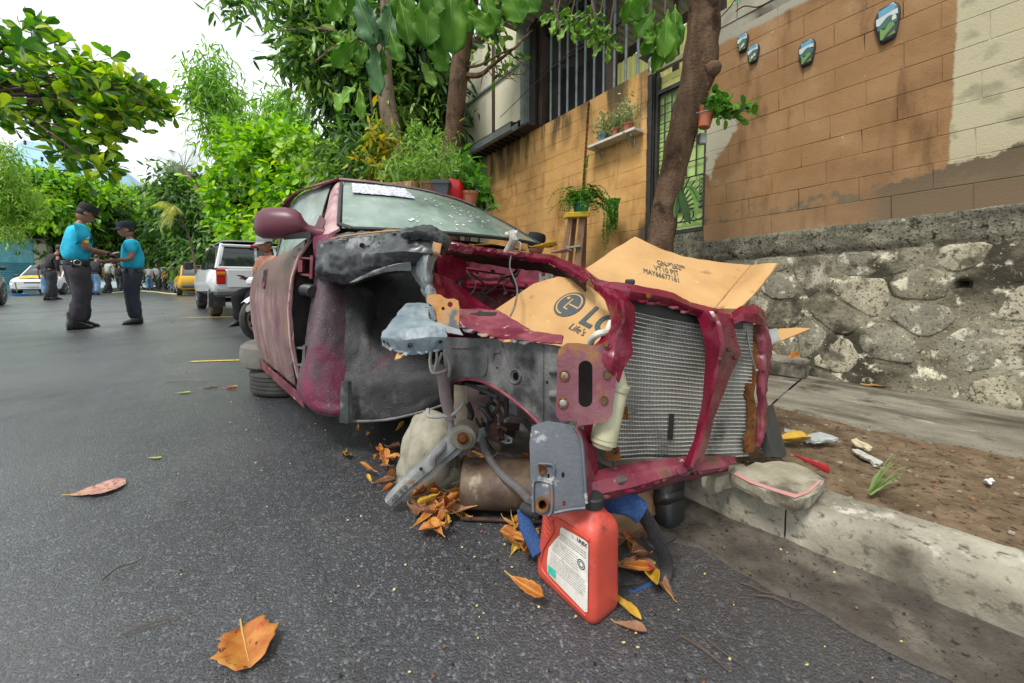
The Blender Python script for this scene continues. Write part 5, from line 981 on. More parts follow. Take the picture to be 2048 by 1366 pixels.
for px in ([(1066, 1022), (1066, 968), (1074, 958), (1096, 962), (1103, 972), (1103, 1018), (1096, 1030)], [(1077, 926), (1106, 930), (1105, 962)], [(1148, 852), (1162, 880), (1167, 930), (1172, 1005)], [(1108, 1024), (1140, 1017), (1170, 1014)]):
    b = MB(); b.tube([fD(u, v) - Vector((0, .004, 0)) for u, v in px], .0042, 6, True, 4); b.build('folded_edge', slate, lb)
rim(fD, 1085, 1010, 11, rust, lb, .004, 13, .004); b = MB(); b.tube([fD(1085, 1010) + Vector((0, .002, 0)), fD(1085, 1010) + Vector((-.01, .07, .01))], [.0145, .0145], 14, False); b.build('tow_tube', rust_dk, lb)
part('rust_patch', [[(1077, 928, .905), (1092, 930, .903)], [(1078, 948, .898), (1090, 950, .897)]], 5, 5, rust, .006, 50, parent=lb)
part('bracket_side', [[(1149, 850, .93), (1168, 862, .99)], [(1168, 920, .90), (1184, 925, .99)], [(1172, 1000, .875), (1190, 995, .97)]], 10, 6, faded, .004, 20)
part('column_strip', [[(1166, 850, .99), (1192, 848, 1.02)], [(1176, 900, .975), (1190, 905, 1.0)], [(1180, 960, .955), (1194, 955, .98)]], 12, 6, wine, .004, 20)
part('latch_brace', [[(1388, 618, 1.16), (1424, 624, 1.115), (1459, 630, 1.19)], [(1402, 652, 1.13), (1440, 650, 1.085), (1468, 668, 1.175)], [(1412, 688, 1.11), (1448, 690, 1.062), (1479, 706, 1.15)], [(1412, 741, 1.10), (1436, 735, 1.062), (1456, 757, 1.13)], [(1406, 811, 1.09), (1420, 800, 1.055), (1428, 830, 1.11)], [(1390, 882, 1.07), (1404, 872, 1.045), (1413, 886, 1.09)], [(1368, 930, 1.055), (1384, 934, 1.03), (1402, 922, 1.075)]], 60, 19, wine, .003, 14, lin='rc', ang=20)
for u, v, d in ((1425, 640, 1.09), (1462, 672, 1.13), (1458, 700, 1.08), (1440, 718, 1.055), (1470, 716, 1.12)): bolt(u, v, d, .004, car, rust_dk, .006)
part('lower_crossmember', [[(1178, 948, .985), (1243, 931, 1.03), (1310, 922, 1.07), (1366, 915, 1.11), (1470, 914, 1.22)], [(1178, 968, .93), (1250, 952, .975), (1310, 940, 1.02), (1366, 929, 1.06), (1470, 924, 1.18)], [(1173, 992, .915), (1261, 974, .955), (1310, 960, .995), (1360, 946, 1.04), (1455, 932, 1.15)], [(1174, 1004, .925), (1262, 982, .97), (1310, 967, 1.01), (1360, 952, 1.05), (1455, 936, 1.16)], [(1176, 1010, 1.0), (1262, 990, 1.05), (1310, 975, 1.09), (1360, 960, 1.13), (1455, 940, 1.24)]], 33, 60, faded, .003, 14, lin='rc', ang=20)
b = MB(); b.tube([P(1228, 966, .96), P(1240, 960, .955), P(1252, 958, .965)], [.008, .011, .005], 8); b.build('broken_clip', zinc, car)
b = MB(); b.tube([P(1350, 938, 1.04), P(1356, 948, 1.03), P(1372, 950, 1.04), P(1384, 940, 1.05)], .003, 6, True, 4); b.build('loose_wire', trimk, car)
part('right_stub', [[(1462, 628, 1.24), (1482, 614, 1.26), (1512, 612, 1.28), (1524, 622, 1.3)], [(1464, 640, 1.2), (1484, 628, 1.21), (1514, 628, 1.24), (1530, 648, 1.28)], [(1466, 648, 1.2), (1486, 642, 1.2), (1512, 648, 1.24), (1530, 652, 1.28)]], 19, 24, wine, .003, 18, lin='rc', ang=20)
fE = tilt(1490, 660, 1.26, 1530, 660, 1.29, 1505, 900, 1.24)
pplate('rusty_upright', fE, [(1497, 652), (1514, 650), (1513, 700), (1518, 740), (1508, 790), (1513, 840), (1508, 905), (1490, 907), (1488, 880), (1496, 860), (1494, 800), (1489, 795), (1490, 772), (1499, 760), (1502, 700)], [], rust, .006, jag=(3, 1.5, 4))
part('crumpled_side', [[(1512, 648, 1.28), (1522, 648, 1.27), (1530, 652, 1.34)], [(1514, 700, 1.28), (1528, 705, 1.27), (1540, 715, 1.34)], [(1516, 760, 1.28), (1526, 765, 1.26), (1531, 780, 1.34)], [(1514, 830, 1.28), (1526, 840, 1.26), (1532, 850, 1.34)], [(1508, 895, 1.27), (1520, 890, 1.26), (1526, 870, 1.34)]], 36, 15, faded, .012, 16, lin='c')
b = MB(); b.tube([P(1492, 648, 1.25), P(1500, 700, 1.23), P(1510, 735, 1.225), P(1514, 742, 1.22)], [.003, .003, .003, .007], 6, True, 4); b.build('cable', zinc, car)
# radiator
fR = tilt(1220, 760, 1.075, 1505, 760, 1.26, 1360, 920, 1.16)
def rq(f, h): # f across, h down
    lu, ru = 1262 - 45 * h, 1506 - 8 * h; lv, rv_ = 596 + 321 * h, 640 + 272 * h
    u = lu + (ru - lu) * f; v = lv + (rv_ - lv) * f + 14 * 4 * f * (1 - f) * (1 - h) * .4; p_ = fR(u, v); return p_ + Vector((0, 1, 0)) * .012 * mnoise.noise(p_ * 7)
core = M('radiator_core', [(.32, .315, .285), (.45, .44, .40), (.56, .55, .50)], scale=7, rough=.6, metal=.2, layers=[((.05, .05, .045), 4, .6, .1)])
N, L = nodes(core); geo = [n for n in N if n.type == 'NEW_GEOMETRY'][0]; wv = N.new('ShaderNodeTexWave'); wv.inputs['Scale'].default_value = 62; wv.bands_direction = 'X'; wv.inputs['Distortion'].default_value = 1.2; wv.inputs['Detail'].default_value = 2
L.new(geo.outputs['Position'], wv.inputs['Vector']); bp = N.new('ShaderNodeBump'); bp.inputs['Distance'].default_value = .004; L.new(wv.outputs['Fac'], bp.inputs['Height']); L.new(bp.outputs[0], N['Principled BSDF'].inputs['Normal'])
xm = N.new('ShaderNodeMix'); xm.data_type = 'RGBA'; L.new(wv.outputs['Fac'], xm.inputs[0]); L.new(N['Principled BSDF'].inputs['Base Color'].links[0].from_socket, xm.inputs[7]); xm.inputs[6].default_value = (.10, .10, .09, 1); L.new(xm.outputs[2], N['Principled BSDF'].inputs['Base Color'])
b = MB(); b.grid(np.array([[list(rq(f, h)) for f in np.linspace(0, 1, 30)] for h in np.linspace(0, 1, 30)]), -.02); rad = fixn(b.build('radiator', core, car, ang=180))
b = MB(); NR = 37
for k in range(NR + 1):
    h = k / NR; pts = [rq(f, min(1, h + .003 * mnoise.noise(Vector((f * 6, k * .7, 0))))) for f in np.linspace(0, 1, 16)]; ring = []
    for p_ in pts:
        o = Vector((-.05, -1, 0)).normalized(); ring.append([p_ + o * .002 + Vector((0, 0, .0012)), p_ + o * .002 - Vector((0, 0, .0012)), p_ - o * .004 - Vector((0, 0, .0012)), p_ - o * .004 + Vector((0, 0, .0012))])
    b.loft(ring)
tag(fixn(b.build('cooling_tubes', alu, rad, False)), kind='stuff')
b = MB(); b.grid(np.array([[list(rq(.395 + .035 * f, .70 + .17 * h) - Vector((0, .0065, 0))) for f in (0, .5, 1)] for h in np.linspace(0, 1, 6)]), .002); b.build('burnt_patch', undr, rad, False)
b = MB(); b.grid(np.array([[list(rq(f, h) - Vector((0, .004, 0))) for f in np.linspace(.0, .9, 20)] for h in (-.01, .05, .075)]), .004); b.build('top_tank', trimk, rad)
for u0, v0, u1, v1 in ((1226, 812, 1256, 840), (1212, 892, 1240, 922)):
    fz = tilt(1230, 820, 1.04, 1260, 820, 1.05, 1240, 900, 1.03); pplate('rusty_tab', fz, [(u0, v0), (u1, v0 + 2), (u1 + 1, v1), (u0 - 2, v1 - 3)], [], rust, .004, jag=(3, 1.2, 9))
b = MB(); b.tube([P(1234, 740, 1.02), P(1231, 770, 1.0), P(1206, 886, .975)], [.018, .034, .034], 18, True); b.tube([P(1232, 766, .998), P(1229, 776, .998)], .0375, 18); b.tube([P(1208, 874, .976), P(1204, 893, .974)], [.034, .026], 18)
b.build('receiver_drier', M('cream_enamel_can', [(.30, .28, .17), (.42, .40, .26), (.52, .50, .37)], scale=9, rough=.45, rvar=.1, layers=[((.20, .13, .06), 15, .64, .05), ((.6, .58, .5), 50, .68, .03)]), car)
b = MB(); b.tube([P(1180, 700, 1.04), P(1183, 680, 1.02), P(1196, 668, 1.0), P(1214, 663, 1.02), P(1222, 645, 1.05)], .0095, 10, True, 5); b.build('white_pipe', M('pale_pipe', [(.40, .39, .34), (.55, .54, .48)], scale=20, rough=.6), car)
# suspension remains
b = MB(); st = [(783, 1001, 1.29, 15), (815, 968, 1.29, 17), (860, 930, 1.30, 19), (900, 895, 1.31, 22), (926, 868, 1.32, 25)]; rings = []
for u, v, d, w_ in st:
    c_ = P(u, v, d); n_ = Vector((.68, 0, -.73)).cross(Vector((0, 1, 0))); s_ = w_ / FPX * d; x_ = Vector((.70, 0, .71)) * -1
    x_ = Vector((-.69, 0, -.72)).cross(Vector((0, 1, 0))).normalized()
    rings.append([c_ + x_ * s_ * a - Vector((0, 1, 0)) * h_ for a, h_ in ((-1, 0), (-.92, .022), (-.5, .030), (.3, .026), (.5, .010), (.9, .012), (1, 0), (.9, -.02), (-.9, -.02))])
b.loft(rings); arm = fixn(b.build('control_arm', M('weathered_arm', [(.09, .10, .10), (.20, .215, .21), (.33, .33, .29)], scale=14, rough=.6, bump=.002, bscale=60, layers=[((.20, .08, .04), 14, .63, .05, None, .9)]), car, ang=40))
b = MB(); c_ = P(926, 876, 1.27); b.lathe(c_, [(.045, .05), (.045, .0), (.036, -.006), (.034, -.012), (.02, -.012), (.02, -.02), (.012, -.022)], 18, (0.1, 1, .05)); b.build('bush', M('greasy_bush', [(.10, .09, .075), (.22, .20, .16)], scale=22, rough=.7, bump=.002), arm)
bolt(926, 877, 1.245, .014, arm, rust, .02)
for u, v in ((792, 993), (803, 983), (788, 1001), (811, 975), (842, 938)):
    p_ = P(u, v, 1.262); b = MB(); b.lathe(p_, [(.006, -.002), (.006, .002), (.004, .001), (.003, -.004)], 8, (0, -1, .1)); b.build('bolt_hole', rust_dk, arm)
b = MB(); b.tube([P(868, 740, 1.36), P(884, 745, 1.34), P(892, 800, 1.34), P(902, 838, 1.34)], [.020, .022, .021, .019], 12, True, 4); b.build('strut_tube', M('mauve_dust_tube', [(.14, .105, .105), (.22, .17, .17)], scale=14, rough=.8), car)
b = MB(); b.tube([P(900, 838, 1.34), P(902, 868, 1.32), P(884, 896, 1.28), P(868, 912, 1.26), P(866, 930, 1.26)], .0125, 10, True, 5); b.build('brake_hose', M('grey_hose', [(.12, .11, .115), (.19, .18, .185)], scale=20, rough=.7), car)
b = MB(); b.tube([P(856, 818, 1.36), P(858, 832, 1.34), P(880, 833, 1.33), P(906, 828, 1.33), P(922, 812, 1.34), P(928, 800, 1.36)], .0075, 8, True, 5); b.tube([P(862, 700, 1.34), P(860, 725, 1.33), P(866, 745, 1.32), P(888, 742, 1.32), P(896, 735, 1.34)], .006, 6, True, 4); b.tube([P(884, 705, 1.33), P(872, 735, 1.32)], .005, 6); b.tube([P(870, 690, 1.33), P(874, 715, 1.32), P(868, 742, 1.31)], .005, 6, True, 3); b.tube([P(893, 708, 1.34), P(900, 735, 1.33), P(892, 765, 1.34)], .007, 6, True, 3); b.build('pipework', M('grey_hose2', [(.20, .19, .18), (.32, .31, .29)], scale=20, rough=.6), car)
fF = tilt(920, 800, 1.45, 960, 800, 1.44, 940, 900, 1.42); pplate('strut_plate', fF, [(908, 770), (935, 772), (934, 850), (924, 880), (898, 878), (905, 840)], [], M('ochre_grime', [(.10, .08, .055), (.20, .165, .12), (.28, .24, .18)], scale=12, rough=.9, bump=.004), .01, jag=(2, 1.5, 5))
fG = tilt(950, 870, 1.40, 1020, 870, 1.39, 980, 890, 1.38); pplate('steering_knuckle', fG, [(944, 868), (950, 858), (965, 855), (990, 853), (1010, 868), (1025, 876), (1024, 886), (1012, 888), (995, 880), (972, 872), (958, 884), (946, 880)], [circ(fG, 951, 873, 3, 10), circ(fG, 1017, 881, 3.5, 10)], torn_g, .02)
b = MB(); b.tube([P(988, 850, 1.38), P(990, 872, 1.36)], .02, 10); b.tube([P(1000, 862, 1.38), P(1002, 880, 1.36)], .014, 10); b.build('ball_joint', rust_dk, car)
b = MB(); b.tube([P(966, 876, 1.38), P(972, 905, 1.34), P(1000, 945, 1.26), P(1040, 980, 1.15), P(1062, 1004, 1.05)], .013, 10, True, 5); b.build('coolant_hose', M('grey_hose3', [(.07, .065, .065), (.12, .115, .115)], scale=20, rough=.65), car)
b = MB(); b.tube([P(1013, 790, 1.35), P(1012, 830, 1.37), P(1004, 862, 1.38)], .009, 8, True, 3); b.tube([P(958, 815, 1.38), P(968, 820, 1.36), P(982, 840, 1.36)], .009, 8, True, 3); b.tube([P(932, 768, 1.36), P(960, 778, 1.32), P(996, 795, 1.26)], .007, 8, True, 3); b.build('short_hose', trimk, car)
# --- clutter: hoses, wires, bolts, torn slivers
rnd = random.Random(77)
for k in range(9):
    u0, v0 = rnd.uniform(890, 1080), rnd.uniform(525, 560); d0 = float(np.interp(u0, [870, 930, 1000, 1160], [1.52, 1.76, 1.88, 1.98])); pts = [P(u0, v0, d0)]
    for q in range(3): u0 += rnd.uniform(-28, 34); v0 += rnd.uniform(4, 24); pts.append(P(u0, v0, float(np.interp(u0, [870, 930, 1000, 1160], [1.45, 1.68, 1.80, 1.92])) - .02 * q))
    b = MB(); b.tube(pts, rnd.choice((.003, .005, .008)), 6, True, 5); b.build('wire', rnd.choice([trimk, trimk, zinc, rust_dk]), car)
for k in range(16): u0 = rnd.uniform(885, 1120); bolt(u0, rnd.uniform(524, 600), float(np.interp(u0, [870, 930, 1000, 1160], [1.50, 1.75, 1.88, 1.98])), rnd.uniform(.004, .008), car, rnd.choice([rust_dk, wine_dk, zinc]), .01)
for k in range(12):
    u0, v0 = rnd.uniform(925, 1050), rnd.uniform(770, 850); d0 = 1.46 - (u0 - 925) * .0012; pts = [P(u0, v0, d0)]
    for q in range(3): u0 += rnd.uniform(-20, 26); v0 += rnd.uniform(2, 30); pts.append(P(u0, v0, d0 - .015 * q))
    b = MB(); b.tube(pts, rnd.choice((.004, .007, .011)), 7, True, 5); b.build('hose', rnd.choice([trimk, rust_dk, undr, MATS['grey_hose']]), car)
for k in range(5): p_ = P(rnd.uniform(935, 1050), rnd.uniform(800, 900), 1.5); b = MB(); b.box(p_, rnd.uniform(.04, .09), .05, rnd.uniform(.03, .07), (1, rnd.uniform(-.5, .5), rnd.uniform(-.4, .4)), (0, 1, 0), (0, 0, 1), .008); b.build('axle_fitting', rnd.choice([rust_dk, MATS['ochre_grime'], torn_g]), car)
def slivers(path, n, m_, ln, down=1):
    for k in range(n):
        f = (k + rnd.random()) / n * (len(path) - 1); i = min(int(f), len(path) - 2); t_ = f - i; u, v, d = (path[i][q] + (path[i + 1][q] - path[i][q]) * t_ for q in range(3)); w_ = rnd.uniform(4, 13); a_ = rnd.uniform(-6, 6)
        b = MB(); b.grid(surf([pp([(u - w_, v - 2, d), (u, v - 1, d - .004), (u + w_, v - 2, d)]), pp([(u - w_ * .7 + a_, v + down * ln * .5, d - rnd.uniform(0, .02)), (u + a_, v + down * ln * rnd.uniform(.4, 1), d - rnd.uniform(.0, .03)), (u + w_ * .6 + a_, v + down * ln * .4, d)])], 5, 7, 'rc'), .0025); fixn(b.build('torn_sliver', rnd.choice(m_), car, ang=20))
slivers([(1195, 582, 1.15), (1258, 599, 1.04), (1334, 611, 1.10), (1384, 629, 1.12)], 6, [wine, rust_dk, faded], 5)
slivers([(1178, 1000, .915), (1261, 980, .955), (1360, 950, 1.04), (1450, 935, 1.15)], 9, [faded, rust_pl, wine], 7)
slivers([(915, 654, 1.21), (960, 668, 1.19), (1003, 680, 1.13), (1060, 686, 1.05)], 10, [rust_or, faded, torn_g], 6)
slivers([(895, 484, 1.47), (942, 494, 1.62), (1000, 502, 1.72), (1060, 508, 1.70)], 10, [rust_dk, wine, faded], 6)
slivers([(640, 488, 1.69), (700, 480, 1.59), (770, 472, 1.45), (840, 462, 1.30)], 9, [torn_g, rail_k, rust_or], -5)
slivers([(768, 692, 1.13), (822, 709, 1.10), (886, 698, 1.12)], 7, [blueg, rust_or], 5)
# --- tyre stack under the sill
def tyre(name, label, c, R_, w_, grp=None, mat=rubber, axis=(0, 0, 1), grooves=4, cat='tyre'):
    t_ = thing(name, label, cat, c, grp); b_ = MB(); pr = [(R_ * .60, -w_ * .42), (R_ * .72, -w_ * .5), (R_ * .9, -w_ * .49), (R_ * .985, -w_ * .38)]
    for k in range(grooves): h0 = -w_ * .33 + w_ * .66 * (k + .5) / grooves; g0 = w_ * .014; pr += [(R_, h0 - w_ * .06), (R_, h0 - g0 + w_ * .03), (R_ * .965, h0 + w_ * .04), (R_ * .965, h0 + w_ * .065), (R_, h0 + w_ * .07)]
    if not grooves: pr += [(R_ * 1.005, -w_ * .2), (R_ * 1.012, 0), (R_ * 1.005, w_ * .2)]
    pr += [(R_ * .985, w_ * .38), (R_ * .9, w_ * .49), (R_ * .72, w_ * .5), (R_ * .60, w_ * .42), (R_ * .6, -w_ * .42)]
    b_.lathe(Vector(c), pr, 48, axis, False); fixn(b_.build('tread', mat, t_)); return t_
pb = G(590, 786); tyre('stacked_tyre', 'lower tyre lying flat under the door of the wreck', P(592, 700, 2.80).xy.to_3d() + Vector((0, 0, .088)), .29, .17, 'tyres stacked under the wreck')
tyre('stacked_tyre', 'upper dusty tyre lying flat under the door of the wreck', P(578, 700, 2.83).xy.to_3d() + Vector((0, 0, .262)), .30, .17, 'tyres stacked under the wreck', grooves=0, mat=M('dusty_tyre', [(.07, .066, .058), (.12, .115, .10), (.17, .165, .145)], scale=6, rough=.85, bump=.002))
# ================================================================ THINGS ROUND THE WRECK
def plane_axes(fn, u, v, du, dv):
    """in-plane text axes from a pixel direction"""
    o_ = fn(u, v); X = (fn(u + du, v + dv) - o_).normalized(); n_ = (fn(u + 40, v) - o_).cross(fn(u, v - 40) - o_).normalized(); n_ = n_ if n_.y < 0 else -n_
    Y = n_.cross(X); return o_ + n_ * .0025, X, Y, n_
card = M('cardboard', [(.36, .20, .075), (.44, .255, .10), (.50, .30, .125)], scale=5, rough=.85, bump=.0006, bscale=140, layers=[((.27, .15, .06), 9, .66, .05), ((.56, .36, .17), 30, .68, .05)])
card_e = M('cardboard_edge', [(.42, .27, .13), (.55, .37, .19)], scale=60, rough=.9)
ink = M('grey_print', [(.035, .05, .055), (.06, .075, .08)], scale=60, rough=.8)
fH = tilt(990, 622, 1.52, 1150, 560, 1.44, 1150, 684, 1.2)
c1 = thing('cardboard_flap', 'cardboard flap printed with a large dark round logo lying inside the engine bay', 'cardboard', fH(1100, 690))
b = MB(); b.plate([fH(*q) for q in wobble([(984, 624), (1068, 567), (1116, 553), (1147, 558), (1182, 575), (1217, 606), (1226, 640), (1206, 694), (1110, 696), (1060, 680), (1020, 640)], 4, .8, 3)], [], .005); fixn(b.build('sheet', card, c1))
o_, X, Y, n_ = plane_axes(fH, 1139, 609, 87, 46); r_ = (fH(1170, 609) - fH(1139, 609)).length * .98
def disc(rr, off, mat, name, par, oo=None, a0=0, a1=2 * math.pi, rin=None, n=36, axes=None):
    X_, Y_, N_ = axes or (X, Y, n_); oo = oo or o_
    out = [oo + N_ * off + (X_ * math.cos(a) + Y_ * math.sin(a)) * rr for a in np.linspace(a0, a1, n, endpoint=rin is not None and a1 - a0 < 6.2)]
    b_ = MB()
    if rin is None: b_.plate(out, [], .0006, N_)
    elif a1 - a0 < 6.2: b_.plate(out + [oo + N_ * off + (X_ * math.cos(a) + Y_ * math.sin(a)) * rin for a in np.linspace(a1, a0, n)], [], .0006, N_)
    else: b_.plate(out, [[oo + N_ * off + (X_ * math.cos(a) + Y_ * math.sin(a)) * rin for a in np.linspace(0, 2 * math.pi, n, endpoint=False)]], .0006, N_)
    return b_.build(name, mat, par, False)
disc(r_, .0, ink, 'printed_disc', c1)
disc(r_ * .86, .0012, card, 'printed_arc', c1, None, R(-362 + 2), R(-80), r_ * .76)
def quad(oo, ax, x0, x1, y0, y1, off, mat, name, par):
    b_ = MB(); X_, Y_, N_ = ax; b_.plate([oo + X_ * x + Y_ * y + N_ * off for x, y in ((x0, y0), (x1, y0), (x1, y1), (x0, y1))], [], .0006, N_); return b_.build(name, mat, par, False)
AX = (X, Y, n_)
quad(o_, AX, .0, r_ * .84, -r_ * .05, r_ * .05, .0012, card, 'printed_stroke', c1)
quad(o_, AX, -r_ * .14, -r_ * .04, -r_ * .42, r_ * .42, .0012, card, 'printed_stroke', c1); quad(o_, AX, -r_ * .04, r_ * .24, -r_ * .42, -r_ * .33, .0012, card, 'printed_stroke', c1)
disc(r_ * .11, .0012, card, 'printed_dot', c1, o_ - X * r_ * .42 + Y * r_ * .34)
o2, X2, Y2, n2 = plane_axes(fH, 1156, 644, 87, 46); text('LG', r_ * 1.95, ink, c1, o2, X2, Y2, bold=.003)
o2, X2, Y2, n2 = plane_axes(fH, 1136, 657, 87, 46); text("Life's", r_ * .62, ink, c1, o2, X2, Y2)
fJ = tilt(1270, 473, 1.80, 1240, 585, 1.32, 1430, 616, 1.34)
c2 = thing('cardboard_box', 'opened cardboard box with stencilled lettering draped over the nose of the wreck', 'cardboard', fJ(1330, 610))
b = MB(); b.plate([fJ(*q) for q in wobble([(1170, 538), (1222, 502), (1270, 473), (1318, 496), (1366, 513), (1430, 523), (1502, 530), (1466, 572), (1428, 618), (1380, 614), (1330, 604), (1240, 586)], 4, .7, 5)], [], .006); fixn(b.build('main_panel', card, c2))
e0, e1 = fJ(1502, 530), fJ(1428, 618); b = MB(); g_ = surf([[e0, fJ(1466, 572), e1], [P(1530, 527, 1.52), P(1492, 572, 1.40), P(1452, 617, 1.29)], [P(1555, 526, 1.46), P(1520, 574, 1.36), P(1478, 618, 1.26)]], 14, 16); b.grid(crumple(g_, .003, 20, edge=.002), .006); fixn(b.build('end_flap', card, c2))
b = MB(); b.tube([e0 - Vector((0, .004, 0)), fJ(1466, 572) - Vector((0, .004, 0)), e1 - Vector((0, .004, 0))], .0028, 6); b.build('fold_crease', M('crease', [(.20, .11, .05), (.28, .16, .07)], rough=.9), c2)
for tx, u, v, du, dv, ww in (('GN-*262**', 1316, 531, 57, 12, 57), ('VT10 PJT', 1309, 541, 50, 12, 50), ('MAY66677161', 1286, 546, 72, 20, 74)):
    o2, X2, Y2, n2 = plane_axes(fJ, u, v, du, dv); L_ = (fJ(u + du, v + dv) - fJ(u, v)).length; t_ = text(tx, .05, ink, c2, o2, X2, Y2)
    xs = np.array([(Vector(vv.co) + _base(c2) - o2).dot(X2) for vv in t_.data.vertices]); k = L_ / xs.max()
    for vv in t_.data.vertices: q = Vector(vv.co) + _base(c2) - o2; q = X2 * (q.dot(X2) * k) + Y2 * (q.dot(Y2) / .035 * (fJ(u, v) - fJ(u, v - 9.5)).length) + n2 * q.dot(n2); vv.co = q + o2 - _base(c2)
fK = tilt(1530, 690, 1.42, 1610, 660, 1.5, 1560, 660, 1.5); c3 = thing('cardboard_scrap', 'narrow cardboard scrap with a strip of silver tape beside the rubble wall', 'cardboard', fK(1560, 680))
b = MB(); b.plate([fK(*q) for q in [(1528, 662), (1560, 657), (1600, 655), (1622, 657), (1580, 674), (1536, 692)]], [], .006); b.build('sheet', card, c3); b = MB(); b.plate([fK(u, v) - Vector((0, .003, -.002)) for u, v in [(1534, 660), (1552, 657), (1560, 680), (1542, 688)]], [], .001); b.build('tape', galv, c3)
# --- red oil jug
redp = M('red_plastic', [(.40, .042, .026), (.50, .066, .042), (.56, .10, .068)], scale=6, rough=.42, rvar=.08, spec=.45, bump=.0006, bscale=160, layers=[((.16, .02, .018), 11, .63, .06), ((.58, .17, .15), 7, .62, .07), ((.20, .10, .08), 90, .66, .03)])
j0 = G(1185, 1262); jx = Vector((-.60, .80, 0)).normalized(); jy = Vector((jx.y, -jx.x, 0)); JL, JW, JH = .205, .105, .248
jug = thing('oil_jug', 'red plastic oil jug with black cap and worn white label under the wreck nose', 'jug', j0 + jx * JL / 2 + jy * JW / 2)
def jr(z, i0, i1, k0, k1, r_, n=7):
    o = []
    for cx, cy, a0 in ((k0 - 0, 0, 0),):
        pass
    x0, x1, y0, y1 = i0, JL - i1, k0, JW - k1
    for (cx, cy, a0) in ((x1 - r_, y1 - r_, 0), (x0 + r_, y1 - r_, 90), (x0 + r_, y0 + r_, 180), (x1 - r_, y0 + r_, 270)):
        for a in np.linspace(a0, a0 + 90, n): o.append(j0 + jx * (cx + r_ * math.cos(R(a))) + jy * (cy + r_ * math.sin(R(a))) + Vector((0, 0, z)))
    return o
b = MB(); b.loft([jr(.001, .010, .010, .010, .010, .018), jr(.006, .002, .002, .002, .002, .022), jr(.02, 0, 0, 0, 0, .022), jr(.055, 0, 0, 0, 0, .022), jr(.062, .001, .003, .001, .001, .022), jr(.12, .001, .012, .001, .001, .022), jr(.17, .001, .018, .001, .001, .022), jr(.20, .001, .018, .001, .001, .022), jr(.217, .004, .024, .004, .004, .024), jr(.229, .012, .036, .014, .014, .025), jr(.237, .022, .06, .026, .026, .024), jr(.240, .028, .10, .034, .034, .015)])
fixn(b.build('body', redp, jug, ang=60))
nk = j0 + jx * .050 + jy * JW / 2; b = MB(); b.lathe(nk, [(.044, .222), (.036, .236), (.027, .243), (.0225, .250), (.0225, .262)], 20); b.build('neck', redp, jug)
b = MB(); n = 40; b.loft([[nk + Vector((math.cos(2 * math.pi * k / n) * rr * (1 + (.03 if k % 2 else 0)), math.sin(2 * math.pi * k / n) * rr * (1 + (.03 if k % 2 else 0)), h)) for k in range(n)] for rr, h in ((.0255, .252), (.0265, .255), (.0265, .274), (.024, .278), (.005, .2785))]); b.build('cap', trimk, jug, ang=30)
b = MB(); b.tube([j0 + jx * .085 + jy * JW / 2 + Vector((0, 0, .232)), j0 + jx * .095 + jy * JW / 2 + Vector((0, 0, .252)), j0 + jx * .13 + jy * JW / 2 + Vector((0, 0, .256)), j0 + jx * .172 + jy * JW / 2 + Vector((0, 0, .244)), j0 + jx * .186 + jy * JW / 2 + Vector((0, 0, .21))], [.014, .014, .013, .014, .015], 12, True, 5); b.build('handle', redp, jug)
def jf(x, z, off=.0): return j0 + jx * x + Vector((0, 0, z)) - jy * off     # on the wide face
for z in (.198, .184, .170, .156, .142):
    x1 = float(np.interp(z, [.12, .165, .188, .205], [.157, .132, .137, .125])) + .004; b = MB(); b.tube([jf(.166, z + .005, -.0006), jf((x1 + .166) / 2, z, .0014), jf(x1, z - .005, .0006)], .0022, 6, True, 4); b.build('grip_rib', redp, jug)
b = MB(); b.tube([jf(.012, .207, .0008), jf(.11, .205, .001), jf(.135, .188, .001), jf(.13, .165, .001), (jf(.155, .12, .001)), jf(.172, .08, .001), jf(.165, .035, .001), jf(.02, .022, .001)], .0022, 6, True, 6); b.build('panel_ridge', redp, jug)
lab = M('worn_label', [(.50, .46, .40), (.62, .59, .53), (.68, .65, .60)], scale=18, rough=.7, layers=[((.42, .26, .2), 14, .66, .06), ((.35, .33, .30), 40, .64, .05), ((.72, .70, .66), 9, .60, .06)])
lbl = [(.014, .196), (.022, .2), (.098, .192), (.104, .186), (.106, .168), (.124, .145), (.146, .112), (.152, .075), (.150, .046), (.144, .042), (.022, .030), (.014, .036)]
b = MB(); b.plate([jf(x, z, .0022) for x, z in lbl], [], .0008, -jy); lb_ = b.build('label', lab, jug, False)
text('UNIX', .0125, ink, lb_, jf(.048, .1865, .0028), -jx, (0, 0, 1), bold=.0004)
rnd = random.Random(6); b = MB()
for k in range(18):
    z = .172 - .0062 * k; x1 = np.interp(z, [.03, .075, .112, .145, .2], [.146, .148, .142, .120, .098]) - .006; x0 = .045 if k in (4, 5, 6, 7, 8, 9) else .02
    if k in (3, 10): continue
    x = x1
    while x > x0 + .006:
        w_ = rnd.uniform(.004, .014); w_ = min(w_, x - x0); bb = [jf(x, z, .0028), jf(x - w_, z, .0028), jf(x - w_, z + (.0024 if k < 4 else .0016), .0028), jf(x, z + (.0024 if k < 4 else .0016), .0028)]
        b.plate(bb, [], .0002, -jy); x -= w_ + .0018
tag(b.build('fine_print', M('faint_print', [(.20, .19, .18), (.34, .33, .31)], scale=120, rough=.8), lb_, False), kind='stuff')
jax = (-jx, Vector((0, 0, 1)), -jy); disc(.0115, .0006, ink, 'seal_ring', lb_, jf(.034, .138, .0028), 0, 2 * math.pi, .0095, 24, jax); disc(.007, .0006, ink, 'seal_ring', lb_, jf(.034, .138, .0028), 0, 2 * math.pi, .0055, 20, jax)
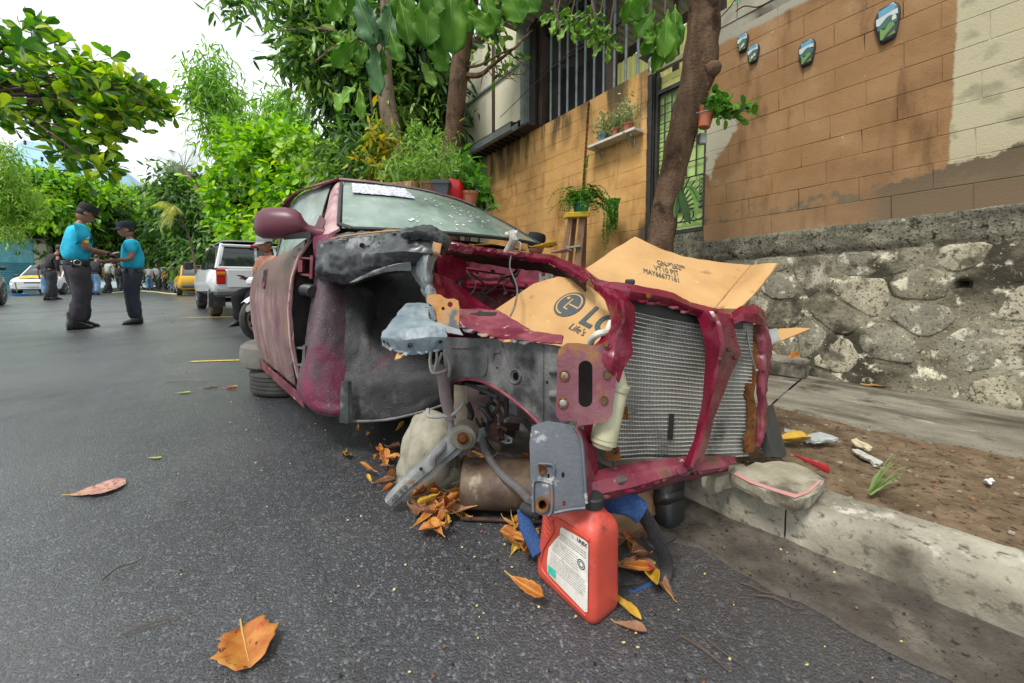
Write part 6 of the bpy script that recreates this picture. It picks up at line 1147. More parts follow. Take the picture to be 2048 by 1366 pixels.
quad(jf(0, 0, .0026), jax, -.147, -.119, .046, .068, .0004, M('teal_sticker', [(.03, .40, .32), (.05, .50, .40)], scale=30, rough=.5, layers=[((.01, .06, .05), 160, .62, .03)]), 'sticker', lb_)
# --- exhaust silencer, sack, mudguard, carton
muf = thing('exhaust_silencer', 'rusty brown exhaust silencer lying on the asphalt under the wreck nose', 'silencer', (-.05, 1.30, .0))
rings = []
for x, s_ in ((-.176, .80), (-.172, .95), (-.160, 1), (.11, 1), (.12, .95)): rings.append([Vector((x, 1.315 + .10 * s_ * math.cos(a) - x * .08, .079 + .076 * s_ * math.copysign(abs(math.sin(a)) ** .85, math.sin(a)))) for a in np.linspace(0, 2 * math.pi, 28, endpoint=False)])
b = MB(); b.loft(rings); fixn(b.build('shell', M('brown_rust_shell', [(.075, .05, .035), (.125, .085, .055), (.19, .14, .09)], scale=7, rough=.6, rvar=.12, metal=.3, bump=.0012, bscale=60, layers=[((.24, .20, .14), 13, .66, .05), ((.06, .035, .025), 5, .6, .08)]), muf))
b = MB(); b.tube([Vector((-.17, 1.225, .012)), Vector((.11, 1.205, .012))], .006, 6); b.build('seam', rust_dk, muf)
b = MB(); b.tube([Vector((.1, 1.31, .08)), Vector((.22, 1.32, .09)), Vector((.3, 1.38, .1))], .024, 12, True, 4); b.build('pipe', rust, muf)
sk = thing('dusty_sack', 'pale dusty sack slumped under the car beside the yellow leaves', 'sack', G(850, 975)); b = MB()
b.grid(crumple(surf([pp([(838, 838, 1.62), (862, 832, 1.56), (884, 842, 1.54), (898, 870, 1.58)]), pp([(822, 880, 1.55), (850, 872, 1.46), (880, 880, 1.44), (902, 905, 1.52)]), pp([(808, 935, 1.50), (838, 930, 1.41), (875, 935, 1.40), (912, 945, 1.48)]), pp([(802, 978, 1.5), (835, 984, 1.42), (880, 986, 1.41), (918, 978, 1.46)])], 30, 30), .012, 12), .03); fixn(b.build('cloth', M('dusty_cloth', [(.16, .145, .105), (.27, .25, .19), (.36, .34, .26)], scale=14, rough=.95, bump=.003, bscale=90, layers=[((.16, .15, .11), 5, .6, .08)]), sk, ang=180))
mudg = thing('plastic_mudguard', 'black plastic mudguard propped upright against the kerb under the crossmember', 'mudguard', G(1335, 1060)); b = MB()
b.grid(surf([pp([(1296, 960, 1.30), (1330, 955, 1.24), (1366, 945, 1.28)]), pp([(1298, 1010, 1.27), (1332, 1008, 1.2), (1364, 1000, 1.24)]), pp([(1302, 1050, 1.26), (1335, 1058, 1.19), (1362, 1045, 1.22)]), pp([(1304, 1056, 1.30), (1335, 1063, 1.25), (1360, 1052, 1.26)])], 20, 16), .008); b.grid(surf([pp([(1300, 990, 1.255), (1332, 988, 1.195), (1364, 980, 1.235)]), pp([(1300, 1000, 1.25), (1332, 998, 1.185), (1364, 990, 1.225)]), pp([(1300, 1010, 1.255), (1332, 1008, 1.195), (1364, 1000, 1.235)])], 8, 12), .004); fixn(b.build('shell', trimk, mudg))
ctn = thing('crushed_carton', 'crushed brown carton wedged behind the red jug', 'carton', G(1260, 1100)); b = MB()
b.grid(crumple(surf([pp([(1188, 985, 1.20), (1260, 985, 1.22), (1330, 970, 1.28)]), pp([(1188, 1040, 1.15), (1250, 1030, 1.16), (1318, 1010, 1.24)]), pp([(1200, 1105, 1.10), (1240, 1100, 1.12), (1290, 1060, 1.2)])], 20, 24), .02, 12), .005); fixn(b.build('sheet', M('wet_cardboard', [(.13, .075, .035), (.22, .13, .06), (.28, .17, .085)], scale=8, rough=.8, bump=.002), ctn))
# --- backpack straps
bluef = M('blue_mesh_fabric', [(.006, .026, .09), (.012, .05, .16), (.03, .085, .24)], scale=160, rough=.8, bump=.003, bscale=300)
blkf = M('black_webbing', [(.006, .006, .007), (.014, .014, .016), (.028, .028, .03)], scale=120, rough=.7, bump=.002, bscale=260, layers=[((.16, .15, .13), 200, .73, .02)])
bpk = thing('backpack_straps', 'blue and black backpack straps tangled around the red oil jug', 'backpack', G(1270, 1185))
def strap(px, w_, t_, mat, name, tw=0.0):
    pts = cr(np.array([list(P(*q)) for q in px]), 40); rings = []
    for i, p_ in enumerate(pts):
        t0 = Vector(pts[min(i + 1, 39)] - pts[max(i - 1, 0)]).normalized(); p_ = Vector(p_); vw = (p_ - Vector((0, 0, CAMH))).normalized(); s_ = t0.cross(vw).normalized(); s_ = (Matrix.Rotation(tw, 3, t0) @ s_); n_ = t0.cross(s_)
        rings.append([p_ + s_ * w_ * math.cos(a) + n_ * t_ * math.sin(a) for a in np.linspace(0, 2 * math.pi, 12, endpoint=False)])
    b_ = MB(); b_.loft(rings); return fixn(b_.build(name, mat, bpk))
strap([(1196, 1000, 1.02), (1230, 1002, 1.0), (1262, 1010, .99), (1284, 1026, .985)], .030, .012, bluef, 'padded_strap')
strap([(1280, 1020, .99), (1300, 1050, 1.0), (1318, 1085, 1.0), (1330, 1118, 1.0), (1330, 1148, .99), (1308, 1174, .965), (1268, 1188, .945), (1232, 1190, .93)], .020, .010, blkf, 'webbing_strap', .3)
strap([(1312, 1090, 1.0), (1334, 1082, 1.01), (1350, 1075, 1.03)], .006, .004, blkf, 'loose_end'); strap([(1318, 1100, 1.0), (1296, 1086, 1.01), (1282, 1068, 1.0)], .006, .004, blkf, 'loose_end')
strap([(1232, 1192, .93), (1270, 1190, .94), (1305, 1176, .96)], .014, .006, bluef, 'blue_lining')
strap([(1048, 1018, 1.06), (1052, 1050, 1.03), (1068, 1085, 1.0), (1078, 1108, .98)], .020, .010, bluef, 'torn_pocket'); strap([(1044, 1012, 1.05), (1062, 1022, 1.03), (1076, 1030, 1.03)], .014, .010, blkf, 'pocket_hem')
# --- concrete pieces and debris on the verge
conc = M('broken_concrete', [(.20, .175, .12), (.30, .27, .20), (.38, .35, .27)], scale=11, rough=.9, bump=.004, bscale=70, layers=[((.10, .085, .06), 7, .6, .08)])
def chunk(name, label, cat, px, z, th, mat, seed=1, extra=None):
    top = [G(u, v, z) for u, v in wobble(px, 3, 1.6, seed)]; c_ = sum(top, Vector()) / len(top); t_ = thing(name, label, cat, Vector((c_.x, c_.y, z - th)))
    rnd_ = random.Random(seed); b_ = MB(); rings = [[c_ + (p_ - c_) * k + Vector((0, 0, h)) + Vector((rnd_.gauss(0, .002), rnd_.gauss(0, .002), rnd_.gauss(0, .0015))) for p_ in top] for k, h in ((.95, -th), (.985, -th * .6), (1.0, -.002), (.99, 0), (.5, .0005))]
    b_.loft(rings); fixn(b_.build('body', mat, t_, ang=14)); return t_, top, c_
t_, top, c_ = chunk('concrete_slab', 'broken concrete slab with a pink painted edge lying on the kerb', 'slab', [(1462, 946), (1494, 930), (1545, 922), (1590, 926), (1652, 958), (1622, 990), (1590, 1000), (1530, 980)], .185, .04, conc, 3)
b = MB(); b.grid(np.array([[list(G(u, v, .1862)) for u, v in ((a[0], a[1]), (a[0] + d_[0], a[1] + d_[1]))] for a, d_ in zip([(1466, 948), (1500, 966), (1540, 980), (1590, 996), (1618, 986), (1644, 962)], [(9, -4), (5, -4), (4, -5), (2, -7), (-5, -4), (-5, -2)])]), .001); b.build('pink_paint', M('pink_wall_paint', [(.42, .19, .17), (.52, .27, .24)], scale=20, rough=.8), t_, False)
chunk('concrete_chunk', 'small grey concrete chunk under the right end of the crossmember', 'rubble', [(1404, 944), (1430, 930), (1470, 922), (1492, 932), (1468, 946), (1430, 956)], .18, .05, conc, 5)
fL = tilt(1530, 820, 1.36, 1560, 900, 1.33, 1574, 900, 1.37); pst = thing('board', 'dark flat board leaning beside the rusty right upright', 'board', P(1556, 915, 1.34)); b = MB(); b.plate([fL(*q) for q in [(1531, 812), (1546, 810), (1574, 908), (1566, 916), (1548, 914), (1532, 862)]], [], .03); fixn(b.build('plank', M('dark_slate_board', [(.025, .025, .024), (.05, .05, .047)], scale=14, rough=.8), pst))
chunk('tile_shard', 'large grey tile shard on the dirt verge', 'tile', [(1606, 874), (1640, 864), (1678, 876), (1640, 882), (1612, 880)], .165, .012, galv if False else M('grey_tile', [(.30, .32, .31), (.40, .42, .41)], scale=30, rough=.5), 7)
fM = tilt(1568, 860, 1.66, 1592, 860, 1.67, 1580, 876, 1.6); ts = thing('tile_shard', 'small grey tile shard standing upright by a yellow leaf', 'tile', fM(1578, 876)); b = MB(); b.plate([fM(*q) for q in [(1568, 856), (1590, 862), (1584, 878), (1571, 876)]], [], .008); b.build('body', MATS['grey_tile'], ts)
chunk('tile_shard', 'thin cream tile shard on the dirt between sidewalk and slab', 'tile', [(1702, 880), (1712, 876), (1746, 894), (1738, 898), (1712, 890)], .16, .010, M('cream_tile', [(.46, .38, .24), (.55, .47, .31)], scale=40, rough=.6), 9)
chunk('plaster_scrap', 'flat whitish plaster scrap trodden into the dirt', 'plaster', [(1702, 896), (1722, 900), (1764, 922), (1760, 930), (1730, 916)], .147, .012, M('white_plaster', [(.36, .36, .31), (.5, .5, .44)], scale=40, rough=.9, layers=[((.14, .1, .06), 30, .58, .05)]), 11)
wrp = thing('red_wrapper', 'rolled red plastic wrapper beside the pink edged slab', 'wrapper', G(1620, 940, .15)); b = MB(); g_ = []
for f in np.linspace(0, 1, 16):
    p_ = G(1588 + 64 * f, 914 + 28 * f, .16); g_.append([list(p_ + Vector((0, .012 * math.cos(a) * (.3 + f), .008 + .011 * math.sin(a) * (.3 + f) + .003 * mnoise.noise(Vector((f * 9, a, 0)))))) for a in np.linspace(0, 5.6, 9)])
b.grid(g_, .001); b.build('foil', M('red_foil', [(.36, .02, .025), (.48, .05, .05)], scale=30, rough=.35), wrp)
chunk('paper_scrap', 'tiny white paper scrap on the bare dirt by the picture edge', 'paper', [(1968, 958), (1982, 956), (1990, 962), (1978, 966)], .15, .004, M('white_scrap', [(.6, .6, .62), (.7, .7, .72)], rough=.6), 13)
# grass tuft
gr = thing('grass_tuft', 'sparse green grass tuft growing from the dirt verge', 'grass tuft', G(1745, 985, .14)); b = MB(); rnd = random.Random(3)
for tp in ((1808, 915), (1850, 952), (1790, 990), (1828, 998), (1800, 935), (1842, 970), (1770, 960), (1815, 940), (1760, 975), (1836, 985)):
    a_ = G(1742 + rnd.uniform(-6, 10), 984 + rnd.uniform(-5, 5), .14); e_ = P(tp[0], tp[1], a_.y + rnd.uniform(-.06, .08)); m_ = a_.lerp(e_, .55) + Vector((0, 0, .05)); pts = cr(np.array([list(a_), list(m_), list(e_)]), 8)
    b.grid([[list(Vector(p_) + Vector((0, 0, 1)).cross(Vector(e_ - a_).normalized()) * .004 * s_ * (1 - .8 * i / 7)) for s_ in (-1, 1)] for i, p_ in enumerate(pts)])
b.build('blades', leafm('leaf_grass', [(.16, .24, .07), (.27, .36, .13)], .3), gr, False)
# --- fallen leaves
lv_o = M('leaf_orange', [(.30, .075, .015), (.46, .17, .03), (.56, .30, .06)], scale=22, rough=.5, leaf=.2, bump=.001, bscale=120, layers=[((.10, .03, .012), 60, .66, .03), ((.38, .03, .02), 14, .62, .06)])
lv_y = M('leaf_gold', [(.36, .19, .02), (.52, .32, .03), (.62, .43, .06)], scale=22, rough=.5, leaf=.2, bump=.001, bscale=120, layers=[((.13, .06, .015), 40, .64, .05)])
lv_b = M('leaf_brown', [(.10, .045, .02), (.21, .095, .045), (.33, .17, .10)], scale=26, rough=.7, leaf=.1, bump=.0015, bscale=120, layers=[((.05, .02, .01), 40, .64, .04)])
lv_p = M('leaf_pinkish', [(.26, .11, .09), (.40, .21, .17), (.52, .33, .27)], scale=50, rough=.6, layers=[((.15, .05, .04), 80, .58, .04)])
lv_g = M('leaf_lime', [(.25, .36, .04), (.45, .50, .08)], scale=30, rough=.5, leaf=.2)
stalk = M('leaf_stalk', [(.34, .20, .05), (.5, .32, .08)], rough=.6)
def leaf_obj(name, label, p, ang, size, mat, curl=.3, tiltv=0.0, wr=.5, seed=0, roll=0.0, group='fallen leaves', outline=None, lift=.004):
    rnd_ = random.Random(seed); b_ = MB(); n, m_ = 13, 7; t_ = thing(name, label, 'leaf', p, group)
    rot = Matrix.Rotation(ang, 3, 'Z') @ Matrix.Rotation(-tiltv, 3, 'Y') @ Matrix.Rotation(roll, 3, 'X'); g_ = []
    prof = outline or ([0, .15, .35, .6, .8, .93, 1], [.06, .30, .58, .86, .8, .48, .02])
    for i in range(n):
        x = i / (n - 1); hw = float(np.interp(x, *prof)) * wr * (1 + .07 * math.sin(x * 31 + seed)); row = []
        for j in range(m_):
            y = (j / (m_ - 1) * 2 - 1); z = abs(y) ** 1.5 * curl * .30 * hw * 2 + curl * .30 * (x - .35) ** 2 + .02 * mnoise.noise(Vector((x * 5, y * 3, seed * 3.1))) * (1 + curl)
            z -= .012 * (abs(y) < .2)
            row.append(list(Vector(p) + rot @ Vector(((x - .5) * size, y * hw * size * .5, z * size)) + Vector((0, 0, lift))))
        g_.append(row)
    zmin = min(q[2] for r_ in g_ for q in r_); dz = Vector(p).z + .002 - zmin if tiltv == 0 else 0
    for r_ in g_:
        for q in r_: q[2] += max(dz, 0)
    b_.grid(g_, .0006); o_ = b_.build('blade', mat, t_, ang=180)
    b_ = MB(); b_.tube([Vector(g_[i][3]) + Vector((0, 0, .0012)) for i in range(0, n - 1, 2)] , [.0022 * size / .12 * (1 - .1 * k) for k in range(len(range(0, n - 1, 2)))], 5); q0 = Vector(g_[0][3]); q1 = Vector(g_[1][3]); b_.tube([q0, q0 + (q0 - q1).normalized() * size * .16 + Vector((0, 0, .003))], .0018 * size / .12, 5); b_.build('midrib', stalk, t_)
    return t_
diam = ([0, .10, .42, .60, .80, 1], [.16, .72, .86, 1.12, .78, .46])
leaf_obj('fallen_leaf', 'large angular orange leaf on the wet asphalt at the bottom of the picture', G(492, 1300), R(-48), .125, lv_o, .35, 0, .86, 3, outline=diam)
leaf_obj('fallen_leaf', 'flat pinkish brown leaf lying alone on the open road', G(198, 981), R(28), .15, lv_p, .12, 0, .95, 5)
leaf_obj('fallen_leaf', 'pale lime leaf flat on the road middle', G(311, 917), R(0), .055, lv_g, .1, 0, .4, 6)
leaf_obj('fallen_leaf', 'small yellow leaf near the bay marking', G(368, 787), R(10), .085, lv_g, .3, 0, .45, 7)
leaf_obj('fallen_leaf', 'small orange rolled leaf near the tyre stack', G(462, 778), R(4), .09, lv_o, .9, 0, .4, 8)
leaf_obj('fallen_leaf', 'curled brown stalked leaf left of the rolled orange one', G(420, 777), R(15), .10, lv_b, .6, 0, .25, 9)
leaf_obj('fallen_leaf', 'tall brown leaf standing on the sidewalk by the step', G(1588, 748, .155) + Vector((0, 0, .06)), R(35), .20, lv_o, .4, R(38), .75, 10, R(45))
leaf_obj('fallen_leaf', 'long flat orange leaf at the foot of the rubble wall', G(1790, 776, .158), R(-25), .24, lv_o, .15, 0, .3, 11)
leaf_obj('fallen_leaf', 'crumpled golden leaf beside the tile shards', G(1586, 884, .15), R(-5), .13, lv_y, .7, 0, .6, 12)
leaf_obj('fallen_leaf', 'brown spotted leaf hanging down in front of the jug corner', P(1236, 1245, .87), R(-80), .10, lv_b, .25, R(-18), .42, 13)
leaf_obj('fallen_leaf', 'curled tan leaf on the asphalt right of the jug', G(1262, 1262), R(-25), .07, lv_b, .9, 0, .4, 14)
leaf_obj('fallen_leaf', 'dry golden leaf arched against the jug side', G(1250, 1215), R(-60), .10, lv_y, .5, 0, .3, 15)
leaf_obj('fallen_leaf', 'bright green leaf inside the black strap loop', G(1295, 1128), R(-15), .045, lv_g, .3, 0, .5, 16)
leaf_obj('fallen_leaf', 'broad brown leaf under the black strap loop', G(1268, 1140), R(-10), .12, lv_b, .5, 0, .6, 17)
leaf_obj('fallen_leaf', 'tan leaf at the lower end of the strap loop', G(1326, 1172), R(100), .09, lv_b, .4, 0, .45, 18)
leaf_obj('fallen_leaf', 'yellow leaf lying on the torn cowl under the windscreen', P(1090, 498, 1.66), R(12), .11, lv_y, .8, 0, .55, 19)
leaf_obj('fallen_leaf', 'pinkish leaf folded over the cowl end by the cardboard', P(1122, 508, 1.56), R(-20), .09, lv_p, .6, 0, .5, 20)
leaf_obj('fallen_leaf', 'thin yellow leaf resting on the left of the cowl', P(965, 492, 1.72), R(8), .09, lv_y, .4, 0, .3, 21)
rnd = random.Random(12)
PILE = [(868, 985), (890, 970), (842, 1000), (860, 1010), (880, 1000), (900, 990), (905, 965), (872, 1030), (850, 1042), (884, 1040), (868, 1058), (846, 1018), (826, 1030), (905, 1010), (892, 1020), (915, 985), (1018, 1050), (1040, 1060), (1030, 1078), (1052, 1084), (1050, 1110), (1062, 1098), (760, 900), (775, 912), (742, 960), (765, 972), (790, 900), (730, 870), (800, 860), (940, 940), (960, 930), (925, 925), (985, 925), (780, 985), (1058, 1180), (1250, 1080), (1262, 1090), (1235, 1085), (1310, 1165), (715, 858), (830, 980), (912, 945), (878, 955)] + [(rnd.gauss(872, 26), rnd.gauss(1008, 26)) for _ in range(26)] + [(rnd.gauss(1038, 14), rnd.gauss(1072, 18)) for _ in range(8)] + [(rnd.gauss(760, 26), rnd.gauss(905, 24)) for _ in range(10)] + [(rnd.gauss(950, 30), rnd.gauss(925, 12)) for _ in range(8)] + [(rnd.gauss(1275, 14), rnd.gauss(1100, 14)) for _ in range(4)]
for k, (u, v) in enumerate(PILE):
    m_ = rnd.choice([lv_o, lv_o, lv_y, lv_b, lv_b]); cn = {'leaf_orange': 'orange', 'leaf_gold': 'golden', 'leaf_brown': 'brown'}[m_.name]
    pl = 'inside the black strap loop' if u > 1200 else 'left of the red jug' if u > 1005 else 'under the wheel well' if u < 815 else 'behind the silencer' if v < 950 else 'between control arm and silencer'
    leaf_obj('fallen_leaf', 'curled %s dry leaf in the drift %s' % (cn, pl), G(u + rnd.uniform(-6, 6), v + rnd.uniform(-5, 5), .004 + .03 * rnd.random()), rnd.uniform(0, 6.28), rnd.uniform(.045, .105), m_, rnd.uniform(.3, 1.5), rnd.uniform(-.5, .5), rnd.uniform(.3, .6), k + 30, rnd.uniform(-.7, .7), 'leaf drifts under the wreck')
# fine litter on asphalt and verge
def bits(name, n, area, cols, smin, smax, seed, zf, thr=None):
    rnd_ = random.Random(seed); bs = [MB() for _ in cols]
    for k in range(n):
        l, m_ = area(rnd_); p_ = S(l, m_, zf(l, m_)); s_ = rnd_.uniform(smin, smax); a = rnd_.uniform(0, 6.28); e_ = rnd_.uniform(.3, 1.0); q = rnd_.choice(bs); nn = rnd_.choice((4, 5, 6))
        top = [p_ + Vector((math.cos(a + 6.28 * i / nn) * s_, math.sin(a + 6.28 * i / nn) * s_ * e_, s_ * rnd_.uniform(.25, .7))) for i in range(nn)]; bot = [Vector((t_.x, t_.y, p_.z - .001)) for t_ in top]
        q.loft([bot, top])
    for i, (q, c_) in enumerate(zip(bs, cols)):
        if q.f: tag(q.build(name, c_, None, False), ['scattered small yellow petals and seed husks', 'scattered brown leaf crumbs and husks', 'scattered dark soil crumbs and grit', 'scattered pale pebbles'][i % 4] + (' on the asphalt' if 'litter' in name else ' on the dirt verge'), 'litter', None, 'stuff')
yb = M('petal_yellow', [(.50, .42, .12), (.62, .55, .22)], scale=80, rough=.7); pbm = M('pale_pebble', [(.20, .175, .13), (.30, .27, .21)], scale=60, rough=.9)
bits('litter', 560, lambda r: (r.uniform(-.6, 1) if r.random() < .6 else r.uniform(.2, 3.2), min(1.3, max(-.9, r.gauss(.72, .42)))), [yb, lv_b, undr], .0012, .0042, 5, lambda l, m: .006 + (.012 if m > 1.1 else 0))
bits('verge_grit', 900, lambda r: (r.uniform(-1.2, 2.5), r.uniform(1.52, 2.35)), [pbm, lv_b, soil, pbm], .002, .010, 6, lambda l, m: .132 + .02 * mnoise.noise(Vector((l * 2.2, m * 2.2, 1))) + .012 * mnoise.noise(Vector((l * 8, m * 8, 2))) + .006 * mnoise.noise(Vector((l * 25, m * 25, 2))))
b = MB(); rnd = random.Random(9)
for u, v, ln, a in ((330, 765, .35, .1), (350, 1005, .06, .1), (425, 1060, .07, .9), (205, 1160, .09, 1.3), (245, 1270, .10, .5), (585, 860, .09, 1.2), (600, 650, .2, .1), (1510, 1190, .10, -.4), (1480, 1165, .07, -.5), (1700, 1230, .06, .2), (1360, 1270, .10, -.9), (540, 705, .3, 0), (1380, 1245, .12, -1.0), (700, 990, .05, 0), (1620, 1130, .05, .8)):
    p_ = G(u, v, .008); d_ = Vector((math.cos(a), math.sin(a), 0)); s_ = Vector((-d_.y, d_.x, 0)); b.tube([p_, p_ + d_ * ln * .4 + s_ * rnd.uniform(-.12, .12) * ln + Vector((0, 0, .004)), p_ + d_ * ln * .75 + s_ * rnd.uniform(-.1, .1) * ln, p_ + d_ * ln], [.0022, .002, .0016, .001], 5, True, 3)
tag(b.build('twigs', twig), 'thin dry twigs strewn over the wet asphalt', 'litter', None, 'stuff')
# ================================================================ POTS, SHELF, LADDER, PLAQUES
terra = M('terracotta', [(.24, .075, .035), (.33, .11, .05), (.40, .16, .08)], scale=9, rough=.75, bump=.001, layers=[((.5, .4, .3), 14, .68, .05)])
def pot(parent, p, r0, r1, h, mat, rimh=.02, n=24, name='pot', sq=False):
    b_ = MB(); m_ = 4 if sq else n; b_.lathe(p, [(r0, 0), (r1, h - rimh), (r1 * 1.07, h - rimh), (r1 * 1.09, h), (r1 * .96, h), (r1 * .9, h - .02), (.002, h - .02)], m_, (0, 0, 1)); return b_.build(name, mat, parent)
def sprout(parent, p, n, size, mat, spread, up=.8, wr=.25, shape='lance', seed=1, name='foliage', h=.1, per=9):
    rng_ = np.random.default_rng(seed); base = np.array(p) + rng_.normal(size=(n, 3)) * np.array([spread, spread, h * .5]) + np.array([0, 0, h * .5]); ax = rng_.normal(size=(n, 3)) * .7; ax[:, 2] += up
    V, F = leaf_cloud(base, ax, size * (.6 + .7 * rng_.random(n)), wr, shape, .2, .25, rng_); return tag(mesh_np(name, V, F, mat, parent, True), kind='stuff')
# shelf
shf = thing('wall_shelf', 'white wooden shelf on the ochre wall carrying three small pots', 'shelf', W(2.47, 2.27)); b = MB(); wslab(b, 2.20, 2.78, 2.262, 2.285, .002, .15); fixn(b.build('board', M('white_board', [(.50, .48, .40), (.62, .60, .52)], scale=8, rough=.7, layers=[((.28, .25, .18), 12, .66, .06)]), shf, False))
for s_ in (2.3, 2.68): b = MB(); b.bar(W(s_, 2.16, .006), W(s_, 2.26, .006), .02, .01); b.bar(W(s_, 2.17, .01), W(s_, 2.258, .12), .012, .01); b.build('bracket', galv, shf, False)
lf_suc = leafm('leaf_succulent', [(.16, .22, .08), (.30, .37, .16), (.42, .48, .26)], .25)
for k, (s_, r_, m_, nm, lb) in enumerate(((2.62, .048, M('teal_pot', [(.10, .19, .19), (.15, .25, .25)], scale=10, rough=.6), 'flower_pot', 'teal pot with a pale succulent at the left end of the wall shelf'), (2.47, .038, terra, 'flower_pot', 'smallest terracotta pot in the middle of the wall shelf'), (2.32, .048, terra, 'flower_pot', 'terracotta pot with a bushy succulent at the right end of the wall shelf'))):
    p = W(s_, 2.286, .08); t_ = thing(nm, lb, 'plant pot', p, 'pots on the wall shelf'); pot(t_, p, r_ * .72, r_, .085, m_, .016); sprout(t_, p + Vector((0, 0, .09)), 260, .035, lf_suc, .045, .6, .42, 'round', k + 3, 'plant', .12 if k < 2 else .16)
# hanging fern
hp = P(1162, 418, 3.8); fern = thing('hanging_fern', 'fern in a green pot hanging by a rusty chain on the ochre wall', 'fern', hp); pot(fern, hp + Vector((0, 0, -.04)), .065, .08, .10, M('green_plastic', [(.012, .12, .06), (.02, .17, .085)], scale=8, rough=.4), .02)
b = MB(); top = W(*w_inv(1178, 204, .03), .03); bot = hp + Vector((.02, .04, .10)); n = 44
for k in range(n):
    c_ = top.lerp(bot, (k + .5) / n); L_ = (top - bot).length / n * .72; ax_ = Vector((1, .3, 0)) if k % 2 else Vector((-.3, 1, 0)); b.tube([c_ + Vector((0, 0, L_)) * math.cos(a) + ax_.normalized() * .012 * math.sin(a) for a in np.linspace(0, 2 * math.pi, 9)], .0042, 5, False)
b.build('chain', rust, fern); b = MB(); rnd = random.Random(5)
V_, A_, Ls = [], [], []
for k in range(46):
    a = rnd.uniform(0, 6.28); ln = rnd.uniform(.16, .34); d_ = Vector((math.cos(a), math.sin(a) * .6, 0)); o = hp + Vector((0, 0, .05)); up_ = rnd.uniform(.06, .24)
    pts = [o + d_ * ln * f + Vector((0, 0, up_ * math.sin(f * 2.3) - .14 * f * f)) for f in np.linspace(0, 1, 16)]; b.tube(pts[::3], .002, 4)
    for i in range(2, 16):
        t0 = (pts[i] - pts[i - 1]).normalized(); sd = t0.cross(Vector((0, 0, 1))).normalized()
        for s_ in (-1, 1): V_.append(list(pts[i])); A_.append(list(sd * s_ + t0 * .35 + Vector((0, 0, -.15)))); Ls.append(.045 * (1 - .6 * abs(i / 16 - .4)))
# one tall stray frond
pts = [hp + Vector((.04 + .03 * f, .1, .05 + .46 * f)) for f in np.linspace(0, 1, 16)]; b.tube(pts[::3], .002, 4)
for i in range(5, 16):
    for s_ in (-1, 1): V_.append(list(pts[i])); A_.append([s_ * .5, 0, 1.]); Ls.append(.05)
b.build('stems', lf_fern, fern, False); V, F = leaf_cloud(np.array(V_), np.array(A_), np.array(Ls), .38, 'lance', .1, .1); mesh_np('fronds', V, F, lf_fern, fern, True)
# trailing plant
tp_ = P(1222, 402, 3.72); trl = thing('trailing_plant', 'trailing plant with long strings of tiny leaves hanging on the ochre wall beside the fern', 'plant', tp_); b = MB(); V_, A_, Ls = [], [], []; rnd = random.Random(15)
for k in range(46):
    x = rnd.uniform(-.075, .08); ln = rnd.uniform(.18, .36) if x > -.02 else rnd.uniform(.3, .52); y = rnd.uniform(-.05, .05)
    pts = [tp_ + Vector((x * (1 - .3 * f) + .008 * math.sin(f * 9 + k), y, .02 - ln * f + .03 * math.sin(min(1, f * 4) * 1.57))) for f in np.linspace(0, 1, 26)]; b.tube(pts[::5], .0012, 4)
    for q in pts:
        for _ in range(2): V_.append(list(q)); A_.append([rnd.gauss(0, 1), rnd.gauss(0, .6), rnd.gauss(-.3, .6)]); Ls.append(rnd.uniform(.010, .019))
b.build('strings', lf_fern, trl, False); V, F = leaf_cloud(np.array(V_), np.array(A_), np.array(Ls), .7, 'round', .1, .1); mesh_np('leaves', V, F, lf_fern, trl, True)
b = MB(); b.tube([tp_ + Vector((0, .05, .0)), tp_ + Vector((.0, .14, .13)), tp_ + Vector((.0, .25, .2))], .0018, 4); b.build('wire', galv, trl)
# ladder
lad = thing('step_ladder', 'brown step ladder with a yellow top standing against the ochre wall', 'ladder', P(1150, 560, 3.75).xy.to_3d() + Vector((0, 0, .15))); fib = M('brown_fibreglass', [(.10, .05, .025), (.19, .10, .05), (.26, .15, .08)], scale=14, rough=.65, layers=[((.4, .3, .2), 40, .7, .03)])
def rail(u0, v0, u1, d0, d1, w_=.045): a_ = P(u0, v0, d0); c_ = P(u1, 560, d1); f = (a_.z - .15) / (a_.z - c_.z); e_ = a_.lerp(c_, f); b_ = MB(); b_.bar(a_, e_, w_, .022, (0, 1, .1), .003); b_.build('rail', fib, lad); return a_, e_
r1_ = rail(1141, 436, 1118, 3.75, 3.66); r2_ = rail(1165, 432, 1152, 3.78, 3.70, .06); r3_ = rail(1150, 434, 1136, 3.85, 4.05); r4_ = rail(1170, 430, 1166, 3.86, 4.06)
b = MB(); b.box(P(1153, 431, 3.79), .23, .14, .05, (1, .14, .06), (-.14, 1, 0), (0, 0, 1), .008); b.build('top_cap', M('yellow_plastic', [(.62, .40, .015), (.72, .50, .03)], scale=9, rough=.45), lad)
for f in (.235, .43, .62, .81): a_, c_ = r1_[0].lerp(r1_[1], f), r2_[0].lerp(r2_[1], f); b = MB(); b.bar(a_, c_, .075, .018, (0, 0, 1), .003); b.build('tread', galv, lad)
for f in (.4, .75): a_, c_ = r3_[0].lerp(r3_[1], f), r4_[0].lerp(r4_[1], f); b = MB(); b.bar(a_, c_, .02, .02); b.build('brace', fib, lad)
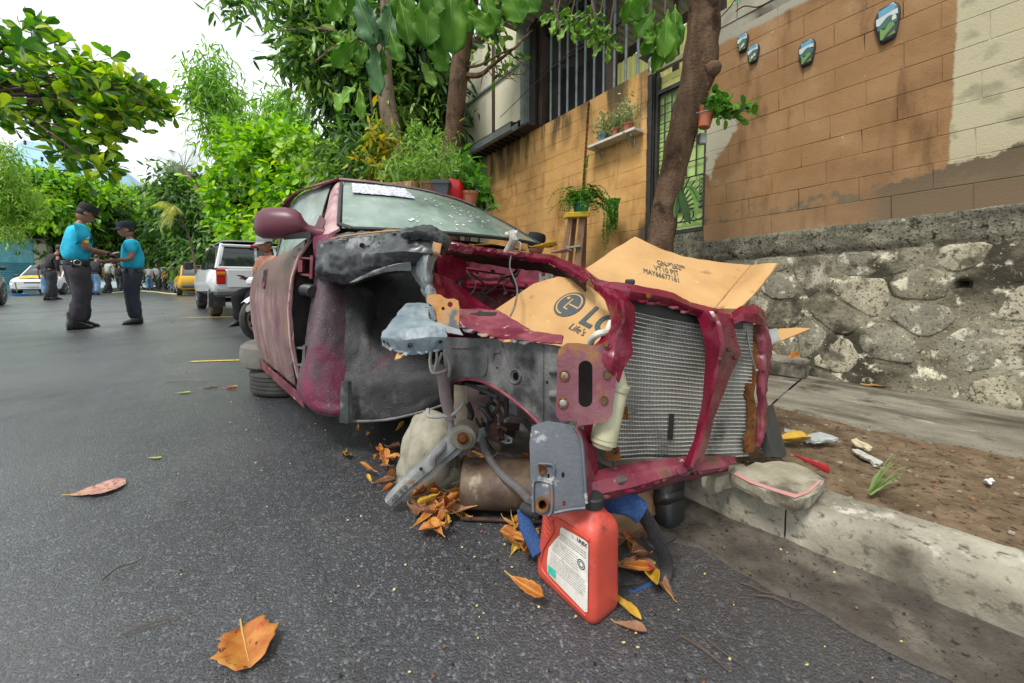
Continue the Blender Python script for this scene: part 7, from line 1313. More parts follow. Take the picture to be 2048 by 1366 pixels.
# pot tied to the leaning trunk
pp_ = P(1408, 256, 2.42); tpv = thing('trunk_pot', 'glossy terracotta pot of trailing pothos tied to the leaning trunk', 'plant pot', pp_); b = MB(); b.lathe(pp_, [(.030, 0), (.034, .004), (.046, .115), (.048, .118), (.049, .132), (.044, .132), (.042, .12), (.002, .115)], 22, (.16, 0, 1)); b.build('pot', M('glossy_terracotta', [(.30, .075, .03), (.38, .11, .045)], scale=7, rough=.3), tpv)
top_ = pp_ + Vector((.03, 0, .14)); b = MB(); V_, A_, Ls = [], [], []; rnd = random.Random(4)
for tp2 in ((1512, 205), (1505, 225), (1470, 225), (1440, 185), (1425, 190), (1480, 240), (1450, 240), (1460, 205), (1490, 210), (1415, 200), (1435, 235)):
    e_ = P(tp2[0], tp2[1], 2.4 + rnd.uniform(-.08, .08)); m_ = top_.lerp(e_, .5) + Vector((0, 0, rnd.uniform(-.02, .05))); pts = [Vector(q) for q in cr(np.array([list(top_), list(m_), list(e_)]), 9)]; b.tube(pts, .0022, 4)
    for q in pts[2:]:
        for _ in range(2): V_.append(list(q)); A_.append([rnd.gauss(.2, .7), rnd.gauss(-.3, .5), rnd.gauss(-.2, .6)]); Ls.append(rnd.uniform(.035, .065))
b.build('vines', lf_fern, tpv, False); V, F = leaf_cloud(np.array(V_), np.array(A_), np.array(Ls), .62, 'round', .15, .2); mesh_np('leaves', V, F, lf_fern, tpv, True)
b = MB(); b.tube([pp_ + Vector((-.05, .0, .09)), pp_ + Vector((0, -.052, .085)), pp_ + Vector((.05, 0, .09))], .002, 5, True, 4); b.build('wire', galv, tpv)
b = MB(); b.box(P(1404, 278, 2.6), .05, .04, .07, b=.006); tag(b.build('junction_box', galv), 'small grey box fixed behind the pothos pot', 'junction box')
# strap-leaved plant in front of the gate
sp_ = thing('strap_plant', 'dark strap leaved plant drooping before the lower gate sheet', 'plant', P(1362, 372, 2.5)); b = MB()
for px in ([(1362, 378), (1376, 376), (1390, 395), (1392, 425), (1388, 440)], [(1362, 378), (1366, 400), (1374, 430), (1380, 448)], [(1360, 384), (1356, 410), (1352, 432)], [(1358, 388), (1352, 415), (1349, 435)], [(1363, 378), (1380, 372), (1394, 388), (1398, 400)]):
    pts = cr(np.array([list(P(u, v, 2.5 - .03 * k)) for k, (u, v) in enumerate(px)]), 12); w_ = 16 if px[1][0] == 1366 else 9
    b.grid([[list(Vector(p_) + Vector((s_ * w_ / FPX * 2.5 * math.sin(.35 + 2.6 * i / 11), 0, 0))) for s_ in (-.5, 0, .5)] for i, p_ in enumerate(pts)], .001)
b.build('leaves', lf_dark, sp_)
# ceramic plaques with landscapes
pk = M('dark_glaze', [(.012, .018, .02), (.03, .04, .042)], scale=20, rough=.3)
ps, pw, pg, pd, pwh = (M('glaze_' + n_, [tuple(c * .75 for c in col), col], scale=30, rough=.3) for n_, col in (('sky', (.10, .30, .42)), ('cloud', (.50, .54, .52)), ('field', (.13, .25, .04)), ('hill', (.03, .11, .10)), ('house', (.62, .58, .50))))
def plaque(u, v, hu, hv, label, lean, houses):
    s_, t_ = w_inv(u, v, .012); s2, t2_ = w_inv(u + hu, v, .012); s3, t3_ = w_inv(u, v - hv, .012); ws_, hs_ = abs(s2 - s_), abs(t3_ - t_); o = thing('ceramic_plaque', label, 'plaque', W(s_, t_ - hs_, .0), 'ceramic plaques on the ochre wall')
    def q(x, y, n_): x2, y2 = x * math.cos(lean) - y * math.sin(lean), x * math.sin(lean) + y * math.cos(lean); return W(s_ - x2 * ws_, t_ + y2 * hs_, n_)
    def hw(y): return float(np.interp(y, [-1, -.9, -.4, .2, .6, .85, 1], [.42, .62, .82, 1.0, .97, .72, .55]))
    ys = np.linspace(-1, 1, 18); out = [(hw(y), y) for y in ys] + [(-hw(y), y) for y in ys[::-1]]
    b_ = MB(); b_.loft([[q(x * k, y * k, n_) for x, y in out] for k, n_ in ((1, .002), (1.02, .012), (.98, .022), (.9, .026))]); fixn(b_.build('body', pk, o, ang=60))
    def band(y0f, y1f, mat, n_, nm):
        b2 = MB(); xs = np.linspace(-.93, .93, 15); lo = [q(x * min(hw(y0f(x)), hw(y1f(x))) * .92, y0f(x), n_) for x in xs]; hi = [q(x * min(hw(y0f(x)), hw(y1f(x))) * .92, y1f(x), n_) for x in xs]; b2.grid(np.array([[list(p_) for p_ in lo], [list(p_) for p_ in hi]]), -.0015); b2.build(nm, mat, o, False)
    band(lambda x: .45, lambda x: .85, ps, .028, 'sky_band'); band(lambda x: .12 + .1 * math.sin(x * 3), lambda x: .47, pw, .0285, 'cloud_band')
    band(lambda x: -.25, lambda x: .16 + .14 * math.sin(x * 3 + 1), pd, .029, 'hill_band'); band(lambda x: -.82, lambda x: -.22 + .12 * math.sin(x * 4), pg, .0295, 'field_band'); band(lambda x: -.8 + .2 * x, lambda x: -.6 + .3 * x, pk, .030, 'furrow_band')
    for hx, hy in houses:
        b2 = MB(); b2.plate([q(hx + a, hy + c, .0312) for a, c in ((-.16, -.12), (.16, -.12), (.16, .06), (0, .18), (-.16, .06))], [], .001, WN); b2.build('house_motif', pwh, o, False)
plaque(1775, 47, 26, 36, 'largest landscape plaque high on the ochre wall near the bare plaster', .12, [(.55, .05)])
plaque(1614, 106, 17, 25, 'medium landscape plaque alone between the pair and the largest', .05, [])
plaque(1486, 86, 11, 18, 'upper small landscape plaque of the pair by the trunk', .04, [(0, -.45), (.3, -.4)])
plaque(1507, 108, 12, 18, 'lower small landscape plaque of the pair by the trunk', .06, [(-.1, -.4), (.35, -.3)])
# pots carried on the roof of the wreck
def rooftop(u, v, d): p_ = P(u, v, d); return Vector((p_.x, p_.y, 1.405))
red_pot = thing('roof_pot', 'bright red scalloped pot standing on the wreck roof', 'plant pot', rooftop(906, 395, 2.95)); pr_ = rooftop(906, 395, 2.95) - Vector((0, 0, .03)); b = MB(); n = 32
b.loft([[pr_ + Vector((math.cos(2 * math.pi * k / n) * rr * (1 + .03 * math.cos(k * math.pi / 2)), math.sin(2 * math.pi * k / n) * rr * (1 + .03 * math.cos(k * math.pi / 2)), h + (.006 * math.cos(k * math.pi / 2) if h > .1 else 0))) for k in range(n)] for rr, h in ((.05, 0), (.068, .03), (.084, .08), (.088, .12), (.082, .155), (.075, .155), (.07, .13), (.01, .125))]); b.build('pot', M('red_glaze', [(.48, .012, .016), (.60, .02, .025)], scale=10, rough=.35), red_pot); sprout(red_pot, pr_ + Vector((0, 0, .17)), 300, .05, lf_pot, .05, .7, .2, 'lance', 4, 'plant', .14)
gp_ = thing('roof_pot', 'small square black pot beside the red one on the wreck roof', 'plant pot', rooftop(884, 388, 2.8)); pg_ = rooftop(884, 388, 2.8) - Vector((0, 0, .02)); b = MB(); b.loft([[pg_ + Vector((sx * w_, sy * w_, h)) for sx, sy in ((-1, -1), (1, -1), (1, 1), (-1, 1))] for w_, h in ((.042, 0), (.055, .085), (.062, .085), (.063, .11), (.055, .11), (.053, .09), (.01, .09))]); b.build('pot', M('slate_plastic', [(.035, .045, .055), (.05, .062, .075)], rough=.5), gp_)
t_ = thing('roof_pot', 'low terracotta pot at the right end of the wreck roof', 'plant pot', rooftop(938, 405, 2.98)); p = rooftop(938, 405, 2.98) - Vector((0, 0, .045)); pot(t_, p, .05, .066, .10, terra); sprout(t_, p + Vector((0.03, 0, .12)), 60, .11, lf_fern, .04, .4, .35, 'lance', 8, 'plant', .08)
t_ = thing('roof_pot', 'wide brown pot of wiry pale green plants on the wreck roof', 'plant pot', rooftop(858, 380, 3.05)); p = rooftop(858, 380, 3.05) - Vector((0, 0, .02)); pot(t_, p, .09, .115, .15, M('brown_clay', [(.15, .075, .045), (.21, .11, .07)], scale=9, rough=.7)); sprout(t_, p + Vector((0, 0, .14)), 1100, .055, lf_pot, .11, .6, .16, 'lance', 9, 'plant', .30); sprout(t_, p + Vector((-.09, -.06, .02)), 350, .04, lf_pot, .035, -.3, .2, 'lance', 19, 'trailing_plant', .16)
wb_ = thing('wooden_planter', 'rough wooden planter box on the wreck roof with yellow green shoots', 'planter', rooftop(808, 372, 3.05)); p = rooftop(808, 372, 3.05); wood = M('rough_timber', [(.17, .09, .045), (.28, .16, .08), (.36, .22, .12)], scale=9, rough=.85, bump=.002, stretch=(.4, 1, 3))
for c_, sx, sy in ((Vector((.0, -.11, .06)), .30, .02), (Vector((.0, .11, .06)), .30, .02), (Vector((-.15, 0, .06)), .02, .2), (Vector((.15, 0, .06)), .02, .2)): b = MB(); b.box(p + Matrix.Rotation(-.35, 3, 'Z') @ c_, sx, sy, .12, Matrix.Rotation(-.35, 3, 'Z') @ Vector((1, 0, 0)), Matrix.Rotation(-.35, 3, 'Z') @ Vector((0, 1, 0)), (0, 0, 1), .003); b.build('board', wood, wb_)
b = MB(); b.box(p + Vector((0, 0, .05)), .26, .18, .08); b.build('earth', soil, wb_, False); sprout(wb_, p + Vector((0, 0, .10)), 500, .08, lf_pot, .10, .8, .18, 'lance', 11, 'plant', .16)
# shrubs behind the wreck
def bush(label, blobs, mat, n, per, size, foot, seed, **kw):
    t_ = thing('shrub', label, 'shrub', foot, 'shrubs behind the wreck'); crown(t_, mat, blobs, n, per, size, seed=seed, name='foliage', **kw); b_ = MB(); rnd_ = random.Random(seed)
    for bl in blobs: b_.tube([Vector(foot) + Vector((rnd_.gauss(0, .05), rnd_.gauss(0, .05), 0)), P(bl[0], bl[1], bl[4])], [.016, .006], 5)
    b_.build('stems', twig, t_, False); return t_
cro = M('leaf_croton', [(.04, .12, .02), (.12, .22, .03), (.36, .36, .03), (.55, .42, .04)], scale=14, rough=.4, leaf=.35, island=.7)
bush('croton shrub with yellow blotched leaves behind the wreck roof', [(755, 265, 18, 24, 4.0), (765, 305, 20, 22, 4.0), (750, 335, 24, 18, 4.0)], cro, 60, 6, .115, (-1.35, 4.0, .15), 3, wr=.34, droop=.2)
bush('dark dracaena like shrub left of the croton behind the wreck roof', [(725, 300, 24, 40, 4.3), (735, 345, 30, 25, 4.2)], lf_dark, 90, 7, .20, (-1.6, 4.3, .15), 4, wr=.16, droop=.7)
bush('small leaved green shrub between the two trunks', [(845, 290, 35, 40, 4.5), (835, 335, 40, 25, 4.4), (870, 320, 25, 35, 4.4)], lf_pot, 200, 9, .07, (-1.0, 4.5, .15), 5, wr=.35)
bush('broad leaved green shrub at the foot of the slim trunk', [(925, 335, 18, 16, 3.6), (938, 348, 16, 12, 3.5), (960, 400, 16, 8, 3.2), (948, 380, 14, 20, 3.3)], lf_fern, 40, 6, .12, (-.4, 3.5, .15), 6, wr=.35, droop=.2)
bush('glossy green shrub filling the gap below the mango crown', [(700, 320, 40, 45, 5.0), (690, 360, 50, 25, 4.8), (780, 330, 40, 40, 5.2)], lf_mangoy, 200, 9, .11, (-2.0, 5.0, .15), 7, wr=.35)
bush('climbing vine with round yellow leaves left of the wreck roof', [(640, 330, 30, 30, 6.2), (590, 300, 34, 24, 6.6), (650, 370, 30, 20, 6.0)], lf_acacia, 90, 6, .11, (-3.0, 6.2, .15), 8, wr=.8, shape='round')
# ---------------------------------------------------------------- big near leaves of the almond crowns
lf_big = M('leaf_almond_big', [(.05, .15, .018), (.11, .27, .026), (.21, .39, .04)], scale=7, rough=.6, spec=.25, leaf=.5, layers=[((.18, .33, .05), 10, .66, .05)])
lf_bigy = M('leaf_almond_light', [(.12, .27, .02), (.22, .42, .035), (.38, .50, .05)], scale=9, rough=.45, leaf=.45)
lf_bluey = M('leaf_almond_sheen', [(.045, .12, .04), (.08, .19, .07), (.13, .27, .10)], scale=10, rough=.5, spec=.3, leaf=.3)
def big_leaf(parent, u0, v0, u1, v1, w_, d, mat, bend=.15, tw=.0, seed=0):
    a_, c_ = P(u0, v0, d), P(u1, v1, d - .03); ax = c_ - a_; L_ = ax.length; ax.normalize(); vw = Vector((0, -1, 0)); sd = ax.cross(vw).normalized(); sd = Matrix.Rotation(tw, 3, ax) @ sd; nn = sd.cross(ax); hwm = w_ / FPX * d / 2; g_ = []
    prof = ([0, .08, .3, .55, .75, .9, .97, 1], [.05, .14, .52, .88, 1, .8, .45, .05])
    for i in range(15):
        x = i / 14; hw = float(np.interp(x, *prof)) * hwm * (1 + .05 * math.sin(x * 23 + seed)); row = []
        for j in range(7): y = j / 3 - 1; row.append(list(a_ + ax * L_ * x + sd * hw * y + nn * (abs(y) * hw * .35 - bend * L_ * x * x + .012 * math.sin(x * 17 + y * 4 + seed) * abs(y))))
        g_.append(row)
    b_ = MB(); b_.grid(g_, .0006); o = b_.build('leaf', mat, parent, ang=180); b_ = MB(); b_.tube([Vector(g_[i][3]) - nn * -.001 for i in range(0, 15, 2)], [.0035 * (1 - .11 * k) for k in range(8)], 5); b_.build('midrib', lf_bigy, o); return o
oc = thing('almond_tree', 'overhanging almond branch of very large leaves at the top of the picture', 'tree', Vector((P(1010, 100, 2.2).x + .8, 2.9, .15)))
b = MB(); f0 = oc.location; hub = P(860, -120, 2.1)
b.tube([P(1412, -60, 2.6), P(1250, -190, 2.4), P(1050, -170, 2.2), hub], [.04, .032, .025, .018], 8, True, 4)
for tp in ((720, -30), (770, 20), (850, 10), (915, 20), (960, -10), (745, 230), (1000, -20), (1300, 60), (1330, 30), (640, -40), (1120, 60), (1190, 40)): e_ = P(tp[0], tp[1], 2.0 if tp[0] < 1010 else 2.3); b.tube([hub if tp[0] < 1010 else P(1250, -190, 2.4), e_ + Vector((0, .05, .25)), e_], [.014, .009, .005], 6, True, 4)
b.build('branches', twig, oc)
BL_ = [(900, -30, 905, 100, 62, lf_big), (905, -20, 938, 60, 70, lf_big), (850, -20, 855, 85, 55, lf_big), (760, 10, 692, 20, 48, lf_big), (710, -20, 745, 80, 56, lf_bluey), (790, -10, 770, 90, 52, lf_bluey), (800, 0, 822, 85, 46, lf_big), (745, 60, 752, 185, 36, lf_bluey), (768, 95, 760, 155, 30, lf_big), (722, 75, 665, 128, 34, lf_big), (735, 80, 718, 125, 28, lf_big), (715, 168, 668, 215, 40, lf_bigy), (720, 168, 722, 235, 20, lf_bigy), (715, 150, 688, 128, 22, lf_bigy), (850, 50, 890, 140, 40, lf_big), (870, 30, 845, 90, 40, lf_big), (690, -10, 660, 36, 36, lf_big), (672, 60, 690, 90, 24, lf_bigy), (930, 20, 985, 60, 40, lf_big), (965, -20, 990, 50, 44, lf_big), (1000, -30, 1045, 40, 48, lf_big), (1040, -30, 1075, 20, 44, lf_big), (820, -30, 800, 40, 50, lf_big), (880, -40, 860, 30, 50, lf_big), (640, -20, 668, 30, 30, lf_big), (780, 60, 800, 120, 32, lf_big), (840, 120, 870, 170, 24, lf_mangoy), (740, 100, 765, 60, 20, lf_bluey),
    (1310, 20, 1275, 70, 38, lf_big), (1325, 40, 1290, 105, 34, lf_big), (1335, 20, 1330, 110, 36, lf_big), (1350, 10, 1352, 90, 34, lf_big), (1300, -10, 1262, 30, 44, lf_big), (1335, 60, 1310, 140, 28, lf_big), (1290, 60, 1305, 85, 24, lf_big), (1355, 40, 1340, 120, 30, lf_big), (1280, -20, 1250, 40, 36, lf_big)]
for k, (u0, v0, u1, v1, w_, m_) in enumerate(BL_): big_leaf(oc, u0, v0, u1, v1, w_, (1.95 if u0 < 1080 else 2.3) + .06 * math.sin(k * 2.7), m_, .12, .5 * math.sin(k * 1.9), k)
# bright young rosettes in front of the bars
ros = thing('almond_shoot', 'bright young leaf rosettes hanging in front of the window bars', 'branch', P(1180, 60, 3.0)); b = MB(); k = 0
for cu_, cv_ in ((1140, 48), (1195, 60), (1215, 85), (1180, 30), (1115, 30)):
    b.tube([P(cu_ + 20, -40, 2.95), P(cu_ + 5, cv_ - 30, 2.95), P(cu_, cv_, 2.9)], [.008, .006, .004], 5, True, 3)
    for a in np.linspace(0, 360, 7, endpoint=False): a += 17 * k; big_leaf(ros, cu_, cv_, cu_ + 34 * math.cos(R(a)), cv_ + 28 * math.sin(R(a)) + 8, 13, 2.9 + .03 * math.sin(a), lf_bigy if k % 3 else lf_mangoy, .2, .6 * math.sin(a * 3), k); k += 1
b.build('twigs', twig, ros)
# sparse canopy out of the frame above
crown(t3, lf_almond, [(1500, -260, 260, 60, 3.0), (1150, -330, 300, 60, 3.4), (1850, -350, 250, 60, 2.8)], 60, 7, .20, .5, 'obov', .3, .8, .2, seed=31)
crown(t2, lf_mangoy, [(940, -60, 90, 40, 4.4), (985, 40, 40, 40, 4.5), (955, 60, 20, 40, 4.6), (1000, 100, 24, 24, 4.4)], 45, 8, .13, .4, 'obov', .1, .6, .3, seed=33)
# ================================================================ PEOPLE
def skin_bake(vs, es, rs, root=0, sub=1):
    me = bpy.data.meshes.new('sk'); me.from_pydata([list(v) for v in vs], es, []); o = bpy.data.objects.new('sk', me); COL.objects.link(o)
    o.modifiers.new('s', 'SKIN').use_smooth_shade = True; d_ = me.skin_vertices[0].data
    for i, r_ in enumerate(rs): d_[i].radius = (r_, r_) if not isinstance(r_, tuple) else r_; d_[i].use_root = i == root
    m_ = o.modifiers.new('u', 'SUBSURF'); m_.levels = sub; m_.render_levels = sub
    ev = bpy.data.meshes.new_from_object(o.evaluated_get(bpy.context.evaluated_depsgraph_get())); bpy.data.objects.remove(o); bpy.data.meshes.remove(me); return ev
skinm = M('skin', [(.20, .085, .045), (.28, .125, .07), (.34, .16, .095)], scale=14, rough=.55)
hairm = M('black_hair', [(.008, .007, .006), (.02, .017, .015)], scale=60, rough=.6); leather = M('black_leather', [(.008, .008, .008), (.02, .02, .02)], scale=20, rough=.3, rvar=.1)
def cloth(n_, c, sc_=9): return M(n_, [tuple(x * .6 for x in c), c, tuple(min(1, x * 1.35) for x in c)], scale=sc_, rough=.85, bump=.004, bscale=22)
def person(label, foot, th, H, top, bottom, arms=None, long=False, cap=None, lean=0.0, nod=.15, sit=False, stride=.0, belly=0.0, shoes=None, hair=True, name='person', group=None, bag=None, gear=False, phone=False):
    t_ = thing(name, label, 'person', foot, group); k = H / 1.75; Rz = Matrix.Rotation(th, 3, 'Z'); f0 = Vector(foot); zd = -.42 if sit else 0
    def put(me, nm, mat, par=None, squash=False, wr=0.0, seed=0):
        for v in me.vertices:
            c = v.co.copy()
            if squash and abs(c.x) < .26 and c.z > .6 + zd: c.x *= .82
            if wr: c += Vector(mnoise.noise_vector(Vector((c.x * 11 + seed, c.y * 11, c.z * 7)))) * wr + Vector(mnoise.noise_vector(Vector((c.x * 5, c.y * 5 + seed, c.z * 24)))) * wr * .7
            v.co = Rz @ (c * k)
        me.materials.clear(); me.materials.append(mat); o = link(nm, me, par or t_); BASE[o.name] = f0; me.polygons.foreach_set('use_smooth', [True] * len(me.polygons)); return o
    ln = math.sin(lean); A = lambda x, y, z: Vector((x + ln * (z - .95) if z > .95 else x, y, z + zd))
    arms = arms or [((.02, .30, 1.14), (.12, .28, .90)), ((.02, -.30, 1.14), (.12, -.28, .90))]
    pel, spi, che, nek, hd = A(0, 0, .96), A(0, 0, 1.14), A(.0, 0, 1.34), A(.015, 0, 1.49), A(.03 + nod * .1, 0, 1.58)
    vs = [pel, spi, che, nek, hd]; es = [(0, 1), (1, 2), (2, 3), (3, 4)]; rs = [.09, .085, .09, .055, .05]
    legs = []
    for s_ in (1, -1):
        st = stride * s_
        pts = [A(0, .09 * s_, .90), A(.04 + st * .3, .10 * s_, .50), A(-.01 + st, .10 * s_, .10), A(.12 + st, .12 * s_, .04)] if not sit else [A(0.02, .10 * s_, .92), A(.40, .17 * s_, .90), A(.36, .16 * s_, .52), A(.48, .17 * s_, .46)]
        legs.append(pts); i = len(vs); vs += pts; es += [(0, i), (i, i + 1), (i + 1, i + 2), (i + 2, i + 3)]; rs += [.085, .058, .034, .018]
    al = []
    for s_, (el, wr_) in zip((1, -1), arms):
        sh, el, wr_ = A(0, .185 * s_, 1.41), A(*el), A(*wr_); d_ = (wr_ - el).normalized(); side = Vector((0, -s_, 0)) if abs(d_.y) < .8 else Vector((1, 0, 0)); upv = d_.cross(side).normalized(); pm = wr_ + d_ * .06; i = len(vs)
        vs += [sh, el, wr_, pm]; es += [(2, i), (i, i + 1), (i + 1, i + 2), (i + 2, i + 3)]; rs += [.06, .042, .026, (.030)]; al.append((sh, el, wr_, pm))
        for j, (o_, l_) in enumerate(((-.030, .062), (-.010, .072), (.010, .07), (.028, .055))):
            a_ = pm + side * o_ + d_ * .03; b_ = a_ + d_ * l_ * .5 - upv * .006; c_ = b_ + d_ * l_ * .4 - upv * .02; n0 = len(vs); vs += [a_, b_, c_]; es += [(i + 3, n0), (n0, n0 + 1), (n0 + 1, n0 + 2)]; rs += [.0095, .0088, .0075]
        a_ = wr_ + side * .032 + d_ * .03; c_ = a_ + side * .022 + d_ * .045; n0 = len(vs); vs += [a_, c_]; es += [(i + 2, n0), (n0, n0 + 1)]; rs += [.011, .009]
    body = put(skin_bake(vs, es, rs), 'body', skinm)
    # head with brow, nose, chin
    b_ = MB(); hc = hd + Vector((.015 + nod * .05, 0, .085)); rings = []
    for zz, rx, ry, xo in ((-.115, .03, .028, .02), (-.105, .055, .045, .022), (-.08, .078, .062, .014), (-.045, .090, .070, .008), (-.005, .097, .075, .003), (.035, .100, .077, 0), (.07, .096, .074, -.004), (.10, .078, .06, -.006), (.118, .045, .035, -.006), (.124, .01, .01, -.006)):
        ring = []
        for q in np.linspace(0, 2 * math.pi, 20, endpoint=False):
            x, y = rx * math.cos(q), ry * math.sin(q); fr = max(0, math.cos(q))
            if fr > .9: x += {-.045: .016, -.005: .022, -.08: .006, .035: .006}.get(zz, 0) * (fr - .9) * 10
            if zz == .035 and .75 < fr < .96: x -= .006
            ring.append(Vector((x + xo, y, zz)))
        rings.append(ring)
    Rn = Matrix.Rotation(nod * 2, 3, 'Y'); b_.loft([[Rn @ p_ + hc for p_ in r_] for r_ in rings]); v_ = np.concatenate(b_.v)
    def loc(b2): # local builder -> world
        for i in range(len(b2.v)): b2.v[i] = np.array([list(f0 + Rz @ (Vector(p_) * k)) for p_ in b2.v[i]])
        return b2
    loc(b_).build('head', skinm, body, ang=180)
    for s_ in (1, -1):
        b_ = MB(); b_.lathe(Rn @ Vector((-.005, s_ * .074, -.005)) + hc, [(.012, -.004), (.028, .004), (.024, .012), (.004, .012)], 10, (0, s_, 0)); loc(b_).build('ear', skinm, body)
        b_ = MB(); b_.lathe(Rn @ Vector((.088, s_ * .032, .018)) + hc, [(.014, -.006), (.011, .003), (.003, .006)], 10, (1, 0, 0)); loc(b_).build('eye', hairm, body)
    b_ = MB(); b_.box(Rn @ Vector((.086, 0, -.066)) + hc, .008, .045, .009, b=.003); loc(b_).build('mouth', M('lip', [(.20, .06, .05)], rough=.5), body)
    if hair:
        b_ = MB(); b_.loft([[Rn @ Vector((rx * math.cos(q) + (-.012 if math.cos(q) > .2 and zz < .06 else 0) * 5 * max(0, math.cos(q)), ry * math.sin(q), zz)) + hc for q in np.linspace(0, 2 * math.pi, 16, endpoint=False)] for zz, rx, ry in ((-.04, .088, .070), (.0, .100, .080), (.05, .106, .083), (.09, .092, .072), (.125, .05, .04), (.131, .01, .01))]); loc(b_).build('hair', hairm, t_, ang=180)
    if cap:
        b_ = MB(); b_.loft([[Rn @ Vector((rx * math.cos(q), ry * math.sin(q), zz)) + hc for q in np.linspace(0, 2 * math.pi, 20, endpoint=False)] for zz, rx, ry in ((.045, .110, .088), (.075, .113, .090), (.11, .112, .09), (.142, .100, .082), (.15, .06, .05), (.152, .005, .005))])
        b_.grid([[list(Rn @ Vector(((.095 + .085 * f) * math.cos(a), .095 * math.sin(a) * (1 - .15 * f), .055 - .035 * f)) + hc) for a in np.linspace(-1.15, 1.15, 11)] for f in (0, .5, 1)], .005); loc(b_).build('cap', cap, t_, ang=50)
    # shirt and trousers
    vs = [pel + Vector((0, 0, -.02)), spi, che, A(.005, 0, 1.46)]; es = [(0, 1), (1, 2), (2, 3)]; rs = [.182 + belly * .6, .192 + belly, .205, .088]
    for (sh, el, wr_, pm) in al:
        i = len(vs); e_ = sh.lerp(el, .72) if not long else el; vs += [sh, e_]; es += [(2, i), (i, i + 1)]; rs += [.112, .090 if not long else .070]
        if long: vs.append(wr_ - (wr_ - el).normalized() * .01); es.append((i + 1, i + 2)); rs.append(.045)
    shirt = put(skin_bake(vs, es, rs, 0, 2), 'shirt', top, None, True, .011, H)
    vs = [A(0, 0, 1.03), A(0, 0, .95)]; es = [(0, 1)]; rs = [.158 + belly * .5, .16 + belly * .5]
    for pts in legs: i = len(vs); vs += [pts[0], pts[0].lerp(pts[1], .5), pts[1], pts[1].lerp(pts[2], .6), pts[2] + Vector((.015, 0, -.03))]; es += [(1, i)] + [(i + q, i + q + 1) for q in range(4)]; rs += [.130, .122, .106, .100, .098]
    put(skin_bake(vs, es, rs, 0, 2), 'trousers', bottom, None, False, .014, H + 3)
    for pts in legs:
        an = pts[2]; b_ = MB(); z0 = an.z - .10; rings = []
        for x, w_, h_ in ((-.085, .034, .10), (-.07, .046, .16), (-.02, .050, .19), (.03, .048, .16), (.075, .049, .095), (.13, .047, .058), (.165, .036, .045), (.182, .012, .02)): rings.append([Vector((an.x + x, an.y + w_ * math.cos(q), z0 + (h_ / 2) * (1 + math.copysign(abs(math.sin(q)) ** .6, math.sin(q))))) for q in np.linspace(0, 2 * math.pi, 14, endpoint=False)])
        b_.loft(rings)
        if gear: b_.tube([an + Vector((-.02, 0, .0)), an + Vector((-.02, 0, .15))], [.055, .058], 12)
        fixn(loc(b_).build('shoe', shoes or leather, t_))
    b_ = MB(); n = 24; w0, w1 = (.132 + belly * .5), .146 + belly * .5
    b_.loft([[pel + Vector((w0 * r_ * math.cos(q), w1 * r_ * math.sin(q), z)) for q in np.linspace(0, 2 * math.pi, n, endpoint=False)] for r_, z in ((1.0, -.03), (1.06, -.028), (1.06, .022), (1.0, .024))], False); loc(b_).build('belt', leather, t_)
    if gear:
        for x, y, z, sx, sy, sz in ((.02, -.15, -.20, .14, .05, .15), (-.06, -.145, -.03, .06, .035, .09), (.06, -.14, -.02, .07, .04, .07), (.02, .15, -.10, .06, .04, .18)): b_ = MB(); b_.box(pel + Vector((x, y, z)), sx, sy, sz, b=.012); loc(b_).build('pouch', leather, t_)
        b_ = MB(); b_.lathe(A(.03, -.262, 1.31), [(.036, 0), (.030, .006), (.004, .007)], 14, (0, -1, .25)); loc(b_).build('sleeve_patch', M('patch_white', [(.5, .55, .6), (.16, .25, .4)], scale=50, rough=.7), shirt)
        b_ = MB(); b_.lathe(A(.03, -.272, 1.245), [(.030, 0), (.024, .006), (.004, .007)], 6, (0, -1, .2)); loc(b_).build('sleeve_patch', M('patch_gold', [(.6, .42, .03)], rough=.7), shirt)
        b_ = MB(); b_.tube([al[1][2] + Vector((-.02, 0, 0)), al[1][2] + Vector((.012, 0, 0))], .036, 12); loc(b_).build('wristwatch', leather, t_)
        b_ = MB(); b_.tube([pel + Vector((-.03 + .035 * math.cos(a), -.178, -.01 + .035 * math.sin(a))) for a in np.linspace(0, 6.28, 16)], .007, 6, False); loc(b_).build('handcuffs', galv, t_)
    if phone: b_ = MB(); p_ = (al[0][3] + al[1][3]) / 2 + Vector((.05, 0, .02)); b_.box(p_, .13, .07, .012, (1, 0, .35), (0, 1, 0), (-.35, 0, 1), .004); loc(b_).build('held_phone' if phone is True else phone, leather if phone is True else M('notepaper', [(.6, .6, .58)], rough=.8), t_)
    return t_
cyan = cloth('cyan_shirt', (.010, .40, .60)); navy = cloth('navy_trousers', (.018, .022, .036)); plum = cloth('charcoal_trousers', (.028, .024, .032)); black = cloth('black_cloth', (.012, .012, .013)); denim = cloth('denim', (.13, .24, .38)); capk = cloth('cap_black', (.010, .010, .012)); capn = cloth('cap_navy', (.012, .016, .032)); dgrey = cloth('dark_grey_shirt', (.022, .025, .03))
fwd = [((.03, .25, 1.15), (.28, .10, 1.10)), ((.03, -.25, 1.15), (.30, -.08, 1.10))]
def at_h(u, v, H_px, H): d = H * FPX / H_px; p_ = P(u, v, d); return Vector((p_.x, p_.y, max(0, min(.03, p_.z))))
person('tall officer in turquoise shirt and black cap seen from behind, writing on a pad', G(160, 657), R(62), 1.93, cyan, plum, fwd, cap=capk, nod=.24, lean=.06, gear=True, stride=.06, belly=.01, phone='notepad')
person('shorter officer in turquoise shirt and navy cap facing left, holding papers', G(272, 647), R(222), 1.73, cyan, navy, [((.0, .25, 1.15), (.28, .12, 1.11)), ((.0, -.25, 1.15), (.30, -.08, 1.11))], cap=capn, nod=.08, gear=True, belly=.025, phone='notepad')
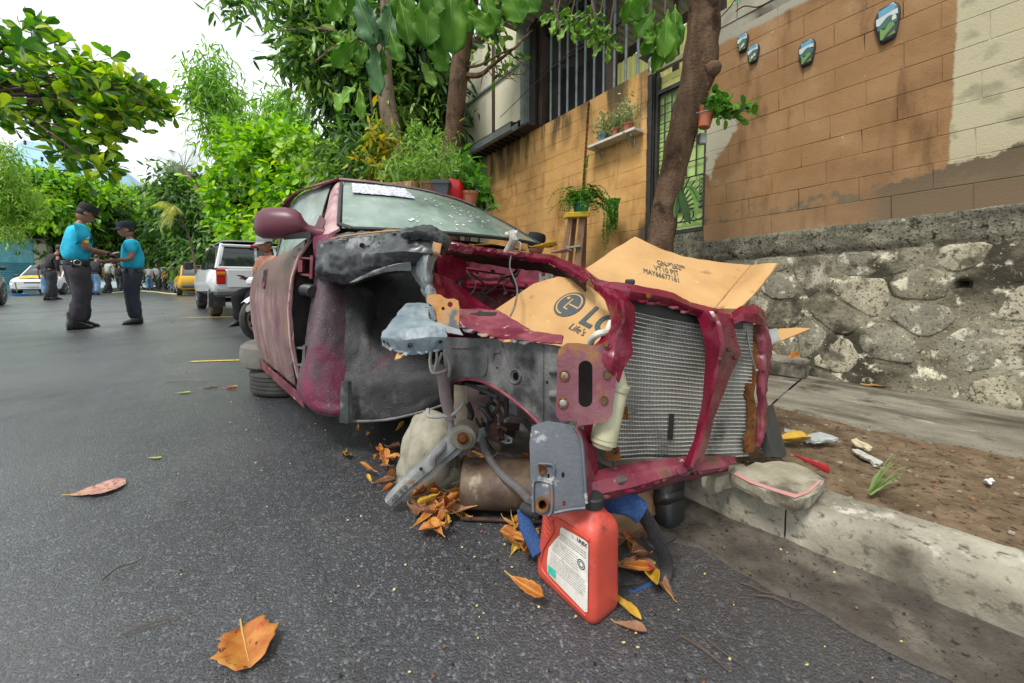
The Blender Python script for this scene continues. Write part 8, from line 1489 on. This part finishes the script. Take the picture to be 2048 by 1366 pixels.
person('bystander in black jacket and dark trousers bending behind the tall officer', G(103, 600), R(70), 2.02, black, dgrey, long=True, lean=.3, stride=.12)
person('bystander in dark shirt and blue jeans bending between the two officers', G(190, 590), R(110), 1.92, dgrey, denim, lean=.3, stride=.05)
person('bystander in black vest with pale sleeves standing behind the two officers', G(216, 586), R(80), 1.9, cloth('pale_sleeve', (.30, .34, .30)), black, long=True, lean=.3, stride=.2)
person('bystander in light blue jeans partly hidden behind the black jacket', G(96, 592), R(120), 1.75, dgrey, denim, lean=.2)
person('distant man in green vest and jeans by the yellow taxi', G(349, 582), R(-60), 1.80, cloth('olive_vest', (.20, .21, .09)), denim)
person('distant bald man in navy shirt checking papers by the yellow taxi', G(384, 582), R(200), 1.80, cloth('navy_shirt', (.02, .035, .08)), navy, fwd, hair=False)
person('distant person in dark uniform behind the bald man', G(369, 580), R(150), 1.7, dgrey, navy, fwd)
person('distant person in orange shirt half hidden by trees at the street end', G(331, 579), R(60), 1.5, cloth('orange_shirt', (.62, .25, .06)), black)
person('distant bystander in grey shirt left of the green vest', G(318, 581), R(-80), 1.75, cloth('grey_shirt', (.25, .26, .27)), black, stride=.1)
person('distant bystander in white shirt and jeans behind the shorter officer', G(300, 580), R(150), 1.7, cloth('white_shirt', (.5, .5, .48)), denim)
person('distant bystander in black beyond the pale sleeved one', G(240, 582), R(100), 1.75, black, dgrey, stride=.1)
pm_ = person('man in white cap and pink shirt looking at a phone behind the wreck door', Vector((P(542, 600, 5.9).x, 5.9, .10)), R(245), 1.70, cloth('pink_shirt', (.58, .26, .18)), black, [((.10, .27, 1.10), (.33, .12, 1.14)), ((.10, -.27, 1.10), (.35, -.05, 1.14))], cap=cloth('white_cap', (.50, .52, .55)), sit=True, nod=.1, phone=True)
person('person in black cap stooping behind the windscreen of the wreck', Vector((P(1062, 600, 4.15).x, 4.15, .0)), R(30), 1.62, black, navy, sit=True, cap=capk, nod=.1)
# ================================================================ VEHICLES AND STREET FURNITURE
tint = M('tinted_glass', [(.012, .016, .016), (.03, .036, .036)], scale=3, rough=.06, spec=.8); chrome = M('chrome', [(.5, .5, .5), (.65, .65, .65)], rough=.15, metal=1); redl = M('red_lens', [(.35, .01, .012), (.5, .02, .02)], scale=40, rough=.15); ambl = M('amber_lens', [(.6, .2, .01)], rough=.15); whl = M('clear_lens', [(.5, .52, .52), (.65, .66, .66)], scale=40, rough=.1); bump_k = M('grey_bumper', [(.06, .065, .07), (.10, .105, .11)], rough=.55)
def vehicle(label, cat, name, loc_, ax, secs, house, paint, wheels, wr, parts, group=None):
    """secs: (x, half width, z0, z1) along the body, nose at +x; house: the same for the glasshouse"""
    t_ = thing(name, label, cat, loc_, group); ax = Vector(ax).normalized(); sd = Vector((-ax.y, ax.x, 0)); o = Vector(loc_); T = lambda x, y, z: o + ax * x + sd * y + Vector((0, 0, z))
    def ring(x, w_, z0, z1, tuck=.9, k=.82):
        h = z1 - z0; return [T(x, s_ * w_ * a, z0 + h * f) for s_, fs in ((1, ((k, 0), (.97, .12), (1, .45), (.97, .8), (tuck, .96), (tuck * .9, 1))), (-1, ((tuck * .9, 1), (tuck, .96), (.97, .8), (1, .45), (.97, .12), (k, 0)))) for a, f in fs]
    b_ = MB(); b_.loft([ring(*q) for q in secs]); fixn(b_.build('body', paint, t_, ang=40))
    if house:
        b_ = MB(); b_.loft([ring(*q, .84, 1.0) for q in house]); fixn(b_.build('glasshouse', tint, t_, ang=40)); x0, x1 = house[1][0], house[-2][0]; zt_ = house[len(house) // 2][3]; w_ = house[len(house) // 2][1] * .82
        b_ = MB(); b_.grid(np.array([[list(T(x, y, zt_ + .012 - .02 * (y / w_) ** 2)) for y in np.linspace(-w_, w_, 7)] for x in np.linspace(x0, x1, 5)]), .02); fixn(b_.build('roof', paint, t_))
        for hx in (house[0], house[-1]):
            q = house[1] if hx is house[0] else house[-2]
            for s_ in (1, -1): b_ = MB(); b_.tube([T(hx[0], s_ * hx[1] * .97, hx[2] + .02), T(q[0], s_ * q[1] * .83, q[3])], .035, 6); b_.build('pillar', paint, t_)
        xm = (house[0][0] + house[-1][0]) / 2
        for s_ in (1, -1): b_ = MB(); b_.tube([T(xm, s_ * house[1][1] * 1.0, house[0][2]), T(xm, s_ * house[1][1] * .85, zt_)], .03, 6); b_.build('pillar', trimk, t_)
    for x, y in wheels:
        s_ = 1 if y > 0 else -1; b_ = MB(); b_.lathe(T(x, y, wr), [(wr * .62, -.10), (wr * .9, -.10), (wr, -.07), (wr, .07), (wr * .9, .10), (wr * .62, .10)], 24, sd); w_ = fixn(b_.build('wheel', rubber, t_)); b_ = MB(); b_.lathe(T(x, y + s_ * .075, wr), [(wr * .62, .02), (wr * .6, -.01), (wr * .3, .0), (.03, .02), (.002, .02)], 20, sd * s_)
        for k in range(5): a = k * 1.2566; b_.bar(T(x, y + s_ * .09, wr), T(x + wr * .58 * math.cos(a), y + s_ * .09, wr + wr * .58 * math.sin(a)), .05, .02)
        b_.build('rim', galv, w_)
    for nm, x, y, z, sx, sy, sz, m_ in parts: b_ = MB(); b_.box(T(x, y, z), sx, sy, sz, ax, sd, (0, 0, 1), min(sx, sy, sz) * .3); b_.build(nm, m_, t_)
    return t_, T
wpaint = M('white_car_paint', [(.58, .60, .61), (.68, .69, .70)], scale=2, rough=.2, coat=.4); ypaint = M('taxi_yellow', [(.62, .33, .01), (.70, .40, .015)], scale=2, rough=.25, coat=.4); spaint = M('silver_paint', [(.33, .35, .32), (.42, .44, .41)], scale=2, rough=.28, metal=.3, coat=.4)
SED = [(-2.15, .70, .42, .80), (-2.05, .80, .30, .92), (-1.4, .84, .22, .95), (0, .85, .20, .94), (1.3, .84, .22, .90), (1.9, .78, .25, .78), (2.15, .62, .32, .66)]; SEH = [(-1.75, .70, .90, .94), (-1.1, .70, .90, 1.40), (.3, .70, .90, 1.43), (1.15, .70, .88, .92)]
SW4 = [(-1.3, .74), (-1.3, -.74), (1.35, .74), (1.35, -.74)]
front = [('headlight', 1.98, .55, .66, .22, .30, .13, whl), ('headlight', 1.98, -.55, .66, .22, .30, .13, whl), ('grille', 2.10, 0, .60, .12, .55, .10, trimk), ('air_intake', 2.08, 0, .38, .14, .80, .10, trimk), ('number_plate', 2.17, 0, .46, .02, .34, .11, whl), ('door_mirror', .75, .92, .95, .12, .18, .11, paint_r if False else trimk), ('door_mirror', .75, -.92, .95, .12, .18, .11, trimk)]
rear = [('tail_light', -2.06, .58, .74, .12, .30, .16, redl), ('tail_light', -2.06, -.58, .74, .12, .30, .16, redl), ('bumper', -2.12, 0, .44, .14, 1.4, .16, bump_k), ('number_plate', -2.15, 0, .66, .02, .34, .12, whl)]
# white pickup with a hard canopy seen from behind
pr0 = S(9.55, 1.70, 0); pk_, T = vehicle('white pickup with a canopy parked in front of the yellow taxi', 'pickup', 'pickup_truck', pr0, SA, [(-.12, .74, .55, .96), (-.05, .80, .48, 1.00), (1.2, .83, .46, 1.02), (2.6, .84, .42, 1.02), (3.6, .84, .40, 1.02), (4.5, .80, .42, .96), (4.85, .68, .5, .85)], [(-.06, .76, .98, 1.02), (.18, .74, .98, 1.50), (1.6, .74, .98, 1.56), (2.9, .72, .98, 1.54), (3.6, .72, .98, 1.02)], wpaint, [(.75, .70), (.75, -.70), (3.75, .70), (3.75, -.70)], .34,
    [('tail_light', -.12, .68, .84, .06, .15, .30, redl), ('tail_light', -.12, -.68, .84, .06, .15, .30, redl), ('indicator', -.155, .68, .90, .02, .13, .06, ambl), ('indicator', -.155, -.68, .90, .02, .13, .06, ambl), ('tailgate', -.14, 0, .80, .04, 1.16, .36, wpaint), ('step_bumper', -.26, 0, .52, .20, 1.62, .15, bump_k), ('reflector', -.365, .42, .53, .012, .20, .055, redl), ('reflector', -.365, .20, .53, .012, .20, .055, whl), ('mud_flap', .42, .70, .36, .03, .28, .30, rubber), ('mud_flap', .42, -.70, .36, .03, .28, .30, rubber), ('brake_light', .10, 0, 1.47, .05, .30, .05, redl), ('rear_axle', .75, 0, .34, .10, 1.3, .10, undr), ('licence_plate', -.365, -.1, .52, .012, .30, .10, trimk), ('side_mirror', 3.1, .98, 1.12, .10, .18, .20, trimk)])
for a_, c_ in ((( -.03, .70, 1.0), (.15, .60, 1.46)), ((-.03, -.70, 1.0), (.15, -.60, 1.46)), ((.13, .62, 1.47), (.13, -.62, 1.47)), ((-.05, .06, 1.0), (.14, .05, 1.47)), ((-.05, -.34, 1.0), (.14, -.30, 1.47)), ((-.06, .72, 1.01), (-.06, -.72, 1.01))): b = MB(); b.tube([T(*a_), T(*c_)], .03, 6); b.build('canopy_frame', wpaint if abs(a_[1]) > .3 else galv, pk_)
vehicle('yellow taxi parked beyond the white pickup', 'taxi', 'taxi', S(25.6, 1.75, 0), SA, SED, SEH, ypaint, SW4, .31, rear)
sd_, T2 = vehicle('white sedan with yellow tape over its bonnet behind the bystanders', 'car', 'parked_car', G(66, 591) - Vector((.55, -.83, 0)) * 2.15, (.55, -.83, 0), SED, SEH, wpaint, SW4, .31, front)
b = MB(); b.grid(crumple(surf([[T2(1.9, .5, .80), T2(1.9, 0, .82), T2(1.9, -.5, .80)], [T2(1.2, .62, .93), T2(1.2, 0, .95), T2(1.2, -.6, .93)]], 8, 10), .02, 6), .006); tag(b.build('yellow_tape', M('yellow_sheet', [(.66, .36, .01), (.75, .45, .03)], rough=.5)), 'yellow plastic sheet spread over the bonnet of the white sedan', 'plastic sheet')
vehicle('silver off roader cut by the left picture edge', 'car', 'parked_car', G(27, 607) - SA * 2.2 - SW * .86, SA, [(x, w_, z0 + .14, z1 * 1.16) for x, w_, z0, z1 in SED], [(x, w_, z0 * 1.16, z1 * 1.22) for x, w_, z0, z1 in SEH], spaint, SW4, .37, [(n_, x, y, z * 1.16, a, b_, c_, m_) for n_, x, y, z, a, b_, c_, m_ in front])
def motorcycle(label, o, ax, tankm, group=None):
    t_ = thing('motorcycle', label, 'motorcycle', o, group); ax = Vector(ax).normalized(); sd = Vector((-ax.y, ax.x, 0)); T = lambda x, y, z: Vector(o) + ax * x + sd * y + Vector((0, 0, z))
    for x in (-.62, .64):
        b_ = MB(); b_.tube([T(x + .26 * math.cos(a), 0, .30 + .26 * math.sin(a)) for a in np.linspace(0, 2 * math.pi, 25)], .045, 8, False); w_ = b_.build('wheel', rubber, t_); b_ = MB(); b_.tube([T(x + .215 * math.cos(a), 0, .30 + .215 * math.sin(a)) for a in np.linspace(0, 2 * math.pi, 25)], .014, 6, False)
        for k in range(9): a = k * .698; b_.tube([T(x, .02, .3), T(x + .21 * math.cos(a), 0, .3 + .21 * math.sin(a))], .004, 4)
        b_.tube([T(x, -.06, .3), T(x, .06, .3)], .04, 10); b_.build('rim', M('pink_rim', [(.5, .3, .3), (.6, .45, .44)], rough=.35), w_)
        b_ = MB(); b_.grid([[list(T(x + .33 * math.cos(a), y, .30 + .33 * math.sin(a) - .02 * abs(y) * 20)) for y in (-.06, 0, .06)] for a in np.linspace(.5, 2.4, 10)], .004); b_.build('mudguard', tankm, t_)
    for nm, pts, r_, m_ in (('fork', [T(.64, .07, .3), T(.42, .07, .92)], .02, chrome), ('fork', [T(.64, -.07, .3), T(.42, -.07, .92)], .02, chrome), ('handlebar', [T(.30, .36, 1.02), T(.40, .15, .98), T(.40, -.15, .98), T(.30, -.36, 1.02)], .013, trimk), ('frame_tube', [T(.42, 0, .85), T(.1, 0, .42), T(-.3, 0, .40), T(-.5, 0, .72)], .022, trimk), ('shock', [T(-.6, .1, .34), T(-.42, .1, .72)], .03, redl), ('shock', [T(-.6, -.1, .34), T(-.42, -.1, .72)], .03, redl), ('exhaust', [T(.1, -.14, .32), T(-.3, -.16, .30), T(-.75, -.18, .40), T(-.92, -.18, .45)], [.02, .025, .055, .05], chrome), ('footrest', [T(-.1, -.26, .36), T(-.1, .26, .36)], .015, trimk), ('mirror_stem', [T(.36, .2, 1.0), T(.33, .3, 1.2)], .006, trimk)): b_ = MB(); b_.tube(pts, r_, 8, True, 3 if len(pts) > 2 else 1); b_.build(nm, m_, t_)
    for nm, x, z, sx, sy, sz, m_ in (('engine', .02, .42, .36, .26, .28, galv), ('fuel_tank', .16, .80, .46, .24, .20, tankm), ('seat', -.32, .78, .66, .24, .10, leather), ('tail_cowl', -.68, .76, .24, .18, .12, tankm), ('headlamp', .52, .88, .14, .17, .17, chrome)): b_ = MB(); b_.box(T(x, 0, z), sx, sy, sz, ax, sd, (0, 0, 1), min(sy, sz) * .35); b_.build(nm, m_, t_)
    b_ = MB(); b_.lathe(T(.33, .33, 1.22), [(.055, -.01), (.06, 0), (.05, .012)], 14, ax); b_.build('mirror', trimk, t_); return t_
wp = M('white_fairing', [(.5, .5, .52), (.6, .6, .62)], rough=.3)
motorcycle('small motorcycle with silver exhaust half hidden behind the wreck door', G(592, 690) + Vector((-.30, .85, 0)), (.45, 1, 0), wp)
bk_ = cloth('black_fairing', (.02, .02, .022)) 
motorcycle('dark motorcycle parked at the far street end, left of the pair', G(312, 578), (1, .3, 0), bk_, 'far motorcycles'); motorcycle('dark motorcycle parked at the far street end beside the orange shirt', G(326, 576), (1, .1, 0), bk_, 'far motorcycles')
# blue hut on the left
hut = thing('hut', 'turquoise painted street hut with a sloping sheet roof behind the parked cars', 'hut', Vector((P(20, 557, 24.5).x, 24.5, 0))); tq = M('turquoise_paint', [(.10, .36, .44), (.16, .48, .56), (.28, .58, .64)], scale=3, rough=.6, layers=[((.5, .56, .56), 6, .66, .08)]); tq2 = M('blue_slats', [(.03, .20, .27), (.05, .27, .35)], scale=5, rough=.5)
HP = lambda a, z, n_=0: P(-60 + 170 * a, 557, 23 + 3.5 * a) * 1 + Vector((0, -n_, z * 1.62 - .8))
for k in range(12): a0, a1 = k / 12 * .78, (k + 1) / 12 * .78 - .004; b = MB(); b.add([list(HP(a, z, n_)) for n_ in (0, .05) for z in (0, 2.1) for a in (a0, a1)], [(0, 1, 3, 2), (4, 6, 7, 5), (0, 4, 5, 1), (2, 3, 7, 6), (0, 2, 6, 4), (1, 5, 7, 3)]); fixn(b.build('wall_board', tq, hut, False))
for k in range(12): z = .28 + .075 * k; b = MB(); b.bar(HP(.36, z, .08), HP(.80, z, .08), .05, .05); b.build('slat', tq2, hut, False)
b = MB(); b.add([list(HP(a, z, n_)) for n_ in (-.3, .05) for z in (0, 2.15) for a in (.785, .93)], [(0, 1, 3, 2), (4, 6, 7, 5), (0, 4, 5, 1), (2, 3, 7, 6), (0, 2, 6, 4), (1, 5, 7, 3)]); fixn(b.build('end_wall', cream, hut, False))
b = MB(); b.grid([[list(HP(a, 2.55 - .42 * f, -1.5 + 2.5 * f)) for f in (0, 1)] for a in (-.1, .82)], .05); b.build('roof_sheet', M('pale_roof_sheet', [(.42, .44, .44), (.52, .54, .54)], scale=4, rough=.6), hut, False)
b = MB(); b.grid([[list(HP(a, 2.40 - .30 * f, -1.5 + 2.2 * f)) for f in (0, 1)] for a in (.80, 1.02)], .05); b.build('roof_sheet', MATS['pale_roof_sheet'], hut, False)
b = MB(); b.lathe(G(39, 592), [(.22, 0), (.27, .10), (.25, .10), (.2, .02), (.002, .02)], 20); b.build('basin', M('blue_basin', [(.02, .20, .50)], rough=.4)); tag(bpy.data.objects['basin'], 'blue plastic basin on the road by the silver off roader', 'basin')
b = MB(); b.tube([G(35, 590) + Vector((0, 0, .1)), P(30, 565, 14)], .02, 6); tag(b.build('broom_stick', M('lime_stick', [(.4, .5, .1)], rough=.5)), 'lime green stick leaning out of the blue basin', 'stick')
# utility pole and wires
up_ = thing('utility_pole', 'concrete utility pole with a crossarm above the left trees', 'utility pole', Vector((P(102, 500, 34).x, 34, 0))); b = MB(); b.tube([Vector((P(102, 500, 34).x, 34, 0)), P(102, 306, 34)], [.2, .14], 10); b.build('pole', kerbm, up_); b = MB(); b.bar(P(46, 293, 34), P(148, 316, 34), .14, .12); b.build('crossarm', galv, up_)
for u, v in ((50, 285), (84, 318), (140, 308)): b = MB(); b.lathe(P(u, v, 34), [(.05, -.2), (.11, -.1), (.06, 0), (.11, .08), (.04, .2)], 8); b.build('insulator', brownm, up_)
b = MB(); b.tube([P(84, 302, 34), P(102, 330, 34), P(128, 308, 34)], .05, 5)
for q in ([(50, 278, 34), (20, 258, 25), (-40, 215, 12)], [(90, 325, 34), (40, 310, 26), (-40, 290, 14)], [(104, 312, 34), (145, 350, 40), (200, 420, 60)]): b.tube([P(*z) for z in q], .02, 4, True, 4)
b.build('wires', trimk, up_)
b = MB(); b.tube([G(225, 586, .01), G(270, 582, .01), G(310, 584, .01), G(345, 588, .01), G(420, 590, .01)], .035, 6, True, 5); tag(b.build('hose', M('yellow_hose', [(.5, .42, .2), (.6, .52, .28)], rough=.6)), 'long pale yellow hose lying across the far road', 'hose')
# far verge behind the parked cars
b = MB(); b.grid(sheet(S, 4.4, 60, 40, 3.6, 14, 12, lambda l, m: .06 + .03 * mnoise.noise(Vector((l, m, 0))))); fixn(tag(b.build('far_verge', soil, None, ang=180), kind='structure'))
